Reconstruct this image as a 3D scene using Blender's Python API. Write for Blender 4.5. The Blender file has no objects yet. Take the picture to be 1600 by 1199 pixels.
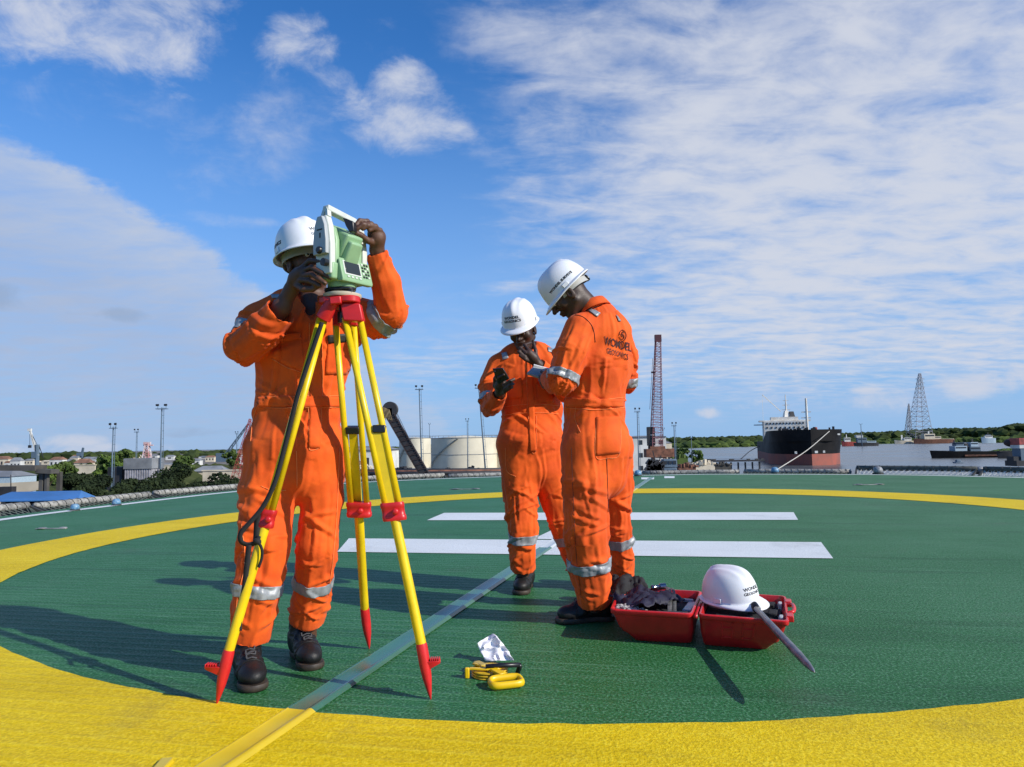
import bpy, bmesh, math, random
import numpy as np
from mathutils import Vector, Matrix, Quaternion
from mathutils.bvhtree import BVHTree
random.seed(7); RNG = np.random.default_rng(11)
R = math.radians; PI = math.pi
SC = bpy.context.scene
COL = SC.collection

# ------------------------------------------------------------------ camera
CAMZ = 0.90; FPX = 1110.0; PITCH = R(4.87); ROLL = R(1.0)
_r0 = Vector((1, 0, 0)); _u0 = Vector((0, -math.sin(PITCH), math.cos(PITCH))); FWD = Vector((0, math.cos(PITCH), math.sin(PITCH)))
CR = _r0 * math.cos(ROLL) - _u0 * math.sin(ROLL); CU = _r0 * math.sin(ROLL) + _u0 * math.cos(ROLL)
cam = bpy.data.cameras.new('camera'); camo = bpy.data.objects.new('camera', cam); COL.objects.link(camo)
cam.sensor_width = 36; cam.lens = 36 * FPX / 1600; cam.clip_start = 0.05; cam.clip_end = 60000
camo.matrix_world = Matrix(((CR.x, CU.x, -FWD.x, 0), (CR.y, CU.y, -FWD.y, 0), (CR.z, CU.z, -FWD.z, CAMZ), (0, 0, 0, 1)))
SC.camera = camo

# ------------------------------------------------------------------ sun, exposure
SUN = Vector((1.5, -0.80, 1.0)).normalized()
SUN_EL = math.asin(SUN.z); SUN_AZ = math.atan2(SUN.x, SUN.y)
sl = bpy.data.lights.new('sun', 'SUN'); sl.energy = 4.6; sl.angle = R(0.5); sl.color = (1.0, 0.93, 0.82)
slo = bpy.data.objects.new('sun', sl); COL.objects.link(slo); slo.location = (20, -20, 30)
slo.rotation_euler = SUN.to_track_quat('Z', 'Y').to_euler()
vs = SC.view_settings; vs.view_transform = 'Standard'; vs.look = 'None'; vs.exposure = 0.12; vs.gamma = 1.0; vs.use_curve_mapping = False
SC.render.engine = 'CYCLES'; SC.cycles.max_bounces = 6; SC.cycles.transparent_max_bounces = 12

# ------------------------------------------------------------------ node expression helper
class E:
    """tiny algebra over shader math nodes"""
    def __init__(s, nt, sock): s.nt = nt; s.s = sock
    def _m(s, op, *a, clamp=False):
        n = s.nt.nodes.new('ShaderNodeMath'); n.operation = op; n.use_clamp = clamp
        for i, v in enumerate((s,) + a):
            if isinstance(v, E): s.nt.links.new(v.s, n.inputs[i])
            else: n.inputs[i].default_value = v
        return E(s.nt, n.outputs[0])
    def __add__(s, o): return s._m('ADD', o)
    __radd__ = __add__
    def __sub__(s, o): return s._m('SUBTRACT', o)
    def __rsub__(s, o): return (s * -1.0) + o
    def __mul__(s, o): return s._m('MULTIPLY', o)
    __rmul__ = __mul__
    def __truediv__(s, o): return s._m('DIVIDE', o)
    def sq(s): return s * s
    def f(s, op, *a, **k): return s._m(op, *a, **k)
    def step(s, a, b):
        n = s.nt.nodes.new('ShaderNodeMapRange'); n.interpolation_type = 'SMOOTHSTEP'; n.clamp = True
        s.nt.links.new(s.s, n.inputs['Value']); n.inputs['From Min'].default_value = a; n.inputs['From Max'].default_value = b
        n.inputs['To Min'].default_value = 0; n.inputs['To Max'].default_value = 1
        return E(s.nt, n.outputs[0])
def comb(nt, x, y, z=0.0):
    n = nt.nodes.new('ShaderNodeCombineXYZ')
    for i, v in enumerate((x, y, z)):
        if isinstance(v, E): nt.links.new(v.s, n.inputs[i])
        else: n.inputs[i].default_value = v
    return n.outputs[0]
def noise_n(nt, vec, scale, detail=4, rough=0.5, dist=0.0):
    n = nt.nodes.new('ShaderNodeTexNoise'); n.noise_dimensions = '3D'
    if vec is not None: nt.links.new(vec, n.inputs['Vector'])
    n.inputs['Scale'].default_value = scale; n.inputs['Detail'].default_value = detail
    n.inputs['Roughness'].default_value = rough; n.inputs['Distortion'].default_value = dist
    return E(nt, n.outputs['Fac'])
def mixc(nt, fac, a, b):
    n = nt.nodes.new('ShaderNodeMix'); n.data_type = 'RGBA'
    for key, v in (('Factor', fac), ('A', a), ('B', b)):
        sk = [i for i in n.inputs if i.name == key and (i.type == 'RGBA' if key != 'Factor' else i.type == 'VALUE')][0]
        if isinstance(v, E): nt.links.new(v.s, sk)
        elif isinstance(v, bpy.types.NodeSocket): nt.links.new(v, sk)
        elif isinstance(v, tuple): sk.default_value = (*v, 1) if len(v) == 3 else v
        else: sk.default_value = v
    return [o for o in n.outputs if o.type == 'RGBA'][0]

# ------------------------------------------------------------------ world: Nishita sky with layered clouds by sky direction
W = bpy.data.worlds.new('World'); SC.world = W; W.use_nodes = True
nt = W.node_tree; nt.nodes.clear()
sky = nt.nodes.new('ShaderNodeTexSky'); sky.sky_type = 'NISHITA'; sky.sun_disc = False
sky.sun_elevation = SUN_EL; sky.sun_rotation = SUN_AZ; sky.altitude = 0; sky.air_density = 1.0; sky.dust_density = 0.3; sky.ozone_density = 3.0
tc = nt.nodes.new('ShaderNodeTexCoord'); sep = nt.nodes.new('ShaderNodeSeparateXYZ'); nt.links.new(tc.outputs['Generated'], sep.inputs[0])
X, Y, Z = (E(nt, sep.outputs[i]) for i in range(3))
AZ = X.f('ARCTAN2', Y)                       # azimuth, 0 ahead
EL = Z.f('ARCSINE')                          # elevation
Zc = Z.f('MAXIMUM', 0.0) + 0.10
plane = comb(nt, X / Zc, Y / Zc, 0.0)         # a flat cloud deck overhead
nbig = noise_n(nt, plane, 1.1, 5, 0.55, 0.3)
nmid = noise_n(nt, comb(nt, (X / Zc) * 3.0 + (Y / Zc) * 1.5, (Y / Zc) * 5.0 - (X / Zc) * 1.2, 3.0), 1.35, 6, 0.58, 0.35)
nfine = noise_n(nt, comb(nt, X, Y, Z * 1.6), 13.0, 8, 0.64, 0.35)
nfib = noise_n(nt, comb(nt, AZ * 2.2 + EL * 2.0, EL * 9.0 - AZ * 1.5, 7.0), 3.0, 6, 0.6, 0.5)
def AE(px, py):                               # photo pixel -> azimuth, elevation
    d = (FWD + CR * ((px - 800) / FPX) - CU * ((py - 599.5) / FPX)).normalized()
    return math.atan2(d.x, d.y), math.asin(d.z)
def blob(px, py, rx, ry, rot=0.0, amp=1.0, p=1.0):
    a0, e0 = AE(px, py); c, s_ = math.cos(rot), math.sin(rot)
    u = ((AZ - a0) * c + (EL - e0) * s_) * (FPX / rx); v = ((EL - e0) * c - (AZ - a0) * s_) * (FPX / ry)
    return (1.0 - (u.sq() + v.sq()).f('POWER', p)).f('MAXIMUM', -2.5) * amp
def maxm(l):
    o = l[0]
    for q in l[1:]: o = o.f('MAXIMUM', q)
    return o
nf = nfine - 0.5; nm = nmid - 0.5; nb = nbig - 0.5; ns = nfib - 0.5
# puffs high on the left
puff = maxm([blob(60, -30, 150, 95, 0.1, .9), blob(190, 15, 150, 75, 0.25, .9), blob(240, 60, 80, 50, -.35, .8), blob(463, 66, 62, 42, .25, .8), blob(625, 138, 58, 40, .3, .9), blob(620, 188, 104, 46, 0.0, 1.0), blob(552, 158, 70, 24, -.55, .5), blob(705, 205, 34, 22, 0, .5)])
d_puff = (puff + nf * 3.4 + nm * 0.7 + 0.25).step(0.0, 1.7)
wisp = maxm([blob(590, 66, 60, 30, 0, .5), blob(440, 205, 130, 80, .5, .9), blob(440, 150, 70, 70, .5, .5), blob(360, 230, 120, 50, .4, .5), blob(350, 345, 110, 10, 0.0, .45), blob(400, 346, 60, 9, 0.0, .7), blob(700, 220, 60, 25, 0, .3), blob(180, 130, 120, 60, .2, .5)])
d_wisp = (wisp + nf * 3.0 + ns * 1.2).step(0.0, 2.1) * 0.55
# smooth bank low on the left: its upper edge falls to the right
edge = (0.362 - (AZ + 0.62) * 0.38 - (AZ + 0.62).sq() * 0.45)
d_bank = ((edge - EL) + nf * 0.085 + nm * 0.03 + nb * 0.04).step(-0.004, 0.026) * (0.76 + nm * 0.9 + ns * 0.6).f('MINIMUM', 1.0) * (1.0 - (AZ + nb * 0.25).step(-0.30, 0.20) * 0.72) * (0.55 + (EL + ns * 0.05).step(-0.05, 0.22) * 0.45)
# altocumulus over the whole right side
side = maxm([blob(1420, 190, 640, 330, 0.0, 1.0, .9), blob(1250, 420, 420, 110, 0.25, .75), blob(1400, 500, 620, 110, 0.0, .62), blob(1000, 560, 500, 50, 0.0, .3), blob(1000, 60, 330, 130, -.1, .42), blob(1010, 150, 220, 90, .3, .42), blob(900, 430, 190, 16, .15, .35)])
d_alto = (side.f('MINIMUM', 0.75) * 1.45 + nm * 2.4 + nf * 0.9 + nb * .9).step(-0.15, 1.45) * side.step(-0.25, 0.25) * 0.93
# thin sheets lower down and small cumulus near the horizon
d_low = (ns * 1.6 + nm * 0.8 + nb * .8 + 0.32).step(0.0, 1.0) * (1.0 - EL.step(0.06, 0.30)) * EL.step(0.0, 0.05) * 0.75
cum = maxm([blob(1512, 600, 46, 26, 0, .9), blob(1350, 610, 26, 8, 0, .8), blob(1400, 622, 120, 14, 0, .3), blob(1190, 628, 50, 9, .2, .5), blob(1590, 590, 30, 22, 0, .5), blob(1105, 645, 26, 8, 0, .6), blob(105, 690, 50, 12, 0, .8), blob(30, 703, 60, 9, 0, .8), blob(160, 700, 110, 8, 0, .5), blob(1330, 628, 60, 10, 0, .4)])
d_cum = (cum + nf * 3.6).step(0.0, 1.2)
gry = maxm([blob(190, 492, 36, 11, 0, .8), blob(-5, 466, 40, 22, 0, .9), blob(210, 630, 34, 7, 0, .6), blob(330, 676, 100, 8, 0, .45), blob(250, 680, 60, 6, 0, .5), blob(150, 492, 40, 5, 0, .4)])
d_gry = (gry + nf * 2.6).step(0.0, 1.0) * 0.55
tint = nt.nodes.new('ShaderNodeMix'); tint.data_type = 'RGBA'; tint.blend_type = 'MULTIPLY'
skyc = mixc(nt, 0.0, sky.outputs[0], (0, 0, 0))
tin = [i for i in tint.inputs if i.type == 'RGBA']; fi = [i for i in tint.inputs if i.name == 'Factor' and i.type == 'VALUE'][0]
fi.default_value = 1.0; nt.links.new(skyc, tin[0]); tin[1].default_value = (0.40, 0.98, 1.55, 1)
base = [o for o in tint.outputs if o.type == 'RGBA'][0]
SKYK = 1.0
CW = tuple(v * SKYK for v in (5.7, 6.0, 6.8)); CL = tuple(v * SKYK for v in (3.4, 4.2, 5.9)); CG = tuple(v * SKYK for v in (2.5, 3.4, 5.0)); CB = tuple(v * SKYK for v in (5.6, 5.8, 6.6))
haze = 1.0 - EL.step(-0.05, 0.56)
c = mixc(nt, haze * 0.92, base, (2.7, 4.35, 7.1))
c = mixc(nt, d_low, c, (3.9, 4.9, 7.0))
c = mixc(nt, d_bank, c, mixc(nt, (1.0 - (edge - EL).step(0.0, 0.16)) * 0.75 + ns * 0.8, CL, (4.7, 5.3, 6.5)))
c = mixc(nt, d_alto, c, CW)
c = mixc(nt, d_wisp, c, CW)
c = mixc(nt, d_puff * 0.86, c, CW)
c = mixc(nt, d_cum * 0.75, c, CB)
c = mixc(nt, d_gry, c, CG)
bg = nt.nodes.new('ShaderNodeBackground'); bg.inputs['Strength'].default_value = 0.105; nt.links.new(c, bg.inputs['Color'])
wo = nt.nodes.new('ShaderNodeOutputWorld'); nt.links.new(bg.outputs[0], wo.inputs['Surface'])

# ------------------------------------------------------------------ placement from the measured camera
def ray(px, py): return FWD + CR * ((px - 800) / FPX) - CU * ((py - 599.5) / FPX)
def P(px, py, d):
    r = ray(px, py); t = d / r.y; return Vector((r.x * t, d, CAMZ + r.z * t))
def G(px, py, z=0.0):
    r = ray(px, py); t = (z - CAMZ) / r.z; return Vector((r.x * t, r.y * t, z))
# ------------------------------------------------------------------ materials
def mat(name, col, rough=0.6, metal=0.0, vary=0.0, vscale=8.0, bump=0.0, bscale=60.0, spec=0.5, col2=None, coat=0.0, detail=4, space='Object', sheen=0.0, trans=0.0):
    m = bpy.data.materials.new(name); m.use_nodes = True; t = m.node_tree; b = t.nodes['Principled BSDF']
    b.inputs['Base Color'].default_value = (*col, 1); b.inputs['Roughness'].default_value = rough; b.inputs['Metallic'].default_value = metal
    b.inputs['Specular IOR Level'].default_value = spec
    if coat: b.inputs['Coat Weight'].default_value = coat; b.inputs['Coat Roughness'].default_value = 0.15
    if sheen: b.inputs['Sheen Weight'].default_value = sheen; b.inputs['Sheen Roughness'].default_value = 0.5
    co = t.nodes.new('ShaderNodeTexCoord').outputs[space]
    if vary or col2:
        n = noise_n(t, co, vscale, detail, 0.6)
        c2 = col2 or tuple(max(0, c * (1 - vary)) for c in col); c1 = col if col2 else tuple(min(1, c * (1 + vary * .6)) for c in col)
        t.links.new(mixc(t, n.step(0.32, 0.68), c2, c1), b.inputs['Base Color'])
        t.links.new((n * 0.3 + (rough - 0.15)).s, b.inputs['Roughness'])
    if bump:
        bn = t.nodes.new('ShaderNodeBump'); bn.inputs['Strength'].default_value = 1.0; bn.inputs['Distance'].default_value = bump
        t.links.new(noise_n(t, co, bscale, 3, 0.6).s, bn.inputs['Height']); t.links.new(bn.outputs[0], b.inputs['Normal'])
    return m

# ------------------------------------------------------------------ objects
def tag(o, label=None, cat=None, group=None, kind=None):
    if label: o['label'] = label
    if cat: o['category'] = cat
    if group: o['group'] = group
    if kind: o['kind'] = kind
    return o
def put_parent(o, parent):
    if parent is not None:
        o.parent = parent
        M = Matrix.Identity(4); q = parent; chain = []
        while q is not None: chain.append(q); q = q.parent
        for q in reversed(chain): M = M @ (q.matrix_parent_inverse if q.parent else Matrix.Identity(4)) @ q.matrix_basis
        o.matrix_parent_inverse = M.inverted()
def thing(name, label, cat, loc=(0, 0, 0), group=None):
    o = bpy.data.objects.new(name, None); COL.objects.link(o); o.location = loc; o.empty_display_size = 0.2
    return tag(o, label, cat, group)
class MB:
    def __init__(s): s.v = []; s.f = []
    def add(s, v, f):
        n = len(s.v); s.v.extend([tuple(q) for q in v]); s.f.extend([tuple(i + n for i in q) for q in f]); return s
    def box(s, c, size, rot=None, taper=1.0):
        hx, hy, hz = (q / 2 for q in size); c = Vector(c); v = []
        for z in (-1, 1):
            k = taper if z > 0 else 1.0
            for x, y in ((-1, -1), (1, -1), (1, 1), (-1, 1)):
                p = Vector((x * hx * k, y * hy * k, z * hz)); v.append((rot @ p if rot else p) + c)
        return s.add(v, [(3, 2, 1, 0), (4, 5, 6, 7), (0, 1, 5, 4), (1, 2, 6, 5), (2, 3, 7, 6), (3, 0, 4, 7)])
    def rings(s, rings, cap=True, close=True):
        n = len(rings[0]); v = [q for r in rings for q in r]; f = []
        for i in range(len(rings) - 1):
            for j in range(n if close else n - 1):
                k = (j + 1) % n; f.append((i * n + j, i * n + k, (i + 1) * n + k, (i + 1) * n + j))
        if cap and close: f.append(tuple(range(n - 1, -1, -1))); f.append(tuple((len(rings) - 1) * n + j for j in range(n)))
        return s.add(v, f)
    def tube(s, pts, r, n=8, cap=True, flat=None, up=None):
        pts = [Vector(p) for p in pts]; rr = r if isinstance(r, (list, tuple)) else [r] * len(pts); out = []
        t0 = (pts[1] - pts[0]).normalized(); u = Vector(up) if up else (Vector((0, 0, 1)) if abs(t0.z) < .9 else Vector((1, 0, 0)))
        u = (u - t0 * u.dot(t0)).normalized()
        for i, p in enumerate(pts):
            t = (pts[min(i + 1, len(pts) - 1)] - pts[max(i - 1, 0)]); t = t.normalized() if t.length > 1e-9 else t0
            u = (u - t * u.dot(t)).normalized(); w = t.cross(u)
            fl = flat if flat else 1.0
            out.append([p + u * (rr[i] * math.cos(2 * PI * k / n) * fl) + w * (rr[i] * math.sin(2 * PI * k / n)) for k in range(n)])
        return s.rings(out, cap)
    def bar(s, a, b, w, d=None, up=(0, 0, 1)):
        a = Vector(a); b = Vector(b); t = (b - a); L = t.length; t.normalize(); u = Vector(up)
        if abs(t.dot(u)) > .98: u = Vector((1, 0, 0))
        x = t.cross(u).normalized(); y = x.cross(t); d = d or w
        v = [q + x * (i * w / 2) + y * (j * d / 2) for q in (a, b) for i, j in ((-1, -1), (1, -1), (1, 1), (-1, 1))]
        return s.add(v, [(0, 1, 2, 3)[::-1], (4, 5, 6, 7), (0, 1, 5, 4), (1, 2, 6, 5), (2, 3, 7, 6), (3, 0, 4, 7)])
    def lathe(s, prof, c=(0, 0, 0), n=24, rot=None, cap=True):
        c = Vector(c); out = []
        for r, z in prof:
            row = []
            for k in range(n):
                p = Vector((r * math.cos(2 * PI * k / n), r * math.sin(2 * PI * k / n), z)); row.append((rot @ p if rot else p) + c)
            out.append(row)
        return s.rings(out, cap)
    def ball(s, c, r, n=10, m=7, rot=None):
        rx, ry, rz = r if isinstance(r, (tuple, list)) else (r, r, r); c = Vector(c); out = []
        for i in range(m + 1):
            th = PI * i / m; th = min(max(th, .02), PI - .02); row = []
            for k in range(n):
                p = Vector((rx * math.sin(th) * math.cos(2 * PI * k / n), ry * math.sin(th) * math.sin(2 * PI * k / n), -rz * math.cos(th))); row.append((rot @ p if rot else p) + c)
            out.append(row)
        return s.rings(out)
    def prism(s, poly, z0, z1):
        n = len(poly); return s.add([(p[0], p[1], z0) for p in poly] + [(p[0], p[1], z1) for p in poly], [tuple(range(n - 1, -1, -1)), tuple(range(n, 2 * n))] + [(i, (i + 1) % n, n + (i + 1) % n, n + i) for i in range(n)])
    def build(s, name, m, parent=None, smooth=False, bevel=0, seg=2, sub=0, solid=0, auto=None, label=None):
        me = bpy.data.meshes.new(name); me.from_pydata(s.v, [], s.f); me.validate(); me.update()
        return finish(me, name, m, parent, smooth, bevel, seg, sub, solid, auto, label)
def apply_mods(o):
    dg = bpy.context.evaluated_depsgraph_get(); dg.update(); me = bpy.data.meshes.new_from_object(o.evaluated_get(dg)); o.modifiers.clear(); o.data = me
def finish(me, name, m, parent=None, smooth=False, bevel=0, seg=2, sub=0, solid=0, auto=None, label=None):
    bm = bmesh.new(); bm.from_mesh(me); bmesh.ops.recalc_face_normals(bm, faces=bm.faces[:]); bm.to_mesh(me); bm.free()
    o = bpy.data.objects.new(name, me); COL.objects.link(o)
    for q in (m if isinstance(m, (list, tuple)) else [m]): me.materials.append(q)
    if smooth:
        for p in me.polygons: p.use_smooth = True
        if auto: me.set_sharp_from_angle(angle=R(auto))
    if solid: md = o.modifiers.new('s', 'SOLIDIFY'); md.thickness = solid; md.offset = 0
    if bevel: md = o.modifiers.new('b', 'BEVEL'); md.width = bevel; md.segments = seg; md.limit_method = 'ANGLE'; md.angle_limit = R(35)
    if sub: md = o.modifiers.new('u', 'SUBSURF'); md.levels = sub; md.render_levels = sub
    if bevel and not smooth:
        for p in me.polygons: p.use_smooth = True
        me.set_sharp_from_angle(angle=R(40))
    put_parent(o, parent)
    if label: o['label'] = label
    return o
def copy_tree(o, parent=None):
    c = o.copy(); COL.objects.link(c); c.parent = parent
    if parent is not None: c.matrix_parent_inverse = o.matrix_parent_inverse.copy()
    for ch in [x for x in bpy.data.objects if x.parent == o]: copy_tree(ch, c)
    return c
def bez(pts, n=8):
    """Catmull-Rom through points"""
    pts = [Vector(p) for p in pts]; q = [pts[0] * 2 - pts[1]] + pts + [pts[-1] * 2 - pts[-2]]; out = []
    for i in range(1, len(q) - 2):
        for k in range(n):
            t = k / n; a, b, c, d = q[i - 1], q[i], q[i + 1], q[i + 2]
            out.append(((b * 2) + (c - a) * t + (a * 2 - b * 5 + c * 4 - d) * t * t + (b * 3 - a - c * 3 + d) * t ** 3) * .5)
    out.append(pts[-1]); return out

# ------------------------------------------------------------------ numpy noise
def _hash(i, j, k, seed):
    h = (i * 374761393 + j * 668265263 + k * 2147483647 + seed * 144665) & 0xffffffff
    h = ((h ^ (h >> 13)) * 1274126177) & 0xffffffff; h = (h ^ (h >> 16)) & 0xffffffff
    return h.astype(np.float64) / 2147483648.0 - 1.0
def vnoise(p, seed=0):
    """smooth value noise in -1..1, p (n,3)"""
    p = np.asarray(p, float); i = np.floor(p).astype(np.int64); f = p - i; f = f * f * f * (f * (f * 6 - 15) + 10); r = 0
    for dx in (0, 1):
        for dy in (0, 1):
            for dz in (0, 1):
                w = (f[:, 0] if dx else 1 - f[:, 0]) * (f[:, 1] if dy else 1 - f[:, 1]) * (f[:, 2] if dz else 1 - f[:, 2])
                r = r + w * _hash(i[:, 0] + dx, i[:, 1] + dy, i[:, 2] + dz, seed)
    return r

# ------------------------------------------------------------------ implicit surfaces on a grid
class SDF:
    def __init__(s, lo, hi, h):
        s.lo = np.array(lo, float); s.h = h; s.n = np.ceil((np.array(hi) - s.lo) / h).astype(int) + 1
        s.D = np.full(s.n, 1.0, np.float32)
    def _loc(s, lo, hi, m):
        a = np.maximum(0, np.floor((np.array(lo) - m - s.lo) / s.h).astype(int)); b = np.minimum(s.n, np.ceil((np.array(hi) + m - s.lo) / s.h).astype(int) + 1)
        if np.any(b <= a): return None, None
        g = np.meshgrid(*[s.lo[i] + np.arange(a[i], b[i]) * s.h for i in range(3)], indexing='ij')
        return tuple(slice(a[i], b[i]) for i in range(3)), np.stack(g, -1)
    def _put(s, sl, d, k, sub):
        D = s.D[sl]
        if sub:
            if k > 0: t = np.maximum(k - np.abs(D + d), 0) / k; s.D[sl] = np.maximum(D, -d) + t * t * k * .25
            else: s.D[sl] = np.maximum(D, -d)
        elif k > 0: t = np.maximum(k - np.abs(D - d), 0) / k; s.D[sl] = np.minimum(D, d) - t * t * k * .25
        else: s.D[sl] = np.minimum(D, d)
    def cap(s, a, b, ra, rb=None, k=0.01, sub=False):
        rb = ra if rb is None else rb; a = np.array(a, float); b = np.array(b, float); r = max(ra, rb)
        sl, p = s._loc(np.minimum(a, b) - r, np.maximum(a, b) + r, k + 2 * s.h)
        if sl is None: return s
        ab = b - a; L2 = max(ab @ ab, 1e-12); t = np.clip(((p - a) @ ab) / L2, 0, 1)
        q = p - a - t[..., None] * ab; d = np.sqrt((q * q).sum(-1)) - (ra + (rb - ra) * t); s._put(sl, d.astype(np.float32), k, sub); return s
    def chain(s, pts, rs, k=0.01):
        for i in range(len(pts) - 1): s.cap(pts[i], pts[i + 1], rs[i], rs[i + 1], k)
        return s
    def ell(s, c, r, rot=None, k=0.01, sub=False):
        c = np.array(c, float); r = np.array(r, float); m = r.max(); sl, p = s._loc(c - m, c + m, k + 2 * s.h)
        if sl is None: return s
        q = p - c
        if rot is not None: q = q @ np.array(rot)           # columns of rot = local axes
        e = q / r; k0 = np.sqrt((e * e).sum(-1)); e2 = q / (r * r); k1 = np.sqrt((e2 * e2).sum(-1)) + 1e-9
        s._put(sl, (k0 * (k0 - 1) / k1).astype(np.float32), k, sub); return s
    def oval(s, a, b, wa, da, wb, db, u, k=0.03):
        """elliptical cone a->b; u = lateral axis, w/d = half width along u / across"""
        a = np.array(a, float); b = np.array(b, float); r = max(wa, da, wb, db)
        sl, p = s._loc(np.minimum(a, b) - r, np.maximum(a, b) + r, k + 2 * s.h)
        if sl is None: return s
        ab = b - a; L = math.sqrt(ab @ ab); ax = ab / L; u = np.array(u, float); u = u - ax * (u @ ax); u /= np.linalg.norm(u); v = np.cross(ax, u)
        q = p - a; tt = (q @ ax) / L; t = np.clip(tt, 0, 1); x = q @ u; y = q @ v; z = (tt - t) * L
        w = wa + (wb - wa) * t; dd = da + (db - da) * t; mn = np.minimum(w, dd) * 0.8
        k0 = np.sqrt((x / w) ** 2 + (y / dd) ** 2 + (z / mn) ** 2); k1 = np.sqrt((x / w ** 2) ** 2 + (y / dd ** 2) ** 2 + (z / mn ** 2) ** 2) + 1e-9
        s._put(sl, (k0 * (k0 - 1) / k1).astype(np.float32), k, False); return s
    def mesh(s):
        D = s.D; I = D < 0; n = np.array(D.shape)
        cnt = np.zeros(n - 1, np.int8)
        for dx in (0, 1):
            for dy in (0, 1):
                for dz in (0, 1): cnt += I[dx:n[0] - 1 + dx, dy:n[1] - 1 + dy, dz:n[2] - 1 + dz]
        act = np.argwhere((cnt > 0) & (cnt < 8)); del cnt
        idx = np.full(n - 1, -1, np.int32); idx[tuple(act.T)] = np.arange(len(act))
        acc = np.zeros((len(act), 3)); c = np.zeros(len(act)); cor = [(0, 0, 0), (1, 0, 0), (0, 1, 0), (0, 0, 1), (1, 1, 0), (1, 0, 1), (0, 1, 1), (1, 1, 1)]
        for a in cor:
            for ax in range(3):
                if a[ax]: continue
                b = list(a); b[ax] = 1
                va = D[tuple((act + a).T)].astype(float); vb = D[tuple((act + b).T)].astype(float); m = (va < 0) != (vb < 0)
                t = np.where(m, va / np.where(m, va - vb, 1), 0)
                pt = np.array(a, float)[None] + np.zeros((len(act), 3)); pt[:, ax] += t
                acc[m] += pt[m]; c[m] += 1
        V = (act + acc / c[:, None]) * s.h + s.lo; F = []
        for ax in range(3):
            o = [i for i in range(3) if i != ax]
            A = I[tuple(slice(0, n[i] - 1) if i == ax else slice(0, n[i]) for i in range(3))]; B = I[tuple(slice(1, n[i]) if i == ax else slice(0, n[i]) for i in range(3))]
            e = np.argwhere(A != B); e = e[(e[:, o[0]] > 0) & (e[:, o[1]] > 0) & (e[:, o[0]] < n[o[0]] - 1) & (e[:, o[1]] < n[o[1]] - 1)]
            if len(e) == 0: continue
            d0 = np.zeros(3, int); d0[o[0]] = 1; d1 = np.zeros(3, int); d1[o[1]] = 1
            q = np.stack([idx[tuple((e - d0 - d1).T)], idx[tuple((e - d1).T)], idx[tuple(e.T)], idx[tuple((e - d0).T)]], 1)
            fl = A[tuple(e.T)]
            if ax == 1: fl = ~fl
            q[~fl] = q[~fl][:, ::-1]; F.append(q)
        return V, np.concatenate(F)
def npmesh(name, V, F):
    me = bpy.data.meshes.new(name); me.vertices.add(len(V)); me.vertices.foreach_set('co', np.asarray(V, np.float32).ravel())
    me.loops.add(F.size); me.loops.foreach_set('vertex_index', F.astype(np.int32).ravel()); me.polygons.add(len(F))
    me.polygons.foreach_set('loop_start', np.arange(0, F.size, F.shape[1], dtype=np.int32)); me.polygons.foreach_set('loop_total', np.full(len(F), F.shape[1], np.int32))
    me.update(calc_edges=True); me.validate(); me.polygons.foreach_set('use_smooth', np.ones(len(me.polygons), bool)); return me
def vnormals(V, F):
    a = V[F[:, 2]] - V[F[:, 0]]; b = V[F[:, 3]] - V[F[:, 1]]; n = np.cross(a, b); N = np.zeros_like(V)
    for i in range(4): np.add.at(N, F[:, i], n)
    return N / (np.linalg.norm(N, axis=1, keepdims=True) + 1e-12)
def smooth_v(V, F, it=2, lam=0.5):
    E_ = np.concatenate([F[:, [0, 1]], F[:, [1, 2]], F[:, [2, 3]], F[:, [3, 0]]]); deg = np.zeros(len(V)); np.add.at(deg, E_[:, 0], 1); np.add.at(deg, E_[:, 1], 1)
    for _ in range(it):
        S = np.zeros_like(V); np.add.at(S, E_[:, 0], V[E_[:, 1]]); np.add.at(S, E_[:, 1], V[E_[:, 0]]); V = V + lam * (S / np.maximum(deg, 1)[:, None] - V)
    return V
def text_mesh(txt, size, bold=0.0):
    cu = bpy.data.curves.new('t', 'FONT'); cu.body = txt; cu.size = size; cu.align_x = 'CENTER'; cu.align_y = 'CENTER'; cu.offset = bold; cu.resolution_u = 2
    o = bpy.data.objects.new('t', cu); COL.objects.link(o); dg = bpy.context.evaluated_depsgraph_get(); dg.update()
    me = bpy.data.meshes.new_from_object(o.evaluated_get(dg)); bpy.data.objects.remove(o); bpy.data.curves.remove(cu); return me
# ------------------------------------------------------------------ the helideck
PH = R(12); E1 = Vector((math.cos(PH), -math.sin(PH), 0)); E2 = Vector((math.sin(PH), math.cos(PH), 0))
CC = Vector((1.11, 7.47, 0))
def _fit(px_, order):
    q = np.array([G(*p)[:2] for p in px_]) - np.array(CC[:2]); th = np.arctan2(q[:, 1], q[:, 0]); A = np.stack([np.cos(k * th) if s_ == 0 else np.sin(k * th) for k in range(order + 1) for s_ in (0, 1) if not (k == 0 and s_)], 1)
    c_ = np.linalg.lstsq(A, np.hypot(q[:, 0], q[:, 1]), rcond=None)[0]
    def f(t):
        v = c_[0]
        for k in range(1, order + 1): v += c_[2 * k - 1] * math.cos(k * t) + c_[2 * k] * math.sin(k * t)
        return v
    return f
RINF = _fit([(880, 1133), (0, 1015), (0, 912), (1600, 1090), (1600, 797), (900, 773), (300, 1096), (640, 1125), (1250, 1122), (1040, 771), (200, 845), (1300, 776)], 2)
ROUTF = lambda t: RINF(t) + .98 + .25 * max(0, math.sin(t)) + .12 * math.cos(t)
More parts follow.
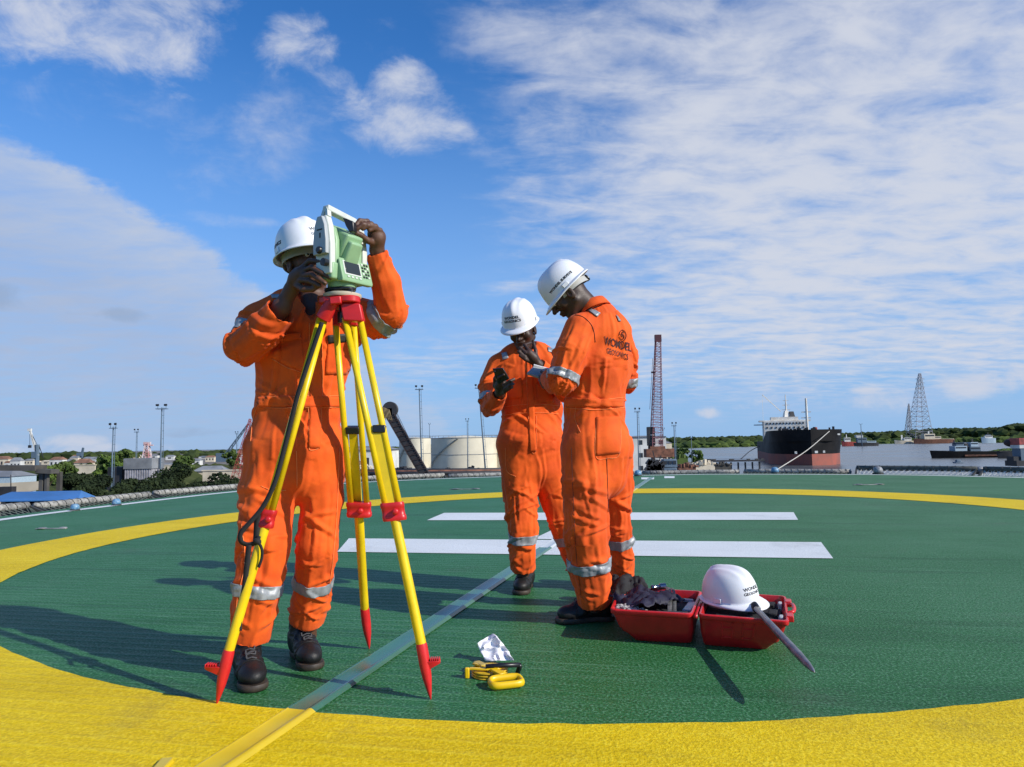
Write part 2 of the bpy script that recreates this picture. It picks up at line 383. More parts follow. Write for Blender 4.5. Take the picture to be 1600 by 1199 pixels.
def deck_mat(name, col, col2, streak, rough=0.5, ribs=1.0, dk=1.0):
    m = bpy.data.materials.new(name); m.use_nodes = True; t = m.node_tree; b = t.nodes['Principled BSDF']
    co = t.nodes.new('ShaderNodeTexCoord').outputs['Object']; sp = t.nodes.new('ShaderNodeSeparateXYZ'); t.links.new(co, sp.inputs[0])
    x = E(t, sp.outputs[0]); y = E(t, sp.outputs[1]); u = x * E1.x + y * E1.y; v = x * E2.x + y * E2.y
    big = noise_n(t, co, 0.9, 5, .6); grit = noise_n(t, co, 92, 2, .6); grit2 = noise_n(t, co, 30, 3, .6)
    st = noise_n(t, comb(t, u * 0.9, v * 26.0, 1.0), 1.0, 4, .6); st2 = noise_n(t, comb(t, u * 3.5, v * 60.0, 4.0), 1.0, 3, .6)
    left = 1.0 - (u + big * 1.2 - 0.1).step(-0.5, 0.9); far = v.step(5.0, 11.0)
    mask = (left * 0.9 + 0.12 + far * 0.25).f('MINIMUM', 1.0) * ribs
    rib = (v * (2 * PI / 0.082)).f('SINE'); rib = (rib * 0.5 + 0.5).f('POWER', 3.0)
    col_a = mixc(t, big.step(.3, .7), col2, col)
    worn_glint = (st.step(.55, .70) * 0.22 + st2.step(.56, .70) * 0.30 * mask + grit.step(.52, .64) * 0.50)  # scuff streaks, plus grit tops painted paler as glints
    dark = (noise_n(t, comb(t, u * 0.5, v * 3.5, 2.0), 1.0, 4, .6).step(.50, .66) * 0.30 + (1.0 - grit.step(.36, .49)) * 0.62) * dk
    c = mixc(t, worn_glint, col_a, streak); c = mixc(t, dark, c, tuple(q * .45 for q in col))
    line = rib.f('POWER', 5.0) * mask * noise_n(t, comb(t, u * 1.6, v * 4.0, 9.0), 1.0, 3, .6).step(.38, .6)  # broken pale lines on the rib ridges: caught light put into the colour
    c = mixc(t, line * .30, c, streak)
    smudge = noise_n(t, co, 1.3, 6, .65, .6).step(.56, .72) * .22 + noise_n(t, co, 5.5, 4, .6, .8).step(.62, .74) * .16
    c = mixc(t, smudge, c, (.085, .085, .065))
    scr = noise_n(t, comb(t, u * 1.1, v * 75.0, 6.0), 1.0, 2, .5).step(.66, .72) * noise_n(t, comb(t, u * .8, v * 1.5, 3.0), 1.0, 3, .5).step(.52, .62)
    c = mixc(t, scr * .55, c, streak)
    t.links.new(c, b.inputs['Base Color'])
    t.links.new((grit2 * 0.25 + big * .15 + (rough - .2)).s, b.inputs['Roughness']); b.inputs['Specular IOR Level'].default_value = 0.14
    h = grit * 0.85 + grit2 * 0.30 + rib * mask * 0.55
    bn = t.nodes.new('ShaderNodeBump'); bn.inputs['Strength'].default_value = 1.0; bn.inputs['Distance'].default_value = 0.0042
    t.links.new(h.s, bn.inputs['Height']); t.links.new(bn.outputs[0], b.inputs['Normal']); return m
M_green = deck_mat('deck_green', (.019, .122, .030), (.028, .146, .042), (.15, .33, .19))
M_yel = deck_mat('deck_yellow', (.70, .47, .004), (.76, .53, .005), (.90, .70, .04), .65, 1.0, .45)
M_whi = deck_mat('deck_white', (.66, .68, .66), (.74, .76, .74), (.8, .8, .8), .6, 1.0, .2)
LINE = [(-420, 880), (-200, 842), (0, 813), (140, 795), (380, 767.5), (560, 754.5), (780, 745.5), (1000, 743.2), (1130, 741.5), (1390, 742.5), (1600, 747), (1750, 752), (1950, 762)]
LP = [G(*q) for q in LINE]; DC = Vector((2.5, 7.5, 0))
def offset_line(pts, d, z=0.0):
    out = []
    for i, p in enumerate(pts):
        t = (pts[min(i + 1, len(pts) - 1)] - pts[max(i - 1, 0)]).normalized(); n = Vector((-t.y, t.x, 0))
        if n.dot(p - DC) < 0: n = -n
        q = p + n * d; q.z = z; out.append(q)
    return out
LS = bez(LP, 6)
edge = offset_line(LS, 0.42)
poly = [(-11, 1), (-9, -4), (-3, -7), (8, -7), (18, -3), (22, 5)]
outer = [(p.x, p.y) for p in edge]; outer = outer + [(q[0], q[1]) for q in reversed(poly) if q[0] > outer[-1][0] - 4 or True]
mb = MB(); mb.prism(outer, -0.28, 0.0)
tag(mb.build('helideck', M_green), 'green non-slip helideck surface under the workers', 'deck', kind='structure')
def sheet(name, pts, m, z=0.004, label=None):
    mb = MB(); mb.add([(p[0], p[1], z) for p in pts], [tuple(range(len(pts)))]); o = mb.build(name, m); tag(o, label, 'marking', kind='structure'); return o
mb = MB(); n = 360; v = []; f = []
for k in range(n):
    a = 2 * PI * k / n; j0 = random.uniform(-.006, .006); j1 = random.uniform(-.006, .006)
    r0_, r1_ = RINF(a) + j0, ROUTF(a) + j1; v += [(CC.x + r0_ * math.cos(a), CC.y + r0_ * math.sin(a), .004), (CC.x + r1_ * math.cos(a), CC.y + r1_ * math.sin(a), .004)]
    k2 = (k + 1) % n; f.append((2 * k, 2 * k + 1, 2 * k2 + 1, 2 * k2))
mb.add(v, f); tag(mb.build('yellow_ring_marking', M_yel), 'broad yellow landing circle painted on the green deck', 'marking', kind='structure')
H = MB()
def quad(p): H.add([(q.x, q.y, .004) for q in p], [(0, 1, 2, 3)])
quad([G(527, 863), G(1302, 873.5), G(1283, 848), G(545, 842)]); quad([G(667, 813.5), G(1247, 813), G(1240, 801), G(694, 802)])
quad([G(833, 842.9), G(925, 845 - .6), G(975, 813.6), G(895, 813.6)])
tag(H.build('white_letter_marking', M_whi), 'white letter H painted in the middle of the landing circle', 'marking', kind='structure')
a = offset_line(LS, -0.08, .004); b = offset_line(LS, 0.12, .004)
mb = MB(); mb.add(a + b, [(i, i + 1, len(a) + i + 1, len(a) + i) for i in range(len(a) - 1)])
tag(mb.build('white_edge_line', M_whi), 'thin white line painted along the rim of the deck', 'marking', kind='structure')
mb = MB()
for x0, x1, y0, y1 in ((1002, 1022, 746.5, 749.5), (1038, 1054, 744.6, 747.6), (960, 985, 744.4, 745.6)): mb.add([(*G(*q).xy, .0045) for q in ((x0, y1), (x1, y1), (x1, y0), (x0, y0))], [(0, 1, 2, 3)])
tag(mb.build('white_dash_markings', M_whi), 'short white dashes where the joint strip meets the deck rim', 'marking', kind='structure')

# joint strip
def strip_mat(name, col, rough=.22):
    m = mat(name, col, rough, vary=.12, vscale=2.5, spec=.7, bump=.0002, bscale=8); return m
SG = strip_mat('strip_green', (.045, .15, .10), .26); SY = strip_mat('strip_yellow', (.66, .48, .02), .35); SW = strip_mat('strip_white', (.55, .58, .58), .4)
path = [G(250, 1260).lerp(G(1019, 746), i / 60) for i in range(61)]
prof = [(-.058, .001), (-.054, .006), (-.050, .0062), (-.046, .004), (.020, .004), (.024, .009), (.031, .0115), (.039, .0115), (.046, .008), (.056, .001)]
th = thing('joint_cover_strip', 'low glossy cover strip running across the whole deck and changing colour with the markings', 'cover strip', path[0])
def strip_seg(p0, p1, m, grow=1.0):
    out = []
    for i, p in enumerate(path):
        if i < p0 or i > p1: continue
        t = (path[min(i + 1, len(path) - 1)] - path[max(i - 1, 0)]).normalized(); nn = Vector((t.y, -t.x, 0))
        out.append([p + nn * (x * 1.0) + Vector((0, 0, z + .004)) for x, z in prof])
    mb = MB(); mb.rings(out, cap=False, close=False); mb.build('strip_section', m, th, smooth=True, auto=30)
def kind_at(p):
    r = (p - CC).length; t_ = math.atan2(p.y - CC.y, p.x - CC.x)
    if RINF(t_) < r < ROUTF(t_): return 'y'
    if 6.1 < p.y < 8.4 and r < 3: return 'w'
    return 'g'
# cut the path exactly at the ring edges
np_ = []
for i in range(len(path) - 1):
    np_.append(path[i]); a_, b_ = path[i], path[i + 1]
    cuts = []
    for rf_ in (RINF, ROUTF):
        fa, fb = [(q - CC).length - rf_(math.atan2(q.y - CC.y, q.x - CC.x)) for q in (a_, b_)]
        if fa * fb < 0: cuts.append(abs(fa) / (abs(fa) + abs(fb)))
    for c_ in sorted(cuts): np_.append(a_.lerp(b_, c_))
path = np_ + [path[-1]]
i = 0
while i < len(path) - 1:
    kk = kind_at((path[i] + path[i + 1]) / 2); j = i + 1
    while j < len(path) - 1 and kind_at((path[j] + path[j + 1]) / 2) == kk: j += 1
    strip_seg(i, j, {'y': SY, 'g': SG, 'w': SW}[kk]); i = j

# second yellow ridge stub at the bottom of the photo
mb = MB(); a_, b_ = G(200, 1262), G(262, 1192); mb.bar(a_ + Vector((0, 0, .008)), b_ + Vector((0, 0, .008)), .035, .016)
tag(mb.build('deck_ridge', SY, bevel=.004), 'short yellow ridge end at the near edge of the yellow circle', 'ridge')

# ------------------------------------------------------------------ perimeter safety net panels
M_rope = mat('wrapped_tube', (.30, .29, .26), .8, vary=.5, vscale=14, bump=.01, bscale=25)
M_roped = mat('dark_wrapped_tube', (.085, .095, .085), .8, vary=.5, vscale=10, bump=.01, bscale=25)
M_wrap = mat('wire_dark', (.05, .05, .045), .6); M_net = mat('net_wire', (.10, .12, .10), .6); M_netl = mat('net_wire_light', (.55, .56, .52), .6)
OT = offset_line(LS, 1.15, 0.03); OE = offset_line(LS, 0.42, -0.20)
cum_ = [0]
for i in range(1, len(OT)): cum_.append(cum_[-1] + (OT[i] - OT[i - 1]).length)
def along(line, s):
    i = 1
    while i < len(line) - 1 and cum_[i] < s: i += 1
    t = (s - cum_[i - 1]) / (cum_[i] - cum_[i - 1]); return line[i - 1].lerp(line[i], min(max(t, -.2), 1.2))
def px_of(p):
    d = p - Vector((0, 0, CAMZ)); return 800 + FPX * d.dot(CR) / d.dot(FWD)
S0 = cum_[-1]; s = 0; pi_ = 0; spots = ['at the far left beside the blue roof', 'in front of the dark hedge trees', 'behind the tripod worker', 'in front of the storage tanks', 'below the storage tanks', 'behind the two talking workers', 'under the red lattice crane', 'in front of the dark jetty', 'in front of the black ship', 'below the moored ship', 'below the river at the right', 'below the tug boat', 'at the far right end of the deck']
PL = S0 / 13.0
for k in range(13):
    s0 = k * PL + .07; s1 = (k + 1) * PL - .07; N = max(4, int((s1 - s0) / .5)); pts = [along(OT, s0 + (s1 - s0) * i / N) for i in range(N + 1)]
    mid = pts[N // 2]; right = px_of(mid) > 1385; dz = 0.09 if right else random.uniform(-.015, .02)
    for p in pts: p.z += dz
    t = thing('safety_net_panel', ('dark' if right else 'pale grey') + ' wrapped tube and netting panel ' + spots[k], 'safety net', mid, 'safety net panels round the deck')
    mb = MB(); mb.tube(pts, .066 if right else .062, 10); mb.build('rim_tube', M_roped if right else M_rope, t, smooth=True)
    mb = MB(); L = s1 - s0; turns = int(L / .16); rr = .072 if right else .068; hp = []
    for i in range(turns * 8 + 1):
        c = along(OT, s0 + i * L / (turns * 8)); c.z += dz; tt = (along(OT, s0 + L) - along(OT, s0)).normalized(); w = Vector((-tt.y, tt.x, 0)); aa = 2 * PI * i / 8; hp.append(c + w * (rr * math.cos(aa)) + Vector((0, 0, rr * math.sin(aa))))
    mb.tube(hp, .006, 4); mb.build('binding_wire', M_wrap, t)
    mb = MB(); step = .11 if px_of(mid) < 1385 else .13
    n_ = int(L / step)
    for i in range(-3, n_ + 3):
        for sg in (1, -1):
            A = along(OE, min(max(s0 + i * step, s0), s1)); B = along(OT, min(max(s0 + (i + 4 * sg) * step, s0), s1)); B.z += dz; mb.tube([A, (A + B) / 2 + Vector((0, 0, -.05)), B], .007, 4, cap=False)
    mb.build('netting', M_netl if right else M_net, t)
    mb = MB(); mb.bar(along(OE, s0) + Vector((0, 0, -.02)), pts[0], .04, .04); mb.build('support_arm', M_wrap, t); mb = MB(); mb.bar(along(OE, s1) + Vector((0, 0, -.02)), pts[-1], .04, .04); mb.build('support_arm', M_wrap, t)

# perimeter lamps
M_blue = mat('blue_plastic', (.05, .19, .36), .45, vary=.5, vscale=30, col2=(.22, .34, .44)); M_greyp = mat('grey_wrap', (.26, .27, .28), .5, vary=.4, vscale=30)
def perim_lamp(px, py, w, m, label):
    g = G(px, py); sc_ = w / 31.0 * (g.y / 10.5)
    t = thing('perimeter_lamp', label, 'deck lamp', g, 'wrapped lamps along the deck rim')
    mb = MB(); mb.lathe([(.14 * sc_, 0), (.14 * sc_, .03 * sc_), (.11 * sc_, .04 * sc_)], g, 16); mb.build('base_plate', M_wrap, t)
    mb = MB(); mb.lathe([(.115 * sc_, .035 * sc_), (.125 * sc_, .09 * sc_), (.11 * sc_, .15 * sc_), (.075 * sc_, .19 * sc_), (.02 * sc_, .205 * sc_)], g, 14)
    mb.v = [(a + random.uniform(-.008, .008) * sc_, b + random.uniform(-.008, .008) * sc_, c + random.uniform(-.006, .006) * sc_) for a, b, c in mb.v]
    mb.build('lamp_cover', m, t, smooth=True)
perim_lamp(117, 798, 15, M_blue, 'blue wrapped rim lamp, leftmost one below the blue roof')
perim_lamp(182, 790, 15, M_blue, 'blue and white wrapped rim lamp below the dark hedge trees')
perim_lamp(997, 744, 13, M_blue, 'blue wrapped rim lamp beside the right worker in front of the crane')
perim_lamp(1211, 740, 14, M_blue, 'pale blue wrapped rim lamp in front of the black ship')
perim_lamp(1372, 741, 17, M_greyp, 'large pale wrapped rim lamp right of the black ship')
perim_lamp(1531, 741, 17, M_greyp, 'grey wrapped rim lamp below the tug boat')
perim_lamp(868 - 8, 743, 9, M_greyp, 'small grey rim lamp seen between the two talking workers')
# tie downs
M_tie = mat('tie_down_metal', (.35, .33, .3), .5, metal=.6, vary=.5)
for px, py, lb in ((80, 827, 'small pale tie-down fitting flush in the deck at the left'), (1357, 758, 'dark tie-down fitting flush in the deck in front of the ship'), (726, 765, 'thin pale tie-down fitting in front of the storage tanks')):
    g = G(px, py); mb = MB(); k = g.y / 8; mb.box(g + Vector((0, 0, .006)), (.34 * k, .035 * k, .012)); mb.ball(g + Vector((-.1 * k, 0, .012)), (.05 * k, .05 * k, .012), 8, 4); mb.ball(g + Vector((.12 * k, 0.02, .012)), (.05 * k, .04 * k, .012), 8, 4)
    tag(mb.build('tie_down', M_tie, bevel=.003), lb, 'tie-down')

# ------------------------------------------------------------------ water, land
GZ = -9.9; WZ = -11.1
mw = bpy.data.materials.new('river_water'); mw.use_nodes = True; t = mw.node_tree; b = t.nodes['Principled BSDF']
b.inputs['Base Color'].default_value = (.09, .095, .09, 1); b.inputs['Roughness'].default_value = .22
co = t.nodes.new('ShaderNodeTexCoord').outputs['Object']; mp = t.nodes.new('ShaderNodeMapping'); mp.inputs['Scale'].default_value = (.35, .12, 1); t.links.new(co, mp.inputs[0])
n1 = noise_n(t, mp.outputs[0], 1.0, 5, .6); n2 = noise_n(t, co, .012, 4, .6, .5)
t.links.new(mixc(t, n2.step(.4, .6), (.045, .065, .085), (.12, .125, .12)), b.inputs['Base Color']); t.links.new((n2 * .35 + .09).s, b.inputs['Roughness'])
bn = t.nodes.new('ShaderNodeBump'); bn.inputs['Distance'].default_value = .4; bn.inputs['Strength'].default_value = .7; t.links.new(n1.s, bn.inputs['Height']); t.links.new(bn.outputs[0], b.inputs['Normal'])
mb = MB(); mb.add([(-30000, -3000, WZ), (30000, -3000, WZ), (30000, 40000, WZ), (-30000, 40000, WZ)], [(0, 1, 2, 3)]); tag(mb.build('river', mw), 'wide grey-brown river', 'water', kind='structure')
M_shr = mat('shrub_leaf', (.028, .042, .014), .9, col2=(.065, .075, .028), vscale=.08, detail=6, spec=.1)
M_land = mat('land', (.16, .13, .085), .95, col2=(.05, .075, .025), vscale=.02, detail=8); M_bank = mat('far_bank_grass', (.12, .17, .035), .95, col2=(.05, .09, .02), vscale=.01, detail=8)
M_yard = mat('yard', (.12, .105, .085), .95, col2=(.22, .19, .15), vscale=.05, detail=8)
def X_at(px, d): return ray(px, 700).x * d / ray(px, 700).y
lp = [(-20000, -200), (X_at(1092, 60), -200), (X_at(1092, 120), 120), (X_at(1110, 200), 200), (X_at(1098, 300), 300), (X_at(1066, 420), 420), (X_at(1056, 900), 900), (X_at(1050, 1500), 1500), (X_at(1020, 9000), 9000), (-20000, 9000)]
mb = MB(); mb.prism(lp, WZ - 2, GZ); tag(mb.build('quay_land', M_yard), 'low built-up land on the left bank', 'land', kind='structure')
# far bank: one terrain sheet rising inland
FB = [(1010, 1500), (1060, 1180), (1120, 1190), (1180, 1260), (1310, 1300), (1400, 1330), (1500, 1380), (1540, 1180), (1600, 1150), (1760, 1100)]
rows = []
for px, d in FB:
    x = ray(px, 690).x / ray(px, 690).y
    rows.append([Vector((x * (d + e), d + e, z)) for e, z in ((-6, WZ - .5), (0, WZ + .4), (60, WZ + 1.5), (300, WZ + 4), (900, WZ + 9), (3000, WZ + 11), (20000, WZ + 12))])
mb = MB(); mb.rings(rows, cap=False, close=False); tag(mb.build('far_bank', M_bank), 'green far river bank', 'land', kind='structure')

# ------------------------------------------------------------------ vegetation
M_leafd = mat('leaf_dark', (.012, .021, .008), .85, col2=(.026, .040, .013), vscale=.6, spec=.2); M_leafm = mat('leaf_mid', (.05, .085, .02), .8, col2=(.09, .13, .03), vscale=.5, spec=.2)
M_leafl = mat('leaf_light', (.11, .17, .03), .8, col2=(.06, .10, .02), vscale=.5, spec=.2); M_bark = mat('bark', (.09, .065, .045), .9, vary=.4, vscale=3)
M_for = mat('forest_leaf', (.030, .045, .016), .9, col2=(.055, .075, .02), vscale=.03, detail=6, spec=.1); M_forl = mat('bank_bush_leaf', (.085, .12, .025), .9, col2=(.045, .07, .02), vscale=.03, detail=6, spec=.1)
ICO = None
def ico():
    global ICO
    if ICO is None:
        bm = bmesh.new(); bmesh.ops.create_icosphere(bm, subdivisions=1, radius=1); bm.verts.ensure_lookup_table(); ICO = (np.array([v.co[:] for v in bm.verts]), [tuple(v.index for v in f.verts) for f in bm.faces]); bm.free()
    return ICO
def blobs(name, spots, m):
    V, F = ico(); av = []; af = []; n = 0
    for (x, y, z, rx, rz) in spots:
        q = V * (1 + RNG.uniform(-.28, .28, (len(V), 1))) * [rx, rx, rz] + [x, y, z]; av.append(q); af += [tuple(i + n for i in f) for f in F]; n += len(V)
    me = bpy.data.meshes.new(name); me.from_pydata(np.concatenate(av).tolist(), [], af); me.update(); return finish(me, name, m)
def ridge_y(px):
    pts = [(1000, 686), (1040, 684), (1100, 682.5), (1180, 681), (1250, 679), (1310, 677), (1400, 673.5), (1450, 669.5), (1500, 669), (1560, 667.5), (1585, 661), (1605, 662), (1700, 660)]
    for (a, ya), (b, yb) in zip(pts, pts[1:]):
        if a <= px <= b: return ya + (yb - ya) * (px - a) / (b - a)
    return 684
def bank_d(px):
    for (a, ya), (b, yb) in zip(FB, FB[1:]):
        if a <= px <= b: return ya + (yb - ya) * (px - a) / (b - a)
    return 1300
sp_ = []
for i in range(2600):
    px = random.uniform(1015, 1690); d = bank_d(px) + random.uniform(300, 1000); q = P(px, ridge_y(px), d); ztop = WZ + 6 + (q.z - WZ - 6) * random.uniform(.45, 1.02) ** .8
    r = random.uniform(6, 15); sp_.append((q.x, d, ztop - r * .7, r * 1.25, r * .7))
    if i % 2: sp_.append((q.x + 3, d - 20, max(WZ + 6, ztop - r * 1.9), r * 1.3, r * .9))
tag(blobs('far_forest', sp_, M_for), 'dark forest along the far bank', 'forest', kind='stuff')
sp_ = []
for i in range(1800):
    px = random.uniform(1030, 1690); dd = random.uniform(2, 260); d = bank_d(px) + dd; x = ray(px, 690).x / ray(px, 690).y * d; r = random.uniform(1.5, 4.5) * (1 if random.random() < .85 else 2.0)
    if 1190 < px < 1700 and random.random() < .3: continue
    sp_.append((x, d, WZ + 1 + dd * .012 + r * .3, r * 1.6, r * .8))
tag(blobs('bank_bushes', sp_, M_forl), 'light green bushes at the water edge of the far bank', 'bushes', kind='stuff')

def tree(px, ptop, pw, d, m, label, name='broadleaf_tree', n=2600, lf=.32, gz=GZ, group=None, flat=.8):
    top = P(px, ptop, d); rad = pw / 2 * d / FPX; base = Vector((top.x, d, gz)); Ht = top.z - gz
    t = thing(name, label, 'tree', base, group)
    mb = MB(); tr = max(.12, rad * .05)
    mb.tube([base, base + Vector((.1, 0, Ht * .3)), base + Vector((-.15, .1, Ht * .75))], [tr, tr * .8, tr * .3], 7); limbs = []
    ch = min(Ht * .92, rad * 2 * flat); cz = top.z - ch / 2
    cl = []
    for i in range(max(9, int(14))):
        a = random.uniform(0, 2 * PI); rr = rad * random.uniform(.25, .78) ; zz = random.uniform(-.38, .36) * ch
        k = math.sqrt(max(.1, 1 - (zz / (ch * .55)) ** 2)); c = Vector((top.x + rr * k * math.cos(a), d + rr * k * math.sin(a), cz + zz)); cl.append((c, rad * random.uniform(.24, .42)))
        mb.tube([base + Vector((0, 0, Ht * random.uniform(.25, .5))), (base + c) / 2 + Vector((0, 0, Ht * .2)), c], [tr * .45, tr * .3, tr * .1], 5)
    cl.append((Vector((top.x, d, top.z - rad * .28)), rad * .3))
    mb.build('trunk', M_bark, t)
    C = np.array([c[:] for c, r in cl]); Rr = np.array([r for c, r in cl]); k = RNG.integers(0, len(cl), n); dr = RNG.normal(size=(n, 3)); dr /= np.linalg.norm(dr, axis=1, keepdims=True)
    pos = C[k] + dr * (Rr[k] * RNG.uniform(.55, 1.08, n) ** .6)[:, None] * [1, 1, .72]
    nn = dr + RNG.normal(size=(n, 3)) * .6; nn /= np.linalg.norm(nn, axis=1, keepdims=True); a = np.cross(nn, RNG.normal(size=(n, 3))); a /= np.linalg.norm(a, axis=1, keepdims=True); b = np.cross(nn, a)
    s_ = (lf * RNG.uniform(.6, 1.5, n))[:, None]; V = np.stack([pos - a * s_, pos - b * s_ * .6, pos + a * s_, pos + b * s_ * .6], 1).reshape(-1, 3)
    me = npmesh('crown', V, np.arange(4 * n).reshape(n, 4)); me.polygons.foreach_set('use_smooth', np.zeros(n, bool)); o = bpy.data.objects.new('crown', me); COL.objects.link(o); me.materials.append(m); put_parent(o, t); return t
gT = 'trees on the left bank'
for args in [(112, 736, 92, 78, M_leafd, 'dark hedge tree, leftmost, rising behind the blue roof'), (160, 738, 96, 84, M_leafd, 'dark hedge tree below the light green tree'), (205, 745, 90, 80, M_leafd, 'low dark hedge tree in front of the grey container'),
             (246, 744, 84, 86, M_leafd, 'low dark hedge tree right of the grey container'), (285, 722, 100, 95, M_leafd, 'tall dark tree with an open crown in the middle of the hedge'), (343, 735, 110, 90, M_leafd, 'dark tree at the right end of the hedge'), (262, 742, 60, 100, M_leafd, 'dark tree behind the middle of the hedge'), (136, 754, 70, 74, M_leafd, 'low dark bush tree beside the end of the blue roof'), (184, 757, 64, 76, M_leafd, 'low dark bush tree in front of the light green tree'), (226, 757, 70, 78, M_leafd, 'low dark bush tree below the grey corrugated shed'), (308, 752, 74, 84, M_leafd, 'low dark bush tree under the tall dark tree'), (357, 750, 50, 88, M_leafd, 'small dark bush tree at the foot of the red boom')]:
    tree(*args, n=8000, lf=.17, group=gT, flat=1.25)
tree(172, 712, 52, 140, M_leafl, 'sunlit light green tree behind the dark hedge', n=2600, lf=.35, group=gT)
tree(196, 701, 34, 190, M_leafm, 'tall rounded tree above the light green tree', n=2000, lf=.4, group=gT)
tree(100, 720, 46, 170, M_leafm, 'mid green tree behind the concrete gantry', n=1800, lf=.4, group=gT)
tree(75, 728, 34, 150, M_leafl, 'yellow-green tree between the gantry posts', n=1500, lf=.4, group=gT)
tree(288, 712, 40, 200, M_leafm, 'distant tree left of the red boom', n=1500, lf=.5, group=gT)
tree(362, 706, 26, 240, M_leafm, 'distant tree beside the red lattice boom', n=1200, lf=.5, group=gT)
tree(1038 + 26, 700, 30, 300, M_leafm, 'green tree at the water edge beside the crane', n=1200, lf=.7, group=gT)
tree(1088, 704, 24, 310, M_leafl, 'light green shrubby tree at the end of the quay', n=900, lf=.6, group=gT)
sp_ = []
for i in range(1100):
    px = random.uniform(-120, 400); d = 90 * (4.5 ** random.random()); x = ray(px, 700).x * d / ray(px, 700).y; r = random.uniform(.8, 2.4) * (1 + d / 500)
    if math.sin(x * .05) + math.sin(d * .03) < -.35: continue
    sp_.append((x, d, GZ + r * .5, r * 1.5, r))
tag(blobs('scrub', sp_, M_shr), 'scrub and bushes covering the land behind the hedge trees', 'scrub', kind='stuff')
# far left skyline woods
sp_ = []
for i in range(900):
    px = random.uniform(-120, 1040); d = random.uniform(900, 2600); x = ray(px, 700).x * d / ray(px, 700).y; r = random.uniform(4, 9)
    w = math.sin(px * .021) + math.sin(px * .047 + 1) * .6
    if w < -.5 and random.random() < .7: continue
    sp_.append((x, d, GZ + r * .35 + max(0, w) * 2.2, r * 1.5, r * .75))
tag(blobs('distant_woods', sp_, M_for), 'patches of distant trees on the left skyline', 'woods', kind='stuff')
# ------------------------------------------------------------------ background structures
M_cream = mat('cream_wall', (.62, .54, .40), .85, vary=.2, vscale=.2, detail=6); M_whw = mat('white_wall', (.62, .62, .58), .8, vary=.2, vscale=.2, detail=6)
M_tank = mat('tank_paint', (.66, .60, .45), .6, vary=.12, vscale=.12, detail=8); M_win = mat('window_dark', (.03, .035, .04), .3); M_roofr = mat('rust_roof', (.25, .13, .08), .85, vary=.4, vscale=.3)
M_roofg = mat('grey_roof', (.22, .23, .24), .7, vary=.3, vscale=.3); M_blroof = mat('blue_sheet_roof', (.045, .17, .42), .5, vary=.2, vscale=.4); M_conc = mat('weathered_concrete', (.07, .065, .055), .9, vary=.4, vscale=.8)
M_steelb = mat('blue_grey_steel', (.10, .15, .20), .6, vary=.3); M_dark = mat('dark_steel', (.025, .025, .028), .6, vary=.4, vscale=.6); M_redst = mat('red_steel', (.36, .06, .05), .6, vary=.4, vscale=.5)
M_pink = mat('faded_red_steel', (.26, .10, .11), .7, vary=.4, vscale=.4); M_lblue = mat('pale_blue_wall', (.36, .46, .52), .7, vary=.15); M_rust = mat('rusty_metal', (.20, .085, .05), .85, vary=.5, vscale=1.0)
def bx(px, d, z=GZ): x = ray(px, 700).x * d / ray(px, 700).y; return Vector((x, d, z))
def ztop(px, py, d): return P(px, py, d).z

def house(px, pw, ptop, d, wall, roof, label, dep=None, group=None, nwin=3, rot=0.0, hip=.25, name='house', floors=1):
    c = bx(px, d); w = pw * d / FPX; h = ztop(px, ptop, d) - GZ; dep = dep or w * .6; hr = h * hip
    t = thing(name, label, 'building', c, group); q = Matrix.Rotation(rot, 3, 'Z')
    mb = MB(); mb.box(c + Vector((0, 0, (h - hr) / 2)), (w, dep, h - hr), q); mb.build('wall', wall, t)
    mb = MB(); z0 = h - hr; o = .04 * w
    v = [(-w / 2 - o, -dep / 2 - o, z0), (w / 2 + o, -dep / 2 - o, z0), (w / 2 + o, dep / 2 + o, z0), (-w / 2 - o, dep / 2 + o, z0), (-w / 2 + dep * .3, 0, h), (w / 2 - dep * .3, 0, h)]
    mb.add([c + q @ Vector(a) for a in v], [(0, 1, 5, 4), (1, 2, 5), (2, 3, 4, 5), (3, 0, 4), (3, 2, 1, 0)]); mb.build('roof', roof, t)
    for fl in range(floors):
        for k in range(nwin):
            xx = -w / 2 + w * (k + .5) / nwin; zz = (h - hr) * (fl + .55) / floors; hh = (h - hr) / floors * .35
            mb = MB(); mb.box(c + q @ Vector((xx, -dep / 2 - .02, zz)), (w / nwin * .4, .12, hh), q); mb.build('window', M_win, t)
    return t
hs = [(8, 20, 713, 520, M_cream, M_roofr, 'cream house with a rust roof at the far left edge'), (28, 16, 715, 420, M_whw, M_roofg, 'pale house with a grey roof left of the slim dark crane'), (48, 14, 717, 600, M_cream, M_roofg, 'small cream house behind the slim dark crane'), (92, 20, 714, 480, M_whw, M_roofr, 'white house with a rust roof right of the slim dark crane'),
      (112, 12, 717, 380, M_cream, M_roofg, 'low cream house before the light green tree'), (133, 24, 717, 330, M_cream, M_roofr, 'long cream house left of the light green tree'), (150, 14, 714, 560, M_whw, M_roofg, 'white house seen past the light green tree'),
      (118, 8, 711, 800, M_whw, M_roofr, 'tiny white house on the skyline under the small jib'), (268, 30, 723, 300, M_cream, M_roofg, 'cream warehouse end behind the middle of the hedge'), (306, 18, 717, 500, M_whw, M_roofg, 'small white house on the skyline left of the red boom'), (332, 46, 728, 210, M_cream, M_roofg, 'long cream warehouse behind the right hedge tree'),
      (368, 40, 734, 190, M_cream, M_roofr, 'cream warehouse behind the red lattice boom'), (376, 14, 704, 420, M_whw, M_roofr, 'white house with a rust gable above the red boom'), (330, 14, 712, 620, M_cream, M_roofr, 'distant cream house right of the blue mast')]
for a in hs: house(*a, group='houses on the left skyline', nwin=3)
rw = random.Random(5)
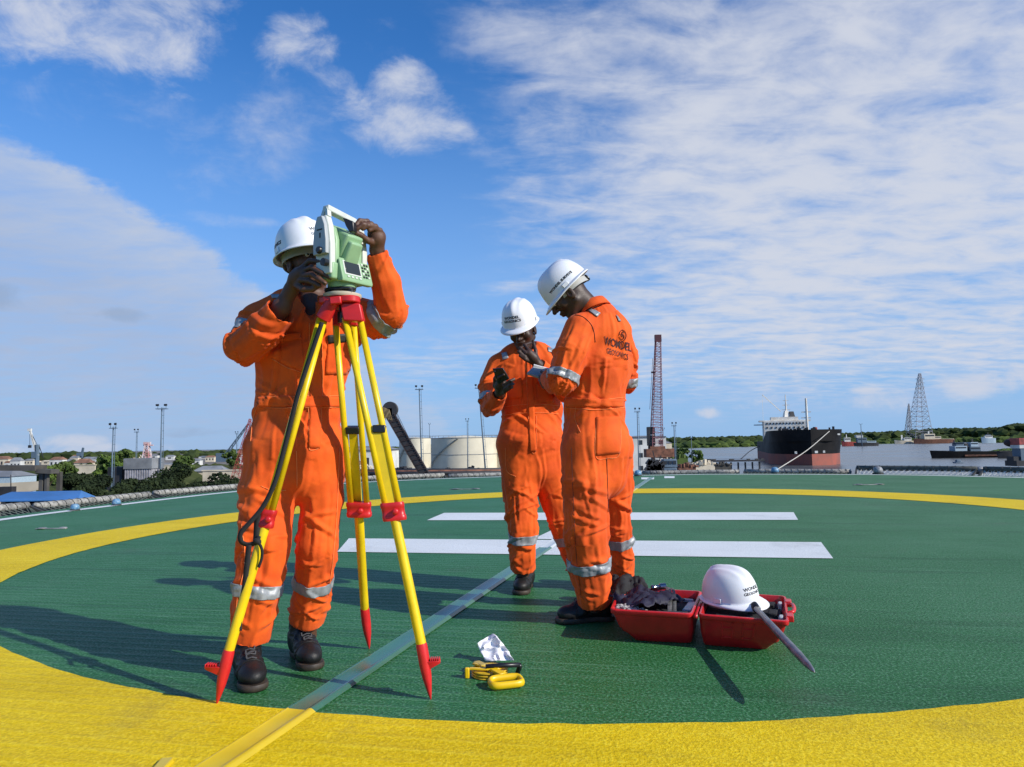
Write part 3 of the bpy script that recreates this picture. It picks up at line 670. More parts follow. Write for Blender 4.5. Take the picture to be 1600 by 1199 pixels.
for k in range(34):
    px = -10 + k * 12.6 + rw.uniform(-4, 4); d = rw.uniform(420, 1100); w = rw.uniform(7, 17)
    wm, wn = rw.choice([(M_cream, 'cream'), (M_whw, 'white'), (M_whw, 'white')]); rm, rn = rw.choice([(M_roofr, 'rust'), (M_roofg, 'grey'), (M_cream, 'pale')])
    house(px, w, 700.5 + (400 - px) * .018 + 10.8 * FPX / d * rw.uniform(.35, .75) + rw.uniform(0, 3), d, wm, rm, 'tiny %s %s-roofed house on the skyline, %s' % (wn, rn, ['at the photo edge', 'left of the slim dark crane', 'right of the slim dark crane', 'above the concrete gantry', 'left of the light green tree', 'behind the light green tree', 'left of the radio mast', 'behind the tallest mast', 'right of the tallest mast', 'above the open dark tree', 'left of the red boom', 'behind the red boom'][min(11, max(0, int((px + 10) / 34)))]), nwin=1, group='tiny distant houses')
for px0, px1, yt, d, lb in ((238, 300, 727, 240, 'cream compound wall behind the low dark trees'), (318, 392, 735, 150, 'cream compound wall beside the red lattice boom'), (100, 150, 727, 230, 'cream compound wall behind the gantry trees')):
    mb = MB(); a, b = bx(px0, d), bx(px1, d); zt = ztop((px0 + px1) / 2, yt, d); mb.box(((a.x + b.x) / 2, d, (zt + GZ) / 2), (b.x - a.x, .4, zt - GZ)); mb.box(((a.x + b.x) / 2, d, zt), (b.x - a.x + .4, .7, .25)); tag(mb.build('compound_wall', M_cream), lb, 'wall', 'cream compound walls')
# grey container-like shed behind the hedge
c = bx(226, 130); w = 40 * 130 / FPX; h = ztop(226, 716, 130) - GZ; t = thing('corrugated_shed', 'tall grey corrugated shed standing above the dark hedge', 'shed', c)
mb = MB(); n = 22
for k in range(n): mb.box(c + Vector((-w / 2 + w * (k + .5) / n, 0 if k % 2 else -.12, h * .4)), (w / n, 4, h * .8))
mb.build('wall', mat('corrugated', (.34, .33, .35), .6, vary=.3, vscale=1), t); mb = MB(); mb.box(c + Vector((-w / 2 - 2.2, .6, h * .42)), (2.6, 4, h * .84)); mb.build('dark_side', M_dark, t); mb = MB(); mb.box(c + Vector((0, 0, h * .9)), (w + .4, 4.6, h * .2)); mb.build('roof', M_roofg, t)
# gantry
d = 62; t = thing('concrete_gantry', 'dark concrete beam on thick posts at the left edge above the blue roof', 'gantry', bx(70, d))
mb = MB(); a = P(-60, 731, d); b = P(64, 731.5, d); mb.bar(a, b, 1.6, .45); b2 = P(86, 737, d); mb.bar(P(62, 736, d), b2, 1.2, .35); mb.build('beam', M_conc, t)
for px in (66, 74, 82):
    mb = MB(); q = P(px, 738, d); mb.box((q.x, d + (0 if px != 82 else 1), (q.z + GZ) / 2), (.33 if px != 74 else .22, .35, q.z - GZ)); mb.build('post', M_conc, t)
# blue roof shed
d = 58; t = thing('blue_roof_shed', 'low shed with a bright blue sheet roof beyond the deck edge', 'shed', bx(70, d))
e0, e1, e2, e3 = P(-25, 784, 54), P(122, 781.5, 54), P(150, 777, 62), P(-10, 779, 62); r0, r1 = P(18, 769.5, 58), P(127, 767.5, 58)
mb = MB(); mb.add([e0, e1, e2, e3, r0, r1], [(0, 1, 5, 4), (1, 2, 5), (2, 3, 4, 5), (3, 0, 4)]); mb.build('roof', M_blroof, t, solid=.08)
mb = MB(); mb.prism([(e0.x + 1, 55), (e1.x - .6, 55), (e2.x - 1, 61.5), (e3.x + 1, 61.5)], GZ, e1.z - .25); mb.build('wall', M_dark, t)
house(16, 46, 733, 75, M_lblue, M_roofg, 'pale blue cabin building under the concrete gantry', nwin=5, hip=.08, name='cabin_building', dep=4)
d = 68; t = thing('boundary_wall', 'cream boundary wall with a sloping end left of the dark hedge', 'wall', bx(20, d)); mb = MB()
q = [P(-60, 757, d), P(10, 755, d), P(66, 752, d), P(57, 766, d), P(40, 770, d)]; v = [(a.x, d, a.z) for a in q] + [(q[-1].x, d, GZ), (q[0].x, d, GZ)]
mb.add(v + [(a[0], d + .3, a[2]) for a in v], [tuple(range(7)), tuple(range(13, 6, -1))] + [(i, (i + 1) % 7, 7 + (i + 1) % 7, 7 + i) for i in range(7)]); mb.build('wall_slab', M_cream, t)
mb = MB(); mb.box(P(23, 768, d - 1) + Vector((0, -1, 0)), (1.3, .6, 1.0)); mb.tube([P(17, 770, d - 2), P(17, 742, d - 2)], .05, 6); tag(mb.build('wall_lamp', M_dark, bevel=.05), 'dark box with a thin post before the cream boundary wall', 'lamp post')

def mast(px, ptop, pbot, d, label, r=.16, ladder=True, lean=0.0, heads=4, m=None, spread=1.2):
    m = m or M_steelb; spread *= .5; r *= .8; heads = 2; top = P(px, ptop, d); base = Vector((top.x + lean, d, GZ)); t = thing('flood_light_mast', label, 'light mast', base, 'tall light masts')
    mb = MB(); mb.tube([base, base.lerp(top, .5), top], [r * 1.5, r * 1.1, r * .8], 8); mb.build('pole', m, t, smooth=True)
    mb = MB(); mb.box(top + Vector((0, 0, -.25)), (spread * 2.0, spread * .8, .12)); 
    for k in range(heads): mb.bar(top + Vector(((k / (heads - 1) - .5) * spread * 1.5, 0, -.2)), top + Vector(((k / (heads - 1) - .5) * spread * 1.5, 0, .35)), .06)
    mb.build('platform', m, t)
    for k in range(heads):
        mb = MB(); mb.box(top + Vector(((k / (heads - 1) - .5) * spread * 1.5, -.2, .45)), (spread * .5, .3, .3), Matrix.Rotation(.4, 3, 'X')); mb.build('flood_lamp', M_dark, t)
    if ladder:
        mb = MB(); off = Vector((r * 3.4, 0, 0)); a = base + off; b = top + off * .8; mb.bar(a, b, .07); n = int((top.z - GZ) / 1.4)
        for k in range(n): q = base.lerp(top, k / n); mb.bar(q, q + off, .06)
        mb.build('ladder', m, t)
mast(177, 667, 745, 120, 'slim blue-grey light mast in front of the light green tree', .15)
mast(213.5, 674, 720, 190, 'thin light mast left of the tallest left mast', .12, heads=3)
mast(253, 637, 720, 130, 'tallest light mast at the left, with a ladder, above the hedge', .17, spread=2.0)
mast(370, 677, 710, 260, 'far light mast left of the tripod worker', .2, heads=3)
mast(655, 607, 730, 150, 'tall light mast in front of the left storage tank', .17, lean=.6, spread=1.7)
mast(730, 657, 730, 230, 'short light mast in front of the large storage tank', .16, heads=3)
mast(748, 605, 735, 160, 'leaning light mast just left of the worker with the phone', .18, lean=1.6, spread=1.8)
mast(995.5, 642, 745, 150, 'light mast between the right worker and the red crane', .14, heads=3)
mast(1053, 664, 735, 170, 'grey light mast right of the red crane', .16, heads=3)
mast(1036, 671, 700, 300, 'far thin light mast just right of the red crane boom', .18, heads=3, ladder=False)
mast(1080, 684, 700, 300, 'thin dark pole on the quay before the far bank', .15, heads=2, ladder=False)
mast(1345, 663, 690, 900, 'far light mast behind the barges right of the ship', .6, heads=3, ladder=False, spread=4)
mast(671, 663, 700, 400, 'faint thin mast behind the storage tanks', .2, heads=2, ladder=False)

def lattice(mb, a, b, w0, w1, n, r, diag=True, up=Vector((0, 1, 0))):
    a = Vector(a); b = Vector(b); t = (b - a).normalized(); x = t.cross(up).normalized(); y = x.cross(t)
    def cor(k, i): q = a.lerp(b, k / n); w = (w0 + (w1 - w0) * k / n) / 2; sx, sy = ((-1, -1), (1, -1), (1, 1), (-1, 1))[i]; return q + x * sx * w + y * sy * w
    for i in range(4): mb.bar(cor(0, i), cor(n, i), r)
    for k in range(n):
        for i in range(4):
            j = (i + 1) % 4; mb.bar(cor(k + 1, i), cor(k + 1, j), r * .7)
            if diag: (mb.bar(cor(k, i), cor(k + 1, j), r * .6) if (k + i) % 2 else mb.bar(cor(k, j), cor(k + 1, i), r * .6))
# slim dark crane, far left
d = 330; t = thing('slim_crane', 'slim dark harbour crane with a thin raised jib at the far left', 'crane', bx(59, d))
mb = MB(); b0 = bx(59, d); tp = P(58.5, 695, d); mb.tube([b0, tp], .9, 8); mb.box(P(55, 711, d), (2.4, 2, 3)); mb.build('tower', M_steelb, t)
mb = MB(); lattice(mb, P(59, 712, d), P(47, 673, d), .9, .5, 14, .22); mb.box(P(46.5, 672, d), (1.5, 1, 1.2)); mb.build('jib', M_whw, t)
mb = MB(); mb.bar(P(47, 673, d), P(58.5, 696, d), .14); mb.bar(P(46.5, 673, d), P(46.5, 697, d), .12); mb.box(P(46.5, 698, d), (1, 1, 1.3)); mb.bar(P(61, 697, d), P(68, 716, d), .25); mb.build('cable', M_dark, t)
d = 420; mb = MB(); lattice(mb, P(127, 716, d), P(130, 700, d), 1.0, .6, 7, .3); mb.box(P(125, 710, d), (3, 2, 2)); tag(mb.build('small_jib', M_steelb), 'small tilted grey jib among the skyline houses', 'crane')
d = 300; mb = MB(); q = bx(230, d); mb2 = None
lattice(mb, q, P(230, 694, d), 4.5, 1.2, 9, .35); mb.box(P(230, 693, d), (3, .6, 1.2)); mb.box(P(232, 696, d), (4, .6, .5)); tag(mb.build('radio_mast', mat('red_white', (.5, .2, .18), .6, col2=(.7, .7, .7), vscale=.25)), 'small red and white lattice radio mast behind the grey shed', 'radio mast')
# red boom lying beside the worker
d = 100; t = thing('red_boom_crane', 'thin red lattice boom leaning up beside the tripod worker', 'crane', bx(362, d))
mb = MB(); lattice(mb, P(362, 772, d), P(391, 655, d), 1.15, .25, 18, .055); mb.build('boom', M_redst, t); mb = MB(); mb.bar(P(391, 655, d), P(420, 745, d), .05); mb.box(P(382, 768, d), (3, 2, 2)); mb.build('machine_house', M_redst, t)
d = 330; t = thing('grey_jib_crane', 'distant grey jib rising to the right behind the tripod worker', 'crane', bx(352, d)); mb = MB(); lattice(mb, P(352, 712, d), P(388, 663, d), 1.1, .6, 16, .2); mb.build('jib', M_steelb, t); mb = MB(); mb.box(P(350, 715, d), (6, 4, 4)); mb.build('machine_house', M_steelb, t)

# storage tanks
def tank(px, pw, ptop, pbot, d, label):
    b = bx(px, d); rad = pw / 2 * d / FPX; h = ztop(px, ptop, d) - GZ; b.y += rad; t = thing('storage_tank', label, 'storage tank', b, 'cream storage tanks')
    mb = MB(); mb.lathe([(rad, 0), (rad, h), (rad * .98, h + .02)], b, 56, cap=False); mb.build('shell', M_tank, t, smooth=True, auto=40)
    mb = MB(); mb.lathe([(rad + .12, h), (rad * .5, h + rad * .045), (.3, h + rad * .085)], b, 56); mb.build('roof', M_tank, t, smooth=True)
    mb = MB()
    for zz, r_ in ((h + .05, .14), (h * .5, .12), (.2, .3)): mb.tube([b + Vector(((rad + .05) * math.cos(a), (rad + .05) * math.sin(a), zz)) for a in [2 * PI * k / 48 for k in range(49)]], r_, 5, cap=False)
    mb.build('wind_girder', M_roofg, t)
    mb = MB(); n = 32
    for k in range(n):
        a = 2 * PI * k / n; q = b + Vector((rad * math.cos(a), rad * math.sin(a), h)); mb.bar(q, q + Vector((0, 0, 1.1)), .09)
    mb.tube([b + Vector((rad * math.cos(a), rad * math.sin(a), h + 1.1)) for a in [2 * PI * k / 48 for k in range(49)]], .05, 4, cap=False); mb.build('handrail', M_roofg, t)
    mb = MB(); n = 26
    for k in range(n):
        a0 = R(185) + R(80) * k / n; q = b + Vector(((rad + .5) * math.cos(a0), (rad + .5) * math.sin(a0), h * k / n)); mb.box(q, (.9, .9, .15))
    mb.build('stair', M_dark, t)
tank(645, 50, 685, 728, 330, 'left storage tank, behind the dark dredger boom')
tank(722, 108, 684.5, 735, 290, 'largest storage tank, in the middle of the row')
tank(800, 90, 684, 735, 300, 'storage tank half hidden by the worker with the phone')
# warehouse left of tanks and yard clutter
house(580, 76, 697, 250, M_whw, M_roofg, 'pale low warehouse seen through the tripod legs', nwin=5, hip=.12, name='warehouse', dep=14)
house(540, 50, 716, 190, M_cream, M_roofr, 'cream shed seen between the yellow tripod legs', nwin=4, hip=.2, name='warehouse', dep=8)
def truck(px, d, m, label):
    b = bx(px, d); t = thing('truck', label, 'truck', b, 'parked trucks on the quay'); mb = MB(); mb.box(b + Vector((-1, 0, 1.9)), (4.6, 2.3, 1.6)); mb.build('cargo_bed', m, t, bevel=.08)
    mb = MB(); mb.box(b + Vector((2.2, 0, 1.7)), (1.7, 2.2, 2.0), taper=.85); mb.build('cab', m, t, bevel=.1); mb = MB(); mb.box(b + Vector((2.3, -1.06, 2.1)), (1.1, .1, .6)); mb.build('window', M_win, t)
    for x in (-2.4, -1.2, 2.2):
        mb = MB(); mb.lathe([(.5, -.15), (.5, .15)], b + Vector((x, -1.05, .5)), 12, Matrix.Rotation(PI / 2, 3, 'X')); mb.build('wheel', M_dark, t)
truck(585, 150, M_redst, 'red truck parked on the quay seen between the tripod legs'); truck(602, 165, M_redst, 'red truck parked behind the dark dredger boom'); truck(545, 160, M_redst, 'rusty red truck between worker and tripod')
truck(690, 175, M_steelb, 'blue-grey truck parked below the largest storage tank'); truck(757, 165, M_steelb, 'dark blue truck parked at the foot of the leaning mast')
# quay wall / pipe rack: dark band beyond the deck
d = 118; t = thing('pipe_rack', 'long dark pipe rack running along the quay below the tanks', 'pipe rack', bx(650, d))
for k, zz in enumerate((0, .8, 1.6)):
    mb = MB(); mb.tube([P(470, 741 - k * 2.0, d + k), P(880, 738 - k * 2.6, d + k)], .28, 8); mb.build('pipe', M_rust if k == 1 else M_dark, t, smooth=True)
mb = MB()
for px in range(480, 880, 14): q = P(px, 739, d + 1); mb.box((q.x, d + 1, (q.z + GZ) / 2), (.35, 3, q.z - GZ))
mb.build('trestle', M_dark, t)
# low clutter blobs on quay
for k, (px, py, w, h, d, m, lb) in enumerate([(572, 728, 18, 8, 135, M_cream, 'pale stacked sacks behind the tripod legs'), (630, 731, 24, 8, 140, M_dark, 'dark crates at the foot of the left tank'), (700, 733, 20, 6, 138, M_conc, 'brown crate stack below the largest tank'),
        (738, 732, 26, 9, 136, M_dark, 'black covered stack right of the tanks'), (600, 727, 12, 10, 142, M_rust, 'rusty drum stack near the dredger boom'), (1072, 726, 30, 9, 150, M_rust, 'rust brown scrap pile right of the grey machine'), (1100, 722, 34, 9, 190, M_cream, 'sandy rubble heap at the end of the quay'), (1128, 724, 26, 7, 190, M_conc, 'dark heap beside the jetty'), (1062, 712, 26, 8, 230, M_leafm, 'low overgrown mound at the quay')]):
    b = P(px, py + h / 2, d); W_ = w * d / FPX; Hh = h * d / FPX; mb = MB()
    for i in range(22):
        u = random.uniform(-.5, .5); hh = Hh * (1 - abs(u) * 1.2) * random.uniform(.5, 1); s_ = W_ * random.uniform(.08, .2); mb.box(b + Vector((u * W_, random.uniform(-1, 1), hh / 2)), (s_, s_, hh), Matrix.Rotation(random.uniform(0, 1.5), 3, 'Z') @ Matrix.Rotation(random.uniform(-.2, .2), 3, 'X'))
    mb.box((b.x, b.y, (b.z + GZ) / 2), (W_ * .9, 2, b.z - GZ)); tag(mb.build('yard_stack', m, bevel=.04), lb, 'stack')

# dredger boom
M_dkred = mat('dark_rusty_steel', (.045, .028, .028), .7, vary=.4, vscale=.6)
d = 55; t = thing('dredger_boom', 'thick dark boom with a round sheave head rising behind the tripod', 'boom', P(668, 745, d))
a, b = P(667, 746, d), P(611, 650, d); mb = MB(); mb.bar(a, b, .64, .64, up=(0, 1, 0))
mb.build('boom', M_dark, t, bevel=.04)
mb = MB(); x = (b - a).normalized(); side = Vector((x.z, 0, -x.x))
for k in (-1, 1): mb.bar(a + side * k * .34 + Vector((0, -.38, 0)), b + side * k * .34 + Vector((0, -.38, 0)), .06)
for k in range(26): q = a.lerp(b, k / 26) + Vector((0, -.38, 0)); q2 = a.lerp(b, (k + 1) / 26) + Vector((0, -.38, 0)); mb.bar(q + side * .34, q2 - side * .34 if k % 2 else q - side * .34, .04)
mb.build('boom_lattice', M_dkred, t)
mb = MB(); rx = Matrix.Rotation(PI / 2, 3, 'X'); hd = P(607.5, 642, d); mb.lathe([(.15, -.3), (.55, -.3), (.6, -.2), (.5, -.12), (.5, .12), (.6, .2), (.55, .3), (.15, .3)], hd + Vector((.12, 0, .1)), 20, rx); mb.build('sheave', M_dark, t, smooth=True, auto=40)
mb = MB()
for k in range(6): mb.bar(hd + Vector((-.42 + .1 * k, -.36, .28 - .04 * k)), hd + Vector((-.3 + .12 * k, -.36, -.75)), .07, .05)
mb.box(hd + Vector((-.08, 0, -.2)), (.75, .6, .75)); mb.build('sheave_guard', mat('guard_tan', (.35, .26, .13), .8, vary=.5, vscale=3), t)
mb = MB()
for k in range(3): mb.tube([hd + Vector((.45, -.1 * k, .2 - .1 * k)), P(652 - k * 4, 712, d)], .02, 5); 
mb.build('cable', M_dark, t)

# white plant building behind the right worker and the red crane
house(1002, 62, 681, 240, M_whw, M_roofg, 'white plant building behind the right worker and the crane', nwin=4, hip=.03, name='plant_building', dep=16, floors=3)
house(1036, 18, 688, 260, M_cream, M_roofg, 'small cream block right of the crane', nwin=2, hip=.1, name='plant_building', dep=10)
d = 190; t = thing('red_lattice_crane', 'tall faded red lattice boom crane with a black cab', 'crane', bx(1024, d))
mb = MB(); lattice(mb, P(1026, 708, d), P(1028.5, 534, d), 2.9, 1.25, 44, .12); mb.bar(P(1016, 680, d), P(1023.5, 532, d), .16); mb.bar(P(1019.5, 700, d), P(1025, 532, d), .12); mb.bar(P(1015.3, 640, d), P(1020, 560, d), .1)
mb.build('boom', M_pink, t)
mb = MB(); mb.box(P(1028, 529, d), (1.7, 1.2, 1.9)); mb.box(P(1021, 582, d), (1.2, .5, .4)); mb.build('boom_head', mat('dark_red_head', (.07, .015, .02), .6), t)
mb = MB(); mb.box(P(1017, 682, d), (1.9, 2, 5.0)); mb.box(P(1017, 697, d), (1.3, 1.4, 1.2)); mb.build('cab', M_dark, t, bevel=.1); mb = MB(); mb.box(P(1018, 680, d) + Vector((0, -1.05, 0)), (1.0, .06, .25)); mb.build('cab_plate', M_whw, t)
mb = MB(); mb.box(P(1030, 708, d), (7.5, 4, 2.2)); mb.box(P(1026, 702, d), (4, 3, 1.5)); lattice(mb, bx(1029, d), P(1029, 708, d), 3.6, 3.2, 6, .22); mb.build('machine_house', M_rust, t)
d = 130; t = thing('yard_machine', 'grey boxy machine with windows at the foot of the red crane', 'machine', bx(1044, d)); mb = MB(); q = P(1045, 731, d); mb.box((q.x, d, (q.z + GZ) / 2), (2.4, 2.4, q.z - GZ)); mb.build('body', M_steelb, t, bevel=.1)
mb = MB(); q = P(1045, 724, d); mb.box(q, (2.6, 2.4, 1.5), taper=.9); mb.build('cab', M_steelb, t, bevel=.1)
for k in range(3): mb = MB(); mb.box(q + Vector((-.8 + k * .8, -1.2, .15)), (.6, .1, .6)); mb.build('window', M_win, t)
d = 120; mb = MB()
for i in range(26): px = random.uniform(1010, 1036); q = P(px, random.uniform(722, 738), d); mb.box(q, (random.uniform(.3, 1), 1, random.uniform(.3, 1.2)), Matrix.Rotation(random.uniform(0, 3), 3, 'Y'))
mb.bar(P(1020, 705, d), P(1028, 740, d), .15); mb.bar(P(1033, 712, d), P(1022, 742, d), .15); tag(mb.build('winch_frame', M_dark), 'dark winch frame at the base of the red crane', 'winch')
# jetty
t = thing('jetty', 'dark low jetty beside the black ship', 'jetty', bx(1140, 235)); mb = MB(); a, b = P(1092, 721, 235), P(1192, 719.5, 235); mb.bar(a, b, 4, .5); mb.build('jetty_deck', M_dark, t); 
for k in range(9): mb = MB(); q = a.lerp(b, (k + .5) / 9); mb.box((q.x, q.y, (q.z + WZ) / 2 - .5), (.4, .6, q.z - WZ)); mb.build('pile', M_dark, t)
mb = MB()
for k in range(8): q = a.lerp(b, random.random()); mb.box(q + Vector((0, 0, .45)), (random.uniform(.5, 2), 1, random.uniform(.2, .5)))
mb.build('bollard_row', M_conc, t)

# ------------------------------------------------------------------ ship
M_hull = mat('black_hull', (.008, .008, .009), .6, col2=(.018, .017, .017), vscale=.12, detail=8, spec=.12); M_boot = mat('red_boot_topping', (.33, .085, .055), .75, col2=(.22, .075, .055), vscale=.15, detail=8); M_sup = mat('ship_white', (.84, .81, .72), .7, col2=(.70, .62, .50), vscale=.3, detail=6)
stem = bx(1268, 322, WZ); stern = bx(1222, 470, WZ); ax = (stem - stern).normalized(); ax.z = 0; lat = Vector((ax.y, -ax.x, 0)); LS_ = (stem - stern).length
t = thing('cargo_ship', 'large black-hulled cargo ship with a red waterline band moored on the river', 'ship', stern)
def hullring(z, flare, L0=0.0):
    pts = []
    for k in range(25):
        u = k / 24; s_ = LS_ * (L0 + (1 - L0) * u)
        if u < .1: w = .82 + .18 * math.sin(u / .1 * PI / 2)
        elif s_ < LS_ - 34: w = 1.0
        else: q = (s_ - (LS_ - 34)) / 34; w = math.sqrt(max(0, 1 - q ** (2.3 + flare)))
        pts.append((s_, w * 16.2))
    ring = [stern + ax * s_ + lat * w for s_, w in pts] + [stern + ax * s_ - lat * w for s_, w in reversed(pts)]
    return [Vector((p.x, p.y, z)) for p in ring]
zr = ztop(1290, 709.5, 322); zd = ztop(1200, 690, 420); zf = ztop(1280, 671.5, 330)
mb = MB(); mb.rings([hullring(WZ - 1, -.6), hullring(zr, -.5)]); mb.build('boot_topping', M_boot, t, smooth=True, auto=50)
mb = MB(); mb.rings([hullring(zr, -.5), hullring((zr + zd) / 2, .0), hullring(zd, .5)]); mb.build('hull', M_hull, t, smooth=True, auto=50)
top_ = hullring(zf, 1.6, .45); n_ = len(top_) // 2
for i, p in enumerate(top_): u_ = (i if i < n_ else len(top_) - 1 - i) / (n_ - 1); s_ = min(1, u_ / .55); p.z = zd + .3 + (zf - zd - .3) * s_ * s_ * (3 - 2 * s_)
mb = MB(); mb.rings([hullring(zd - .01, .5, .45), top_]); mb.build('forecastle', M_hull, t, smooth=True, auto=50)
def sb(mb, s_, w, z, size): mb.box(stern + ax * s_ + lat * w + Vector((0, 0, z - WZ)), size, Matrix.Rotation(math.atan2(ax.y, ax.x), 3, 'Z')); return mb
sz = ztop(1225, 658, 440); mb = MB(); sb(mb, 22, 0, (zd + sz) / 2, (16, 25, sz - zd)); mb.build('deckhouse', M_sup, t)
mb = MB(); sb(mb, 24, 0, sz + .2, (10, 30, .9)); sb(mb, 23, 0, sz + 1.6, (9, 16, 2.0)); mb.build('bridge', M_sup, t)
for r_ in range(3):
    zz = sz - 1.4 - r_ * 2.6
    for k in range(9 if r_ else 12): mb = MB(); sb(mb, 30.1, -10.5 + 21 * k / (8 if r_ else 11), zz, (.2, .9, 1.0)); mb.build('window', M_win, t)
mb = MB(); m0 = stern + ax * 24 - lat * 1.5; m0.z = sz + 2; mt = P(1221, 617, (stern + ax * 24).y); mb.tube([m0, Vector((m0.x, m0.y, mt.z))], [.7, .25], 8)
for zz in (.35, .55, .75): q = Vector((m0.x, m0.y, m0.z + (mt.z - m0.z) * zz)); mb.bar(q - lat * (3.2 - 2 * zz), q + lat * (3.2 - 2 * zz), .35)
mb.box(m0 + Vector((0, 0, 2)), (4, 4, 5), taper=.5); mb.build('main_mast', M_sup, t)
mb = MB(); mb.box(m0 - lat * 3 + Vector((0, 0, 2)), (3.5, 3.5, 4), taper=.6); mb.build('funnel', M_dark, t)
mb = MB(); f0 = stern + ax * (LS_ - 30) + lat * 2; q = P(1259.5, 632, f0.y); mb.tube([Vector((q.x, f0.y, zf)), Vector((q.x, f0.y, q.z + 3)), q], [.7, .5, .12], 8)
for py in (644, 653): qq = P(1259.5, py, f0.y); mb.bar(qq - lat * 2.2, qq + lat * 2.2, .5)
mb.build('fore_mast', M_sup, t, smooth=True, auto=40)
mb = MB(); dd = stern.y + 40; mb.bar(P(1220, 643, dd), P(1191, 617, dd), .45); mb.bar(P(1191, 617, dd), P(1192.5, 660, dd), .15); mb.build('derrick', M_sup, t)
mb = MB(); sb(mb, 24, 15.5, sz - 2, (5, 5, .6)); sb(mb, 30, -17, zd + 4, (5, 3, 3)); sb(mb, 34, -16, zd + 1.5, (7, 4, 2.5)); mb.build('deck_platform', M_sup, t)
mb = MB(); sb(mb, 26, -17.5, zd + 7.0, (2.6, 2.6, 2.6)); mb.build('lifeboat', M_redst, t, bevel=.6)
mb = MB()
for k in range(26): sb(mb, LS_ * .62 + random.uniform(0, 40), random.uniform(-13, 11), zf + .4, (random.uniform(.6, 2), random.uniform(.6, 2), random.uniform(.8, 2.2)))
for k in range(22): sb(mb, 45 + random.uniform(0, 40), -14 + random.uniform(-1, 1), zd + .8, (random.uniform(.6, 2), 1, random.uniform(1, 3.5)))
mb.build('deck_gear', M_dark, t)
mb = MB(); 
for px, py, w in ((1275.5, 706.5, 4.5), (1287.5, 706, 3), (1243.5, 707.5, 3.5)): mb.box(P(px, py, 316) , (w * .29, .3, 1.0))
mb.build('draught_mark', M_whw, t)
mb = MB(); 
for px, py, w in ((1303, 678.5, 7), (1310.5, 678.8, 4)): mb.box(P(px, py, 326), (w * .29, .3, .7))
mb.build('name_mark', M_whw, t)
ml = MB(); ml.tube(bez([P(1296, 674, 322), P(1262, 703, 290), P(1222, 729, 250), P(1200, 742, 225)], 8), .16, 5); tag(ml.build('mooring_line', mat('rope', (.5, .48, .42), .8)), 'long pale mooring line from the black ship bow down to the quay', 'rope')
ml = MB(); ml.tube(bez([P(1187, 697, 380), P(1172, 705, 330), P(1158, 717, 245)], 8), .2, 5); tag(ml.build('mooring_line', M_dark), 'dark mooring line from the ship side to the jetty', 'rope')

# ------------------------------------------------------------------ boats
def vessel(px0, px1, pwl, ptop, d, hullm, label, parts, name='work_boat', cat='boat', beam=None, sheer=.5, zoff=0):
    a = bx(px0, d, WZ); b = bx(px1, d, WZ); L = (b - a).length; h = ztop((px0 + px1) / 2, ptop, d) - WZ; beam = beam or L * .22; t = thing(name, label, cat, (a + b) / 2, 'boats on the river')
    def ring(z, e, s_):
        pts = []
        for k in range(11): u = k / 10; w = (math.sin(min(u * 3.2 + .12, PI / 2)) if u < .5 else math.cos(max(0, (u - .75) / .25) * .8)) * beam / 2 * s_; pts.append((a.x - e + (L + e) * u, w))
        return [Vector((x, a.y - w, z + (sheer * h * .6 * max(0, .35 - i / 10) / .35 if z > WZ + .5 else 0))) for i, (x, w) in enumerate(pts)] + [Vector((x, a.y + w, z + (sheer * h * .6 * max(0, .35 - i / 10) / .35 if z > WZ + .5 else 0))) for i, (x, w) in reversed(list(enumerate(pts)))]
    mb = MB(); mb.rings([ring(WZ - .5, -1, .8), ring(WZ + h, 0, 1)]); mb.build('hull', hullm, t)
    for (nm, m, x0, x1, y0, y1, dep) in parts:
        mb = MB(); p, q = P(x0, y1, d), P(x1, y0, d); mb.box(((p.x + q.x) / 2, d, (p.z + q.z) / 2), (q.x - p.x, beam * dep, q.z - p.z)); mb.build(nm, m, t)
        if m is not M_win and (q.x - p.x) > L * .06 and nm != 'mast':
            mb = MB(); mb.box(((p.x + q.x) / 2, d - beam * dep / 2 - .05, p.z + (q.z - p.z) * .68), ((q.x - p.x) * .86, .15, (q.z - p.z) * .25))
            mb.build('window_band', M_win, t)
    return t
vessel(1453, 1571, 713, 706, 400, M_hull, 'long low dark tug boat with two cabins on the river', [('rubbing_strake', M_rust, 1500, 1571, 709.5, 713, 1.02), ('cabin', M_lblue, 1488, 1506, 697, 705, .6), ('wheelhouse', M_steelb, 1491, 1503, 692, 697, .4), ('mast', M_dark, 1490, 1491.5, 688, 693, .05), ('cabin', M_steelb, 1512, 1527, 698, 706, .6), ('wheelhouse', M_lblue, 1514, 1525, 691, 698, .4), ('funnel', M_dark, 1506, 1510, 693, 704, .3), ('mast', M_dark, 1518, 1520, 686, 692, .05), ('canopy', M_steelb, 1488, 1508, 691.2, 692.2, .5)], 'tug_boat', 'tug boat')
vessel(1556, 1608, 713, 706, 380, M_dark, 'dark flat barge lying right of the tug boat', [('cargo_heap', M_conc, 1560, 1600, 704, 706, .7)], 'flat_barge', 'barge', sheer=0)
vessel(1398, 1428, 692, 689, 1290, M_cream, 'pale boat with a raised stern derrick before the pylon', [('cabin', M_whw, 1412, 1423, 684, 689, .6), ('mast', M_whw, 1408, 1410, 680, 688, .1)])
vessel(1428, 1490, 692, 687, 1270, M_rust, 'large tan and rust dredger below the pylon', [('cabin', M_cream, 1442, 1458, 678, 687, .7), ('deckhouse', M_cream, 1458, 1468, 682, 687, .6), ('mast', M_whw, 1450, 1451.5, 674, 679, .1), ('spoil_heap', M_cream, 1466, 1488, 685.5, 687.5, .6), ('crane_post', M_dark, 1434, 1436, 679, 687, .1)])
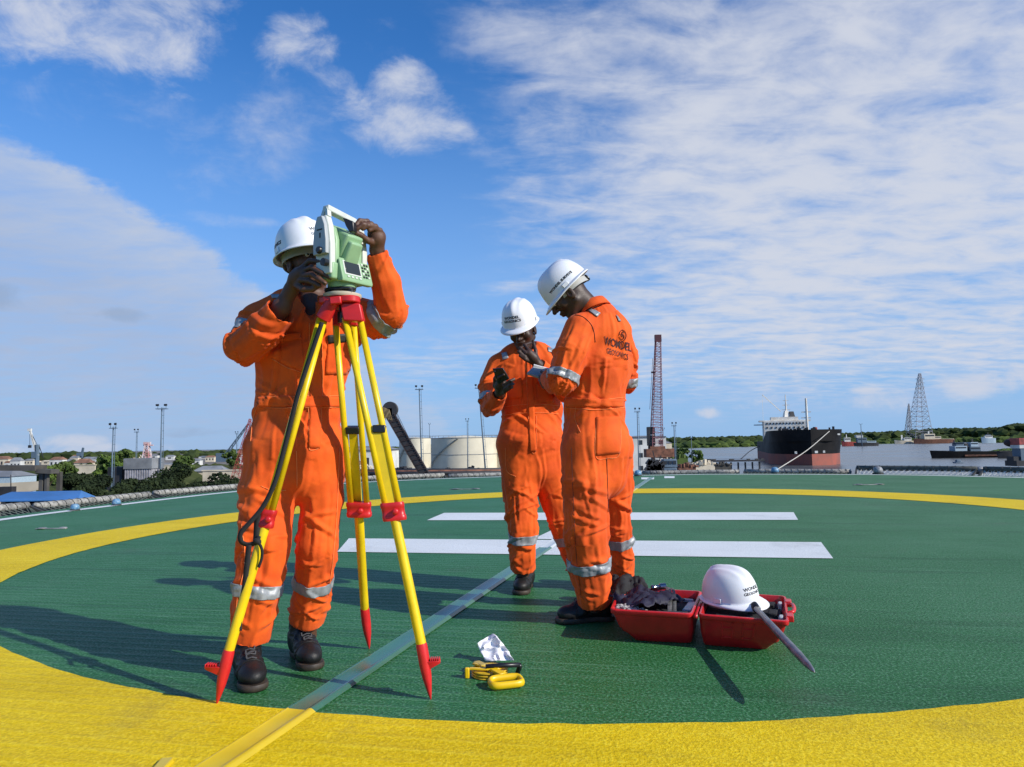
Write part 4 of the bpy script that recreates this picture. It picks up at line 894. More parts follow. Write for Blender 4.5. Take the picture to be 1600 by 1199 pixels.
vessel(1534, 1556, 688.5, 685, 1160, M_lblue, 'small white and blue boat near the right bank', [('cabin', M_whw, 1538, 1550, 681, 685, .7), ('wheelhouse', M_steelb, 1540, 1547, 679, 681.5, .5), ('mast', M_dark, 1543, 1544, 676, 679, .1)])
vessel(1315, 1338, 695.5, 691, 1080, M_redst, 'red work boat with a white cabin just right of the ship bow', [('cabin', M_whw, 1319, 1328, 684, 691, .7), ('mast', M_whw, 1322, 1323, 679, 684, .1)])
vessel(1334, 1372, 695.5, 692, 1060, M_dark, 'dark barge with a white block right of the red work boat', [('cabin', M_whw, 1337, 1347, 680, 684, .7), ('deckhouse', M_steelb, 1339, 1353, 684, 692, .6), ('tank', M_lblue, 1354, 1368, 689, 692, .5)], 'flat_barge', 'barge', sheer=.1)
# grass islet and right-edge structure
isl = bx(1574, 470, WZ); sp_ = []
for i in range(260): u = random.uniform(-1, 1); v_ = random.uniform(-1, 1); sp_.append((isl.x + u * 11, isl.y + v_ * 12, WZ + 2.6 * (1 - u * u) * (1 - v_ * v_) + .2, 1.4, .8))
tag(blobs('grass_islet', sp_, M_leafl), 'low grassy islet behind the barge at the right', 'islet', kind='stuff')
d = 210; t = thing('red_pontoon_house', 'red and white pontoon house with a dark round top at the right edge', 'pontoon', bx(1592, d, WZ))
mb = MB(); p = P(1590, 724, d); mb.box((p.x + 4, d, p.z), (12, 5, 1.6)); mb.box((p.x - .8, d, p.z + 1.4), (2.6, 3, 1.2)); mb.build('pontoon', M_dark, t); mb = MB(); p = P(1598, 690, d); mb.box(p, (5, 4, 2.0)); mb.build('upper_house', M_redst, t, bevel=.1)
mb = MB(); mb.box(P(1598, 698, d), (4.6, 3.9, 1.0)); mb.build('white_band', M_whw, t); mb = MB(); mb.box(P(1598, 710, d), (3.6, 3.6, 4.6)); mb.build('lower_house', M_steelb, t)
mb = MB(); mb.ball(P(1582, 692, d + 3), (2.4, 2, 1.3), 12, 8); mb.build('covered_winch', mat('brown_cover', (.06, .035, .03), .8), t, smooth=True)
mb = MB(); q = P(1497, 723, 260); mb.box(q, (3, 2, .5)); mb.box(q + Vector((0, 0, .6)), (1.6, 1, .9)); tag(mb.build('mooring_buoy', M_steelb, bevel=.2), 'small dark mooring buoy on the water below the tug boat', 'buoy')

# pylons
def pylon(px, ptop, pbase, d, wpx, label, m, n=15):
    b = bx(px, d, WZ + 2); tp = P(px, ptop, d); t = thing('transmission_pylon', label, 'pylon', b, 'river crossing pylons'); mb = MB(); w = wpx * d / FPX; k_ = d / 1400
    H_ = tp.z - b.z; 
    def wid(f): return w * (1 - f) ** 1.05 + w * .10
    zs = [1 - (1 - i / n) ** 1.15 for i in range(n + 1)]
    C4 = lambda f, i: Vector((tp.x + (b.x - tp.x) * (1 - f) + ((-1, 1, 1, -1)[i]) * wid(f) / 2, d + ((-1, -1, 1, 1)[i]) * wid(f) / 2, b.z + H_ * f))
    for i in range(4):
        for k in range(n):
            mb.bar(C4(zs[k], i), C4(zs[k + 1], i), .65 * k_); mb.bar(C4(zs[k + 1], i), C4(zs[k + 1], (i + 1) % 4), .55 * k_)
            mb.bar(C4(zs[k], i), C4(zs[k + 1], (i + 1) % 4), .4 * k_); mb.bar(C4(zs[k], (i + 1) % 4), C4(zs[k + 1], i), .4 * k_)
    mb.build('lattice', m, t)
    for f in (.80, .86, .92):
        mb = MB(); z = b.z + H_ * f; q = w * .26; mb.bar((tp.x - q, d, z), (tp.x + q, d, z), .8 * k_); mb.bar((tp.x - q, d, z), (tp.x, d, z + H_ * .025), .4 * k_); mb.bar((tp.x + q, d, z), (tp.x, d, z + H_ * .025), .4 * k_); mb.build('cross_arm', m, t)
M_pyl = mat('pylon_steel', (.30, .30, .33), .6)
pylon(1437, 584, 690, 1400, 27, 'tall tapering lattice pylon rising behind the river dredger', M_pyl)
pylon(1420, 631, 690, 2500, 9, 'smaller farther pylon left of the tall one', M_pyl, 11)
# ------------------------------------------------------------------ people: materials
def cloth_mat(name, col, col2):
    m = bpy.data.materials.new(name); m.use_nodes = True; t = m.node_tree; b = t.nodes['Principled BSDF']
    co = t.nodes.new('ShaderNodeTexCoord').outputs['Object']
    n = noise_n(t, co, 6, 5, .6, .4); gr = noise_n(t, co, 2.6, 6, .65, .8).step(.55, .75) * .20 + noise_n(t, co, 22, 3, .6).step(.66, .76) * .12; t.links.new(mixc(t, gr, mixc(t, n.step(.35, .65), col2, col), (.30, .075, .022)), b.inputs['Base Color'])
    b.inputs['Roughness'].default_value = .78; b.inputs['Specular IOR Level'].default_value = .25; b.inputs['Sheen Weight'].default_value = .08; b.inputs['Sheen Roughness'].default_value = .5
    mp = t.nodes.new('ShaderNodeMapping'); mp.inputs['Scale'].default_value = (1, 1, .55); t.links.new(co, mp.inputs[0])
    a = noise_n(t, mp.outputs[0], 7, 3, .5, 1.2); r1 = 1.0 - ((a - .5).f('ABSOLUTE') * 7.0).f('MINIMUM', 1.0)
    f = noise_n(t, co, 420, 2, .5); h = noise_n(t, co, 11, 2, .5, .6) * 1.0 + f * .08
    bn = t.nodes.new('ShaderNodeBump'); bn.inputs['Distance'].default_value = .0040; bn.inputs['Strength'].default_value = 1.0
    t.links.new(h.s, bn.inputs['Height']); t.links.new(bn.outputs[0], b.inputs['Normal']); return m
M_or = cloth_mat('orange_cotton', (.84, .118, .010), (.68, .082, .008))
M_seam = mat('orange_stitching', (.90, .24, .06), .7); M_refl = mat('reflective_tape', (.27, .29, .31), .42, vary=.22, vscale=22, bump=.0012, bscale=40, spec=.7)
M_skin = mat('dark_skin', (.105, .046, .026), .55, vary=.18, vscale=14, bump=.0006, bscale=160, spec=.45); M_skin2 = mat('deep_brown_skin', (.050, .026, .018), .52, vary=.2, vscale=14, bump=.0006, bscale=160, spec=.45)
M_nail = mat('finger_nail', (.19, .10, .07), .3); M_hair = mat('black_hair', (.010, .009, .009), .8, bump=.002, bscale=300)
M_hat = mat('white_hat_plastic', (.80, .81, .83), .32, vary=.04, vscale=9, spec=.5, bump=.0002, bscale=20); M_hatin = mat('hat_lining', (.10, .10, .10), .7); M_strap = mat('grey_headband', (.42, .42, .40), .6); M_ink = mat('print_ink', (.02, .02, .022), .6)
M_ink2 = mat('print_ink_maroon', (.055, .012, .012), .7)
M_leather = mat('black_leather', (.007, .0072, .0078), .5, vary=.5, vscale=9, bump=.0012, bscale=90, spec=.4, col2=(.018, .016, .015)); M_sole = mat('boot_sole', (.045, .032, .022), .6, vary=.4, vscale=20); M_lace = mat('boot_lace', (.07, .07, .075), .8); M_blackp = mat('black_plastic', (.012, .012, .014), .35)
M_eye = mat('eye_white', (.6, .55, .5), .2); M_iris = mat('iris_dark', (.01, .008, .008), .1)

def px2m(r, d): return r * d / FPX
class Chain:
    """limb or torso: nodes (point, radius[, depth radius]); a1 = ring-fold amplitude, a2 = lengthwise-fold amplitude per node"""
    def __init__(s, name, nodes, a1, a2, u=None, flat=1.0, closed=0):
        s.name = name; s.p = [P(n[0], n[1], n[2]) for n in nodes]; s.r = [px2m(n[3], n[2]) for n in nodes]; s.q = [(n[4] if len(n) > 4 else px2m(n[3], n[2]) * flat) for n in nodes]
        s.a1 = a1; s.a2 = a2; s.u = u
        s.cum = [0]
        for i in range(1, len(s.p)): s.cum.append(s.cum[-1] + (s.p[i] - s.p[i - 1]).length)
def chain_fields(chs, V):
    """per vertex, blended fold displacement and nearest chain + arc position"""
    n = len(V); num = np.zeros(n); den = np.zeros(n) + 1e-9; best = np.full(n, 1e9); who = np.zeros(n, int); arc = np.zeros(n)
    for ci, c in enumerate(chs):
        u0 = Vector(c.u) if c.u else Vector((1, 0, 0)); bd = np.full(n, 1e9); bs = np.zeros(n); bth = np.zeros(n); ba1 = np.zeros(n); ba2 = np.zeros(n)
        for i in range(len(c.p) - 1):
            a = np.array(c.p[i]); b = np.array(c.p[i + 1]); ab = b - a; L = np.linalg.norm(ab); ax = ab / L; u = np.array(u0); u = u - ax * (u @ ax); u /= np.linalg.norm(u); v = np.cross(ax, u)
            q = V - a; tt = (q @ ax) / L; t = np.clip(tt, 0, 1); rad = c.r[i] + (c.r[i + 1] - c.r[i]) * t; rq = c.q[i] + (c.q[i + 1] - c.q[i]) * t
            x = q @ u; y = q @ v; z = (tt - t) * L; d = np.sqrt((x / rad) ** 2 + (y / rq) ** 2 + (z / np.minimum(rad, rq)) ** 2); m = d < bd
            bd[m] = d[m]; bs[m] = (c.cum[i] + t * L)[m]; bth[m] = np.arctan2(y, x)[m]; ba1[m] = (c.a1[i] + (c.a1[i + 1] - c.a1[i]) * t)[m]; ba2[m] = (c.a2[i] + (c.a2[i + 1] - c.a2[i]) * t)[m]
        cs, sn = np.cos(bth), np.sin(bth); sd = ci * 17 + 3
        w_ = vnoise(np.stack([bs * 7, cs * 1.1, sn * 1.1], 1), sd + 5)
        rg = lambda q, sd_: 1 - np.sqrt(vnoise(q, sd_) ** 2 + .012) * 1.9
        r1 = rg(np.stack([bs * 8.5 + .9 * w_ + 1.5 * cs, cs * 1.0, sn * 1.2], 1), sd)
        r1b = rg(np.stack([bs * 15 + 1.6 * w_ - 1.5 * sn, cs * 1.3 + 4, sn * 1.5], 1), sd + 1)
        r2 = rg(np.stack([bs * 3.2, cs * 2.4 + .7 * w_, sn * 2.4], 1), sd + 2)
        r2b = rg(np.stack([bs * 4.0, cs * 4.6 + .6 * w_, sn * 4.6], 1), sd + 4)
        f = ba1 * (r1 - .45) * .45 + ba2 * ((r2 - .45) * .55 + (r2b - .45) * .25)
        rg_ = random.Random(sd * 31 + 7); Ltot = c.cum[-1]; A1 = lambda t: float(np.interp(t, c.cum, c.a1)); A2 = lambda t: float(np.interp(t, c.cum, c.a2)); rm = sum(c.r) / len(c.r); mx = max(c.a1); near = bd < 1.9
        B, T = bs[near], bth[near]; g = np.zeros(len(B))
        for q_ in range(int(Ltot / .021)):                 # oblique pull folds, denser where the cloth bunches
            s0 = rg_.uniform(0, Ltot)
            if rg_.random() > A1(s0) / mx: continue
            th0 = rg_.uniform(-PI, PI); sl = rg_.choice((-1, 1)) * rg_.uniform(.15, .75) * rm; hl = rg_.uniform(.5, 1.35); wd = rg_.uniform(.007, .016); am = A1(s0) * rg_.uniform(.5, 1.0)
            dt = (T - th0 + PI) % (2 * PI) - PI; win = np.clip(1 - (dt / hl) ** 2, 0, 1) ** .8; x = (B - s0 - sl * dt - .25 * sl * dt * dt) / wd
            g += am * win * (np.exp(-x * x) - .55 * np.exp(-((x - 1.6) / .7) ** 2) - .18 * np.exp(-((x + 1.9) / 1.1) ** 2))
        for q_ in range(int(Ltot / .022)):                 # hanging lengthwise folds
            s0 = rg_.uniform(0, Ltot); th0 = rg_.uniform(-PI, PI); hl = rg_.uniform(.05, .17); wd = rg_.uniform(.008, .017) / rm; am = A2(s0) * rg_.uniform(.4, 1.0); tw = rg_.uniform(-2.2, 2.2)
            ds = B - s0; win = np.clip(1 - (ds / hl) ** 2, 0, 1) ** .8; dt = (T - th0 - tw * ds + PI) % (2 * PI) - PI; x = dt / wd
            g += am * win * (np.exp(-x * x) - .5 * np.exp(-((x - 1.6) / .7) ** 2))
        f[near] += np.clip(g, -.011, .014)
        w = np.exp(-np.clip(bd - .6, 0, 6) * 7.0) + 1e-9; num += w * f; den += w
        m = bd < best; best[m] = bd[m]; who[m] = ci; arc[m] = bs[m]
    return num / den, who, arc
def raycam(px, py): r = ray(px, py); return Vector((0, 0, CAMZ)), r.normalized()
def surf_px(bvh, px, py, off=.003):
    o, d = raycam(px, py); h = bvh.ray_cast(o, d)
    if h[0] is None: return None
    n = h[1]; n = -n if n.dot(d) > 0 else n
    return h[0] + n * off
def patch(name, bvh, quad_, m, parent, nx=10, ny=8, off=.0035, bevel=0, puff=.0):
    """cloth piece sewn on the coverall: quad of pixel corners (tl, tr, br, bl) laid on the surface"""
    V = []; ok = True; last = None
    for j in range(ny + 1):
        for i in range(nx + 1):
            u, v = i / nx, j / ny; x = (quad_[0][0] * (1 - u) + quad_[1][0] * u) * (1 - v) + (quad_[3][0] * (1 - u) + quad_[2][0] * u) * v; y = (quad_[0][1] * (1 - u) + quad_[1][1] * u) * (1 - v) + (quad_[3][1] * (1 - u) + quad_[2][1] * u) * v
            q = surf_px(bvh, x, y, off + puff * math.sin(PI * u) * math.sin(PI * v)); V.append(q)
    F = []
    for j in range(ny):
        for i in range(nx):
            f = (j * (nx + 1) + i, j * (nx + 1) + i + 1, (j + 1) * (nx + 1) + i + 1, (j + 1) * (nx + 1) + i)
            if all(V[k] is not None for k in f) and max((V[f[0]] - V[f[2]]).length, (V[f[1]] - V[f[3]]).length) < .09: F.append(f)
    if not F: return None
    idx = {}; vv = []
    for f in F:
        for k in f:
            if k not in idx: idx[k] = len(vv); vv.append(V[k])
    mb = MB(); mb.add(vv, [tuple(idx[k] for k in f) for f in F]); o = mb.build(name, m, parent, smooth=True); md = o.modifiers.new('s', 'SOLIDIFY'); md.thickness = .004; md.offset = 0; return o
def seam(name, bvh, pts, m, parent, r=.0016, off=.002, n=10):
    """stitched seam: a thin raised cord following the surface"""
    out = []
    q = bez([Vector((a, b, 0)) for a, b in pts], n)
    runs = [[]]
    for p in q:
        s_ = surf_px(bvh, p.x, p.y, off)
        if s_ is None or (runs[-1] and (s_ - runs[-1][-1]).length > .08):
            if runs[-1]: runs.append([])
            if s_ is None: continue
        runs[-1].append(s_)
    best = max(runs, key=len)
    if len(best) < 3: return None
    mb = MB(); mb.tube(best, r, 5); return mb.build(name, m, parent, smooth=True)
def decal(name, me, bvh, fx, m, parent, off=.0015):
    """printed lettering: every vertex of a flat lettering mesh laid on the surface; fx maps (x, y) to an origin and a direction"""
    bm = bmesh.new(); bm.from_mesh(me); bmesh.ops.triangulate(bm, faces=bm.faces[:]); bmesh.ops.subdivide_edges(bm, edges=[e for e in bm.edges if e.calc_length() > .02], cuts=1)
    bad = []
    for v in bm.verts:
        o, d = fx(v.co.x, v.co.y); h = bvh.ray_cast(o, d)
        if h[0] is None: bad.append(v); continue
        n = h[1]; n = -n if n.dot(d) > 0 else n; v.co = h[0] + n * off
    bmesh.ops.delete(bm, geom=bad, context='VERTS'); bm.to_mesh(me); bm.free(); o = bpy.data.objects.new(name, me); COL.objects.link(o); me.materials.clear(); me.materials.append(m); put_parent(o, parent); return o

def coverall(person, chs, torso_i, cuts, name='coverall', h=.0055, bands=(), k=.045):
    lo = np.min([np.min([np.array(p) - max(r, q) for p, r, q in zip(c.p, c.r, c.q)], axis=0) for c in chs], axis=0) - .03
    hi = np.max([np.max([np.array(p) + max(r, q) for p, r, q in zip(c.p, c.r, c.q)], axis=0) for c in chs], axis=0) + .03
    S = SDF(lo, hi, h)
    for ci, c in enumerate(chs):
        for i in range(len(c.p) - 1):
            if c.u: S.oval(c.p[i], c.p[i + 1], c.r[i], c.q[i], c.r[i + 1], c.q[i + 1], c.u, k)
            else: S.cap(c.p[i], c.p[i + 1], c.r[i], c.r[i + 1], k if i == 0 else .014)
    for (a, b, ra, rb) in cuts: S.cap(a, b, ra, rb, .004, sub=True)
    V, F = S.mesh(); V = smooth_v(V, F, 2); N = vnormals(V, F); disp, who, arc = chain_fields(chs, V)
    V = V + N * (disp * 1.05)[:, None]; V = smooth_v(V, F, 1, .5)
    me = npmesh(name, V, F); o = bpy.data.objects.new(name, me); COL.objects.link(o); me.materials.append(M_or); put_parent(o, person)
    bvh = BVHTree.FromPolygons(V.tolist(), F.tolist()); N = vnormals(V, F)
    for (ci, s0, s1, tilt) in bands:                       # reflective tape sewn round a limb
        c = chs[ci]; i = max(j for j in range(len(c.cum) - 1) if c.cum[j] <= (s0 + s1) / 2 + 1e-6); ax = (c.p[i + 1] - c.p[i]).normalized(); ax2 = (ax + Vector(tilt)).normalized()
        bm = bmesh.new(); keep = np.all(who[F] == ci, axis=1) & (np.abs(arc[F].mean(1) - (s0 + s1) / 2) < (s1 - s0) * .5 + .05); vid = np.unique(F[keep]); mp_ = {int(v): bm.verts.new(V[v] + N[v] * .003) for v in vid}
        for f in F[keep]: bm.faces.new([mp_[int(q)] for q in f])
        for s_, sg in ((s0, -1), (s1, 1)):
            co = c.p[i] + ax * (s_ - c.cum[i]); bmesh.ops.bisect_plane(bm, geom=bm.verts[:] + bm.edges[:] + bm.faces[:], plane_co=co, plane_no=ax2 * sg, clear_outer=True)
        if not bm.faces: bm.free(); continue
        mb_ = bpy.data.meshes.new('reflective_band'); bm.to_mesh(mb_); bm.free(); mb_.polygons.foreach_set('use_smooth', np.ones(len(mb_.polygons), bool))
        q = bpy.data.objects.new('reflective_band', mb_); COL.objects.link(q); mb_.materials.append(M_refl); put_parent(q, o); md = q.modifiers.new('s', 'SOLIDIFY'); md.thickness = .003; md.offset = 0
    return o, bvh

def frame(f, u):
    f = Vector(f).normalized(); u = Vector(u); u = (u - f * u.dot(f)).normalized(); s = f.cross(u); return s, f, u     # s = person's right
def head_sdf(S, c, f, u, k=.012):
    s, f, u = frame(f, u); c = Vector(c); rot = [[s[i], f[i], u[i]] for i in range(3)]; A = lambda x, y, z: c + s * x + f * y + u * z
    S.ell(A(0, -.012, .035), (.076, .096, .092), rot, k); S.ell(A(0, .022, -.030), (.062, .070, .085), rot, .03); S.ell(A(0, .058, -.092), (.034, .030, .024), rot, .025)
    for q in (-1, 1):
        S.cap(A(q * .055, .0, -.055), A(q * .022, .062, -.095), .020, .017, .02); S.ell(A(q * .042, .062, -.020), (.024, .022, .024), rot, .02)
        S.ell(A(q * .080, -.004, -.012), (.009, .021, .032), rot, .006); S.ell(A(q * .088, .004, -.006), (.006, .012, .018), rot, .004, sub=True)
        S.cap(A(q * .010, .090, .030), A(q * .045, .078, .032), .012, .010, .014)
        S.ell(A(q * .032, .104, .010), (.017, .014, .012), rot, .010, sub=True); S.ell(A(q * .032, .080, .010), (.017, .014, .011), rot, .004)
        S.ell(A(q * .013, .100, -.026), (.009, .011, .008), rot, .006)
    S.chain([A(0, .088, .020), A(0, .106, -.008), A(0, .117, -.022)], [.008, .010, .012], .010)
    S.cap(A(-.020, .090, -.050), A(.020, .090, -.050), .008, .008, .008); S.ell(A(0, .097, -.050), (.020, .010, .008), rot, .006); S.ell(A(0, .093, -.064), (.022, .011, .009), rot, .006)
def finger(S, pts, r0=.0095, r1=.0072):
    n = len(pts); r0 *= 1.14; r1 *= 1.16; S.chain([P(*q) if len(q) == 3 else Vector(q[:3]) for q in pts], [r0 + (r1 - r0) * i / (n - 1) for i in range(n)], .004)
def nails(person, tips, m=M_nail):
    for a, b in tips:
        a, b = P(*a), P(*b); d = (b - a).normalized(); mb = MB(); c = b - d * .001 + Vector((0, -.0062, .002)); q = d.to_track_quat('Y', 'Z').to_matrix(); mb.ball(c, (.0052, .0068, .0022), 8, 5, q); mb.build('finger_nail', m, person, smooth=True)
def skin_body(name_parent, prims, lo, hi, m, h=.0038):
    S = SDF(lo, hi, h)
    prims(S); V, F = S.mesh(); V = smooth_v(V, F, 1, .5); me = npmesh('body', V, F); o = bpy.data.objects.new('body', me); COL.objects.link(o); me.materials.append(m); put_parent(o, name_parent); return o

def helmet(parent, c, f, u, sc_=1.0, name='hard_hat', texts=(), top=False, lab=None):
    s, f, u = frame(f, u); c = Vector(c); A = lambda x, y, z: c + (s * x + f * y + u * z) * sc_
    if parent is None: root = thing(name, lab[0], lab[1], c)
    else: root = None
    rows = []; NPH, NV = 72, 22
    def pt(ph, v):
        cs, sn = math.cos(ph), math.sin(ph); r = math.cos(v * PI / 2) ** .62; z = .148 * math.sin(v * PI / 2) ** .95
        x = .112 * sn * r; y = .140 * cs * r
        ridge = .0075 * math.exp(-(x / (.013 + .012 * v)) ** 2) * (1 / (1 + math.exp(-(v - .40) * 22))) * (1 if y > -.09 else .6)
        side = .003 * (math.exp(-((abs(x) - .045) / .010) ** 2)) * (1 / (1 + math.exp(-(v - .55) * 20)))
        k = 1 + (ridge + side) * 5.5
        return x * k, y * k, z * (1 + (ridge + side) * 3) + (ridge + side) * .7
    for v in range(NV + 1):
        rows.append([A(*pt(2 * PI * i / NPH, min(v / NV, .995))) for i in range(NPH)])
    def rim(ph, e, z):
        cs, sn = math.cos(ph), math.sin(ph); fr = max(0, cs) ** 1.6; ex = e * (1 + 2.6 * fr); return A((.112 + ex * .9) * sn, (.140 + ex) * cs, z - .012 * fr * (e / .012) - .004)
    rr = [[rim(2 * PI * i / NPH, e, z) for i in range(NPH)] for e, z in ((.0125, -.006), (.0135, -.002), (.010, .001), (.004, .006))]
    mb = MB(); mb.rings(rr + rows, cap=False); top_c = len(mb.v); lastrow = [len(mb.v) - NPH + i for i in range(NPH)]; mb.f.append(tuple(lastrow))
    hat = mb.build('hard_hat_shell' if root else 'hard_hat', M_hat, root or parent, smooth=True, solid=.003)
    me = hat.data; bvh = BVHTree.FromPolygons([v.co[:] for v in me.vertices], [tuple(p.vertices) for p in me.polygons])
    host = root or hat
    for q in (-1, 1):                                        # accessory slots and edge lugs
        mb = MB(); mb.box(A(q * .1165, .004, .016), (.006 * sc_, .036 * sc_, .022 * sc_), Matrix([[s[i], f[i], u[i]] for i in range(3)])); mb.build('side_slot', M_hat, host, bevel=.0015)
    mb = MB(); ring = []
    for z, e in ((-.030, 0), (.004, .0), (.004, -.003), (-.030, -.003)): ring.append([A((.090 + e) * math.sin(2 * PI * i / 40), (.112 + e) * math.cos(2 * PI * i / 40) - .004, z - .022 * max(0, -math.cos(2 * PI * i / 40)) ** 2) for i in range(40)])
    mb.rings(ring + [ring[0]], cap=False); mb.build('headband', M_strap, host, smooth=True, auto=40)
    mb = MB(); mb.lathe([(.0, -.010), (.017, -.010), (.019, .004), (.016, .008), (.004, .009)], A(0, -.118, -.036), 14, Matrix([[s[i], u[i], -f[i]] for i in range(3)])); mb.build('ratchet_knob', M_blackp, host)
    mb = MB()
    for i in range(6):
        a = 2 * PI * (i + .5) / 6; pts = [A(.088 * math.sin(a), .108 * math.cos(a), .0), A(.07 * math.sin(a), .085 * math.cos(a), .06), A(.02 * math.sin(a), .025 * math.cos(a), .105)]; mb.tube(pts, .008 * sc_, 4, flat=.25)
    mb.build('crown_strap', M_hatin, host)
    for (txt, size, az, el, rot, bold) in texts:             # printed words, laid on the shell
        tm = text_mesh(txt, size, bold); ca, sa = math.cos(az), math.sin(az)
        n = (f * math.cos(az) + s * math.sin(az)) * math.cos(el) + u * math.sin(el); tx = (s * math.cos(az) - f * math.sin(az)) * -1; tx = -tx if False else tx
        ty = n.cross(tx).normalized(); ty = ty if ty.dot(u) > 0 else -ty; tx = ty.cross(n)
        cr, sr = math.cos(rot), math.sin(rot); c0 = A(0, 0, .03) + n * .35
        decal('printed_text', tm, bvh, lambda x, y: (c0 + tx * (x * cr - y * sr) + ty * (x * sr + y * cr), -n), M_ink, host, .0022)
    return root or hat

def boot(parent, ankle_px, toe_px, d_ank, d_toe, zl=.0, L=.30, shaft=.17, name='boot', lift=0.0, laces=True):
    a = P(ankle_px[0], ankle_px[1], d_ank); t = G(toe_px[0], toe_px[1]); a.z = 0; f = (t - a); f.normalize(); s = Vector((f.y, -f.x, 0)); toe = t; heel = toe - f * L
    A = lambda x, y, z: heel + s * x + f * y + Vector((0, 0, z + lift)); W = .048
    S = SDF(np.array(toe) - [.36, .36, 0.02], np.array(toe) + [.36, .36, .30], .0042)
    S.cap(A(0, .060, .085), A(0, .075, shaft), .050, .052, .02); S.cap(A(0, .055, .052), A(0, .065, .09), .043, .048, .02); S.cap(A(0, .06, .06), A(0, .17, .055), .046, .045, .03)
    S.cap(A(0, .09, .10), A(0, .175, .062), .040, .038, .03); S.ell(A(.0, .232, .046), (.048, .062, .038), [[s[i], f[i], (0, 0, 1)[i]] for i in range(3)], .02); S.ell(A(0, .20, .045), (.049, .06, .04), [[s[i], f[i], (0, 0, 1)[i]] for i in range(3)], .02)
    S.cap(A(0, .075, shaft - .03), A(0, .082, shaft + .06), .040, .040, .003, sub=True)
    zz = S.lo[2] + np.arange(S.n[2]) * S.h; S.D = np.maximum(S.D, (.020 + lift - zz)[None, None, :].astype(np.float32))
    V, F = S.mesh(); V = smooth_v(V, F, 1); N = vnormals(V, F); w = vnoise(V * 26, 5); r = 1 - np.abs(vnoise(V * [38, 38, 60], 9)) * 2
    bend = np.exp(-(((V - np.array(A(0, .165, .07))) @ np.array(f)) / .035) ** 2) * .0035 + np.exp(-((V[:, 2] - .115) / .03) ** 2) * .003; V = V + N * (w * .0012 + r * bend)[:, None]
    me = npmesh(name, V, F); o = bpy.data.objects.new(name, me); COL.objects.link(o); me.materials.append(M_leather); put_parent(o, parent)
    bvh = BVHTree.FromPolygons(V.tolist(), F.tolist())
    out = []
    prof = [(.0, .0), (.030, .008), (.040, .04), (.037, .09), (.035, .13), (.043, .18), (.051, .225), (.048, .265), (.032, .29), (.0, .302)]
    q = [(x, y) for x, y in prof] + [(-x, y) for x, y in reversed(prof[1:-1])]; q = bez([Vector((x, y, 0)) for x, y in q + [q[0]]], 4)[:-1]
    rings = []
    for z, e in ((.0, -.002), (.006, .003), (.018, .004), (.026, .001)):
        rings.append([A(p.x * (1 + e / .045), p.y + (p.y - .15) / .15 * e, z + (0.006 if .1 < p.y < .14 and z < .005 else 0)) for p in q])
    mb = MB(); mb.rings(rings); mb.build('sole', M_sole, o, smooth=True, auto=50)
    mb = MB()
    cap_ = [A(.052 * math.cos(a), .205 + .0 * a, .03 + .06 * math.sin(a)) for a in [PI * i / 12 for i in range(13)]]; pts = []
    for p in cap_:
        h = bvh.find_nearest(p); pts.append(h[0] + h[1] * .0012)
    mb.tube(pts, .0022, 5); mb.build('toe_cap_seam', M_leather, o, smooth=True)
    if laces:
        rows_ = [(.205, .088), (.188, .096), (.172, .103), (.156, .110), (.141, .119), (.128, .131), (.120, .146), (.116, .160)]
        mb = MB(); prev = None; allp = []
        for i, (y, z) in enumerate(rows_):
            for sg in ((-1, 1) if i % 2 == 0 else (1, -1)):
                h = bvh.find_nearest(A(sg * .022, y, z + .02)); allp.append(h[0] + Vector((0, 0, .002)) + f * .002)
        for i in range(len(allp) - 1): mid = (allp[i] + allp[i + 1]) / 2 + f * .004 + Vector((0, 0, .006)); mb.tube([allp[i], mid, allp[i + 1]], .0026, 5)
        mb.build('lace', M_lace, o)
    return o
def collar(parent, neck, up, front, s_ax, r=.072, h=.045, open_=.5, m=None, d=.85):
    """folded shirt collar: a stand and a fall, open at the front"""
    u = Vector(up).normalized(); f = Vector(front); f = (f - u * f.dot(u)).normalized(); s = f.cross(u); rows = []
    n = 26
    for (rr, z, drop) in ((r, 0, 0), (r * .97, h * .75, 0), (r * .98, h, 0), (r * 1.06, h * 1.02, .0), (r * 1.20, h * .62, .3), (r * 1.38, h * .05, 1.0)):
        row = []
        for i in range(n + 1):
            a = -PI + open_ + (2 * PI - 2 * open_) * i / n + PI; fr = abs(a - PI) / PI     # fr 0 at the back, 1 at the front
            x = math.sin(a) * rr; y = math.cos(a) * rr * d; zz = z - drop * .035 * max(0, fr - .55) * 2 - fr ** 2 * .030
            k = 1 + .22 * drop * max(0, fr - .6) * 2
            row.append(Vector(neck) + s * x * k + f * y * k + u * zz)
        rows.append(row)
    mb = MB(); mb.rings(rows, cap=False, close=False); return mb.build('collar', m or M_or, parent, smooth=True, solid=.004)
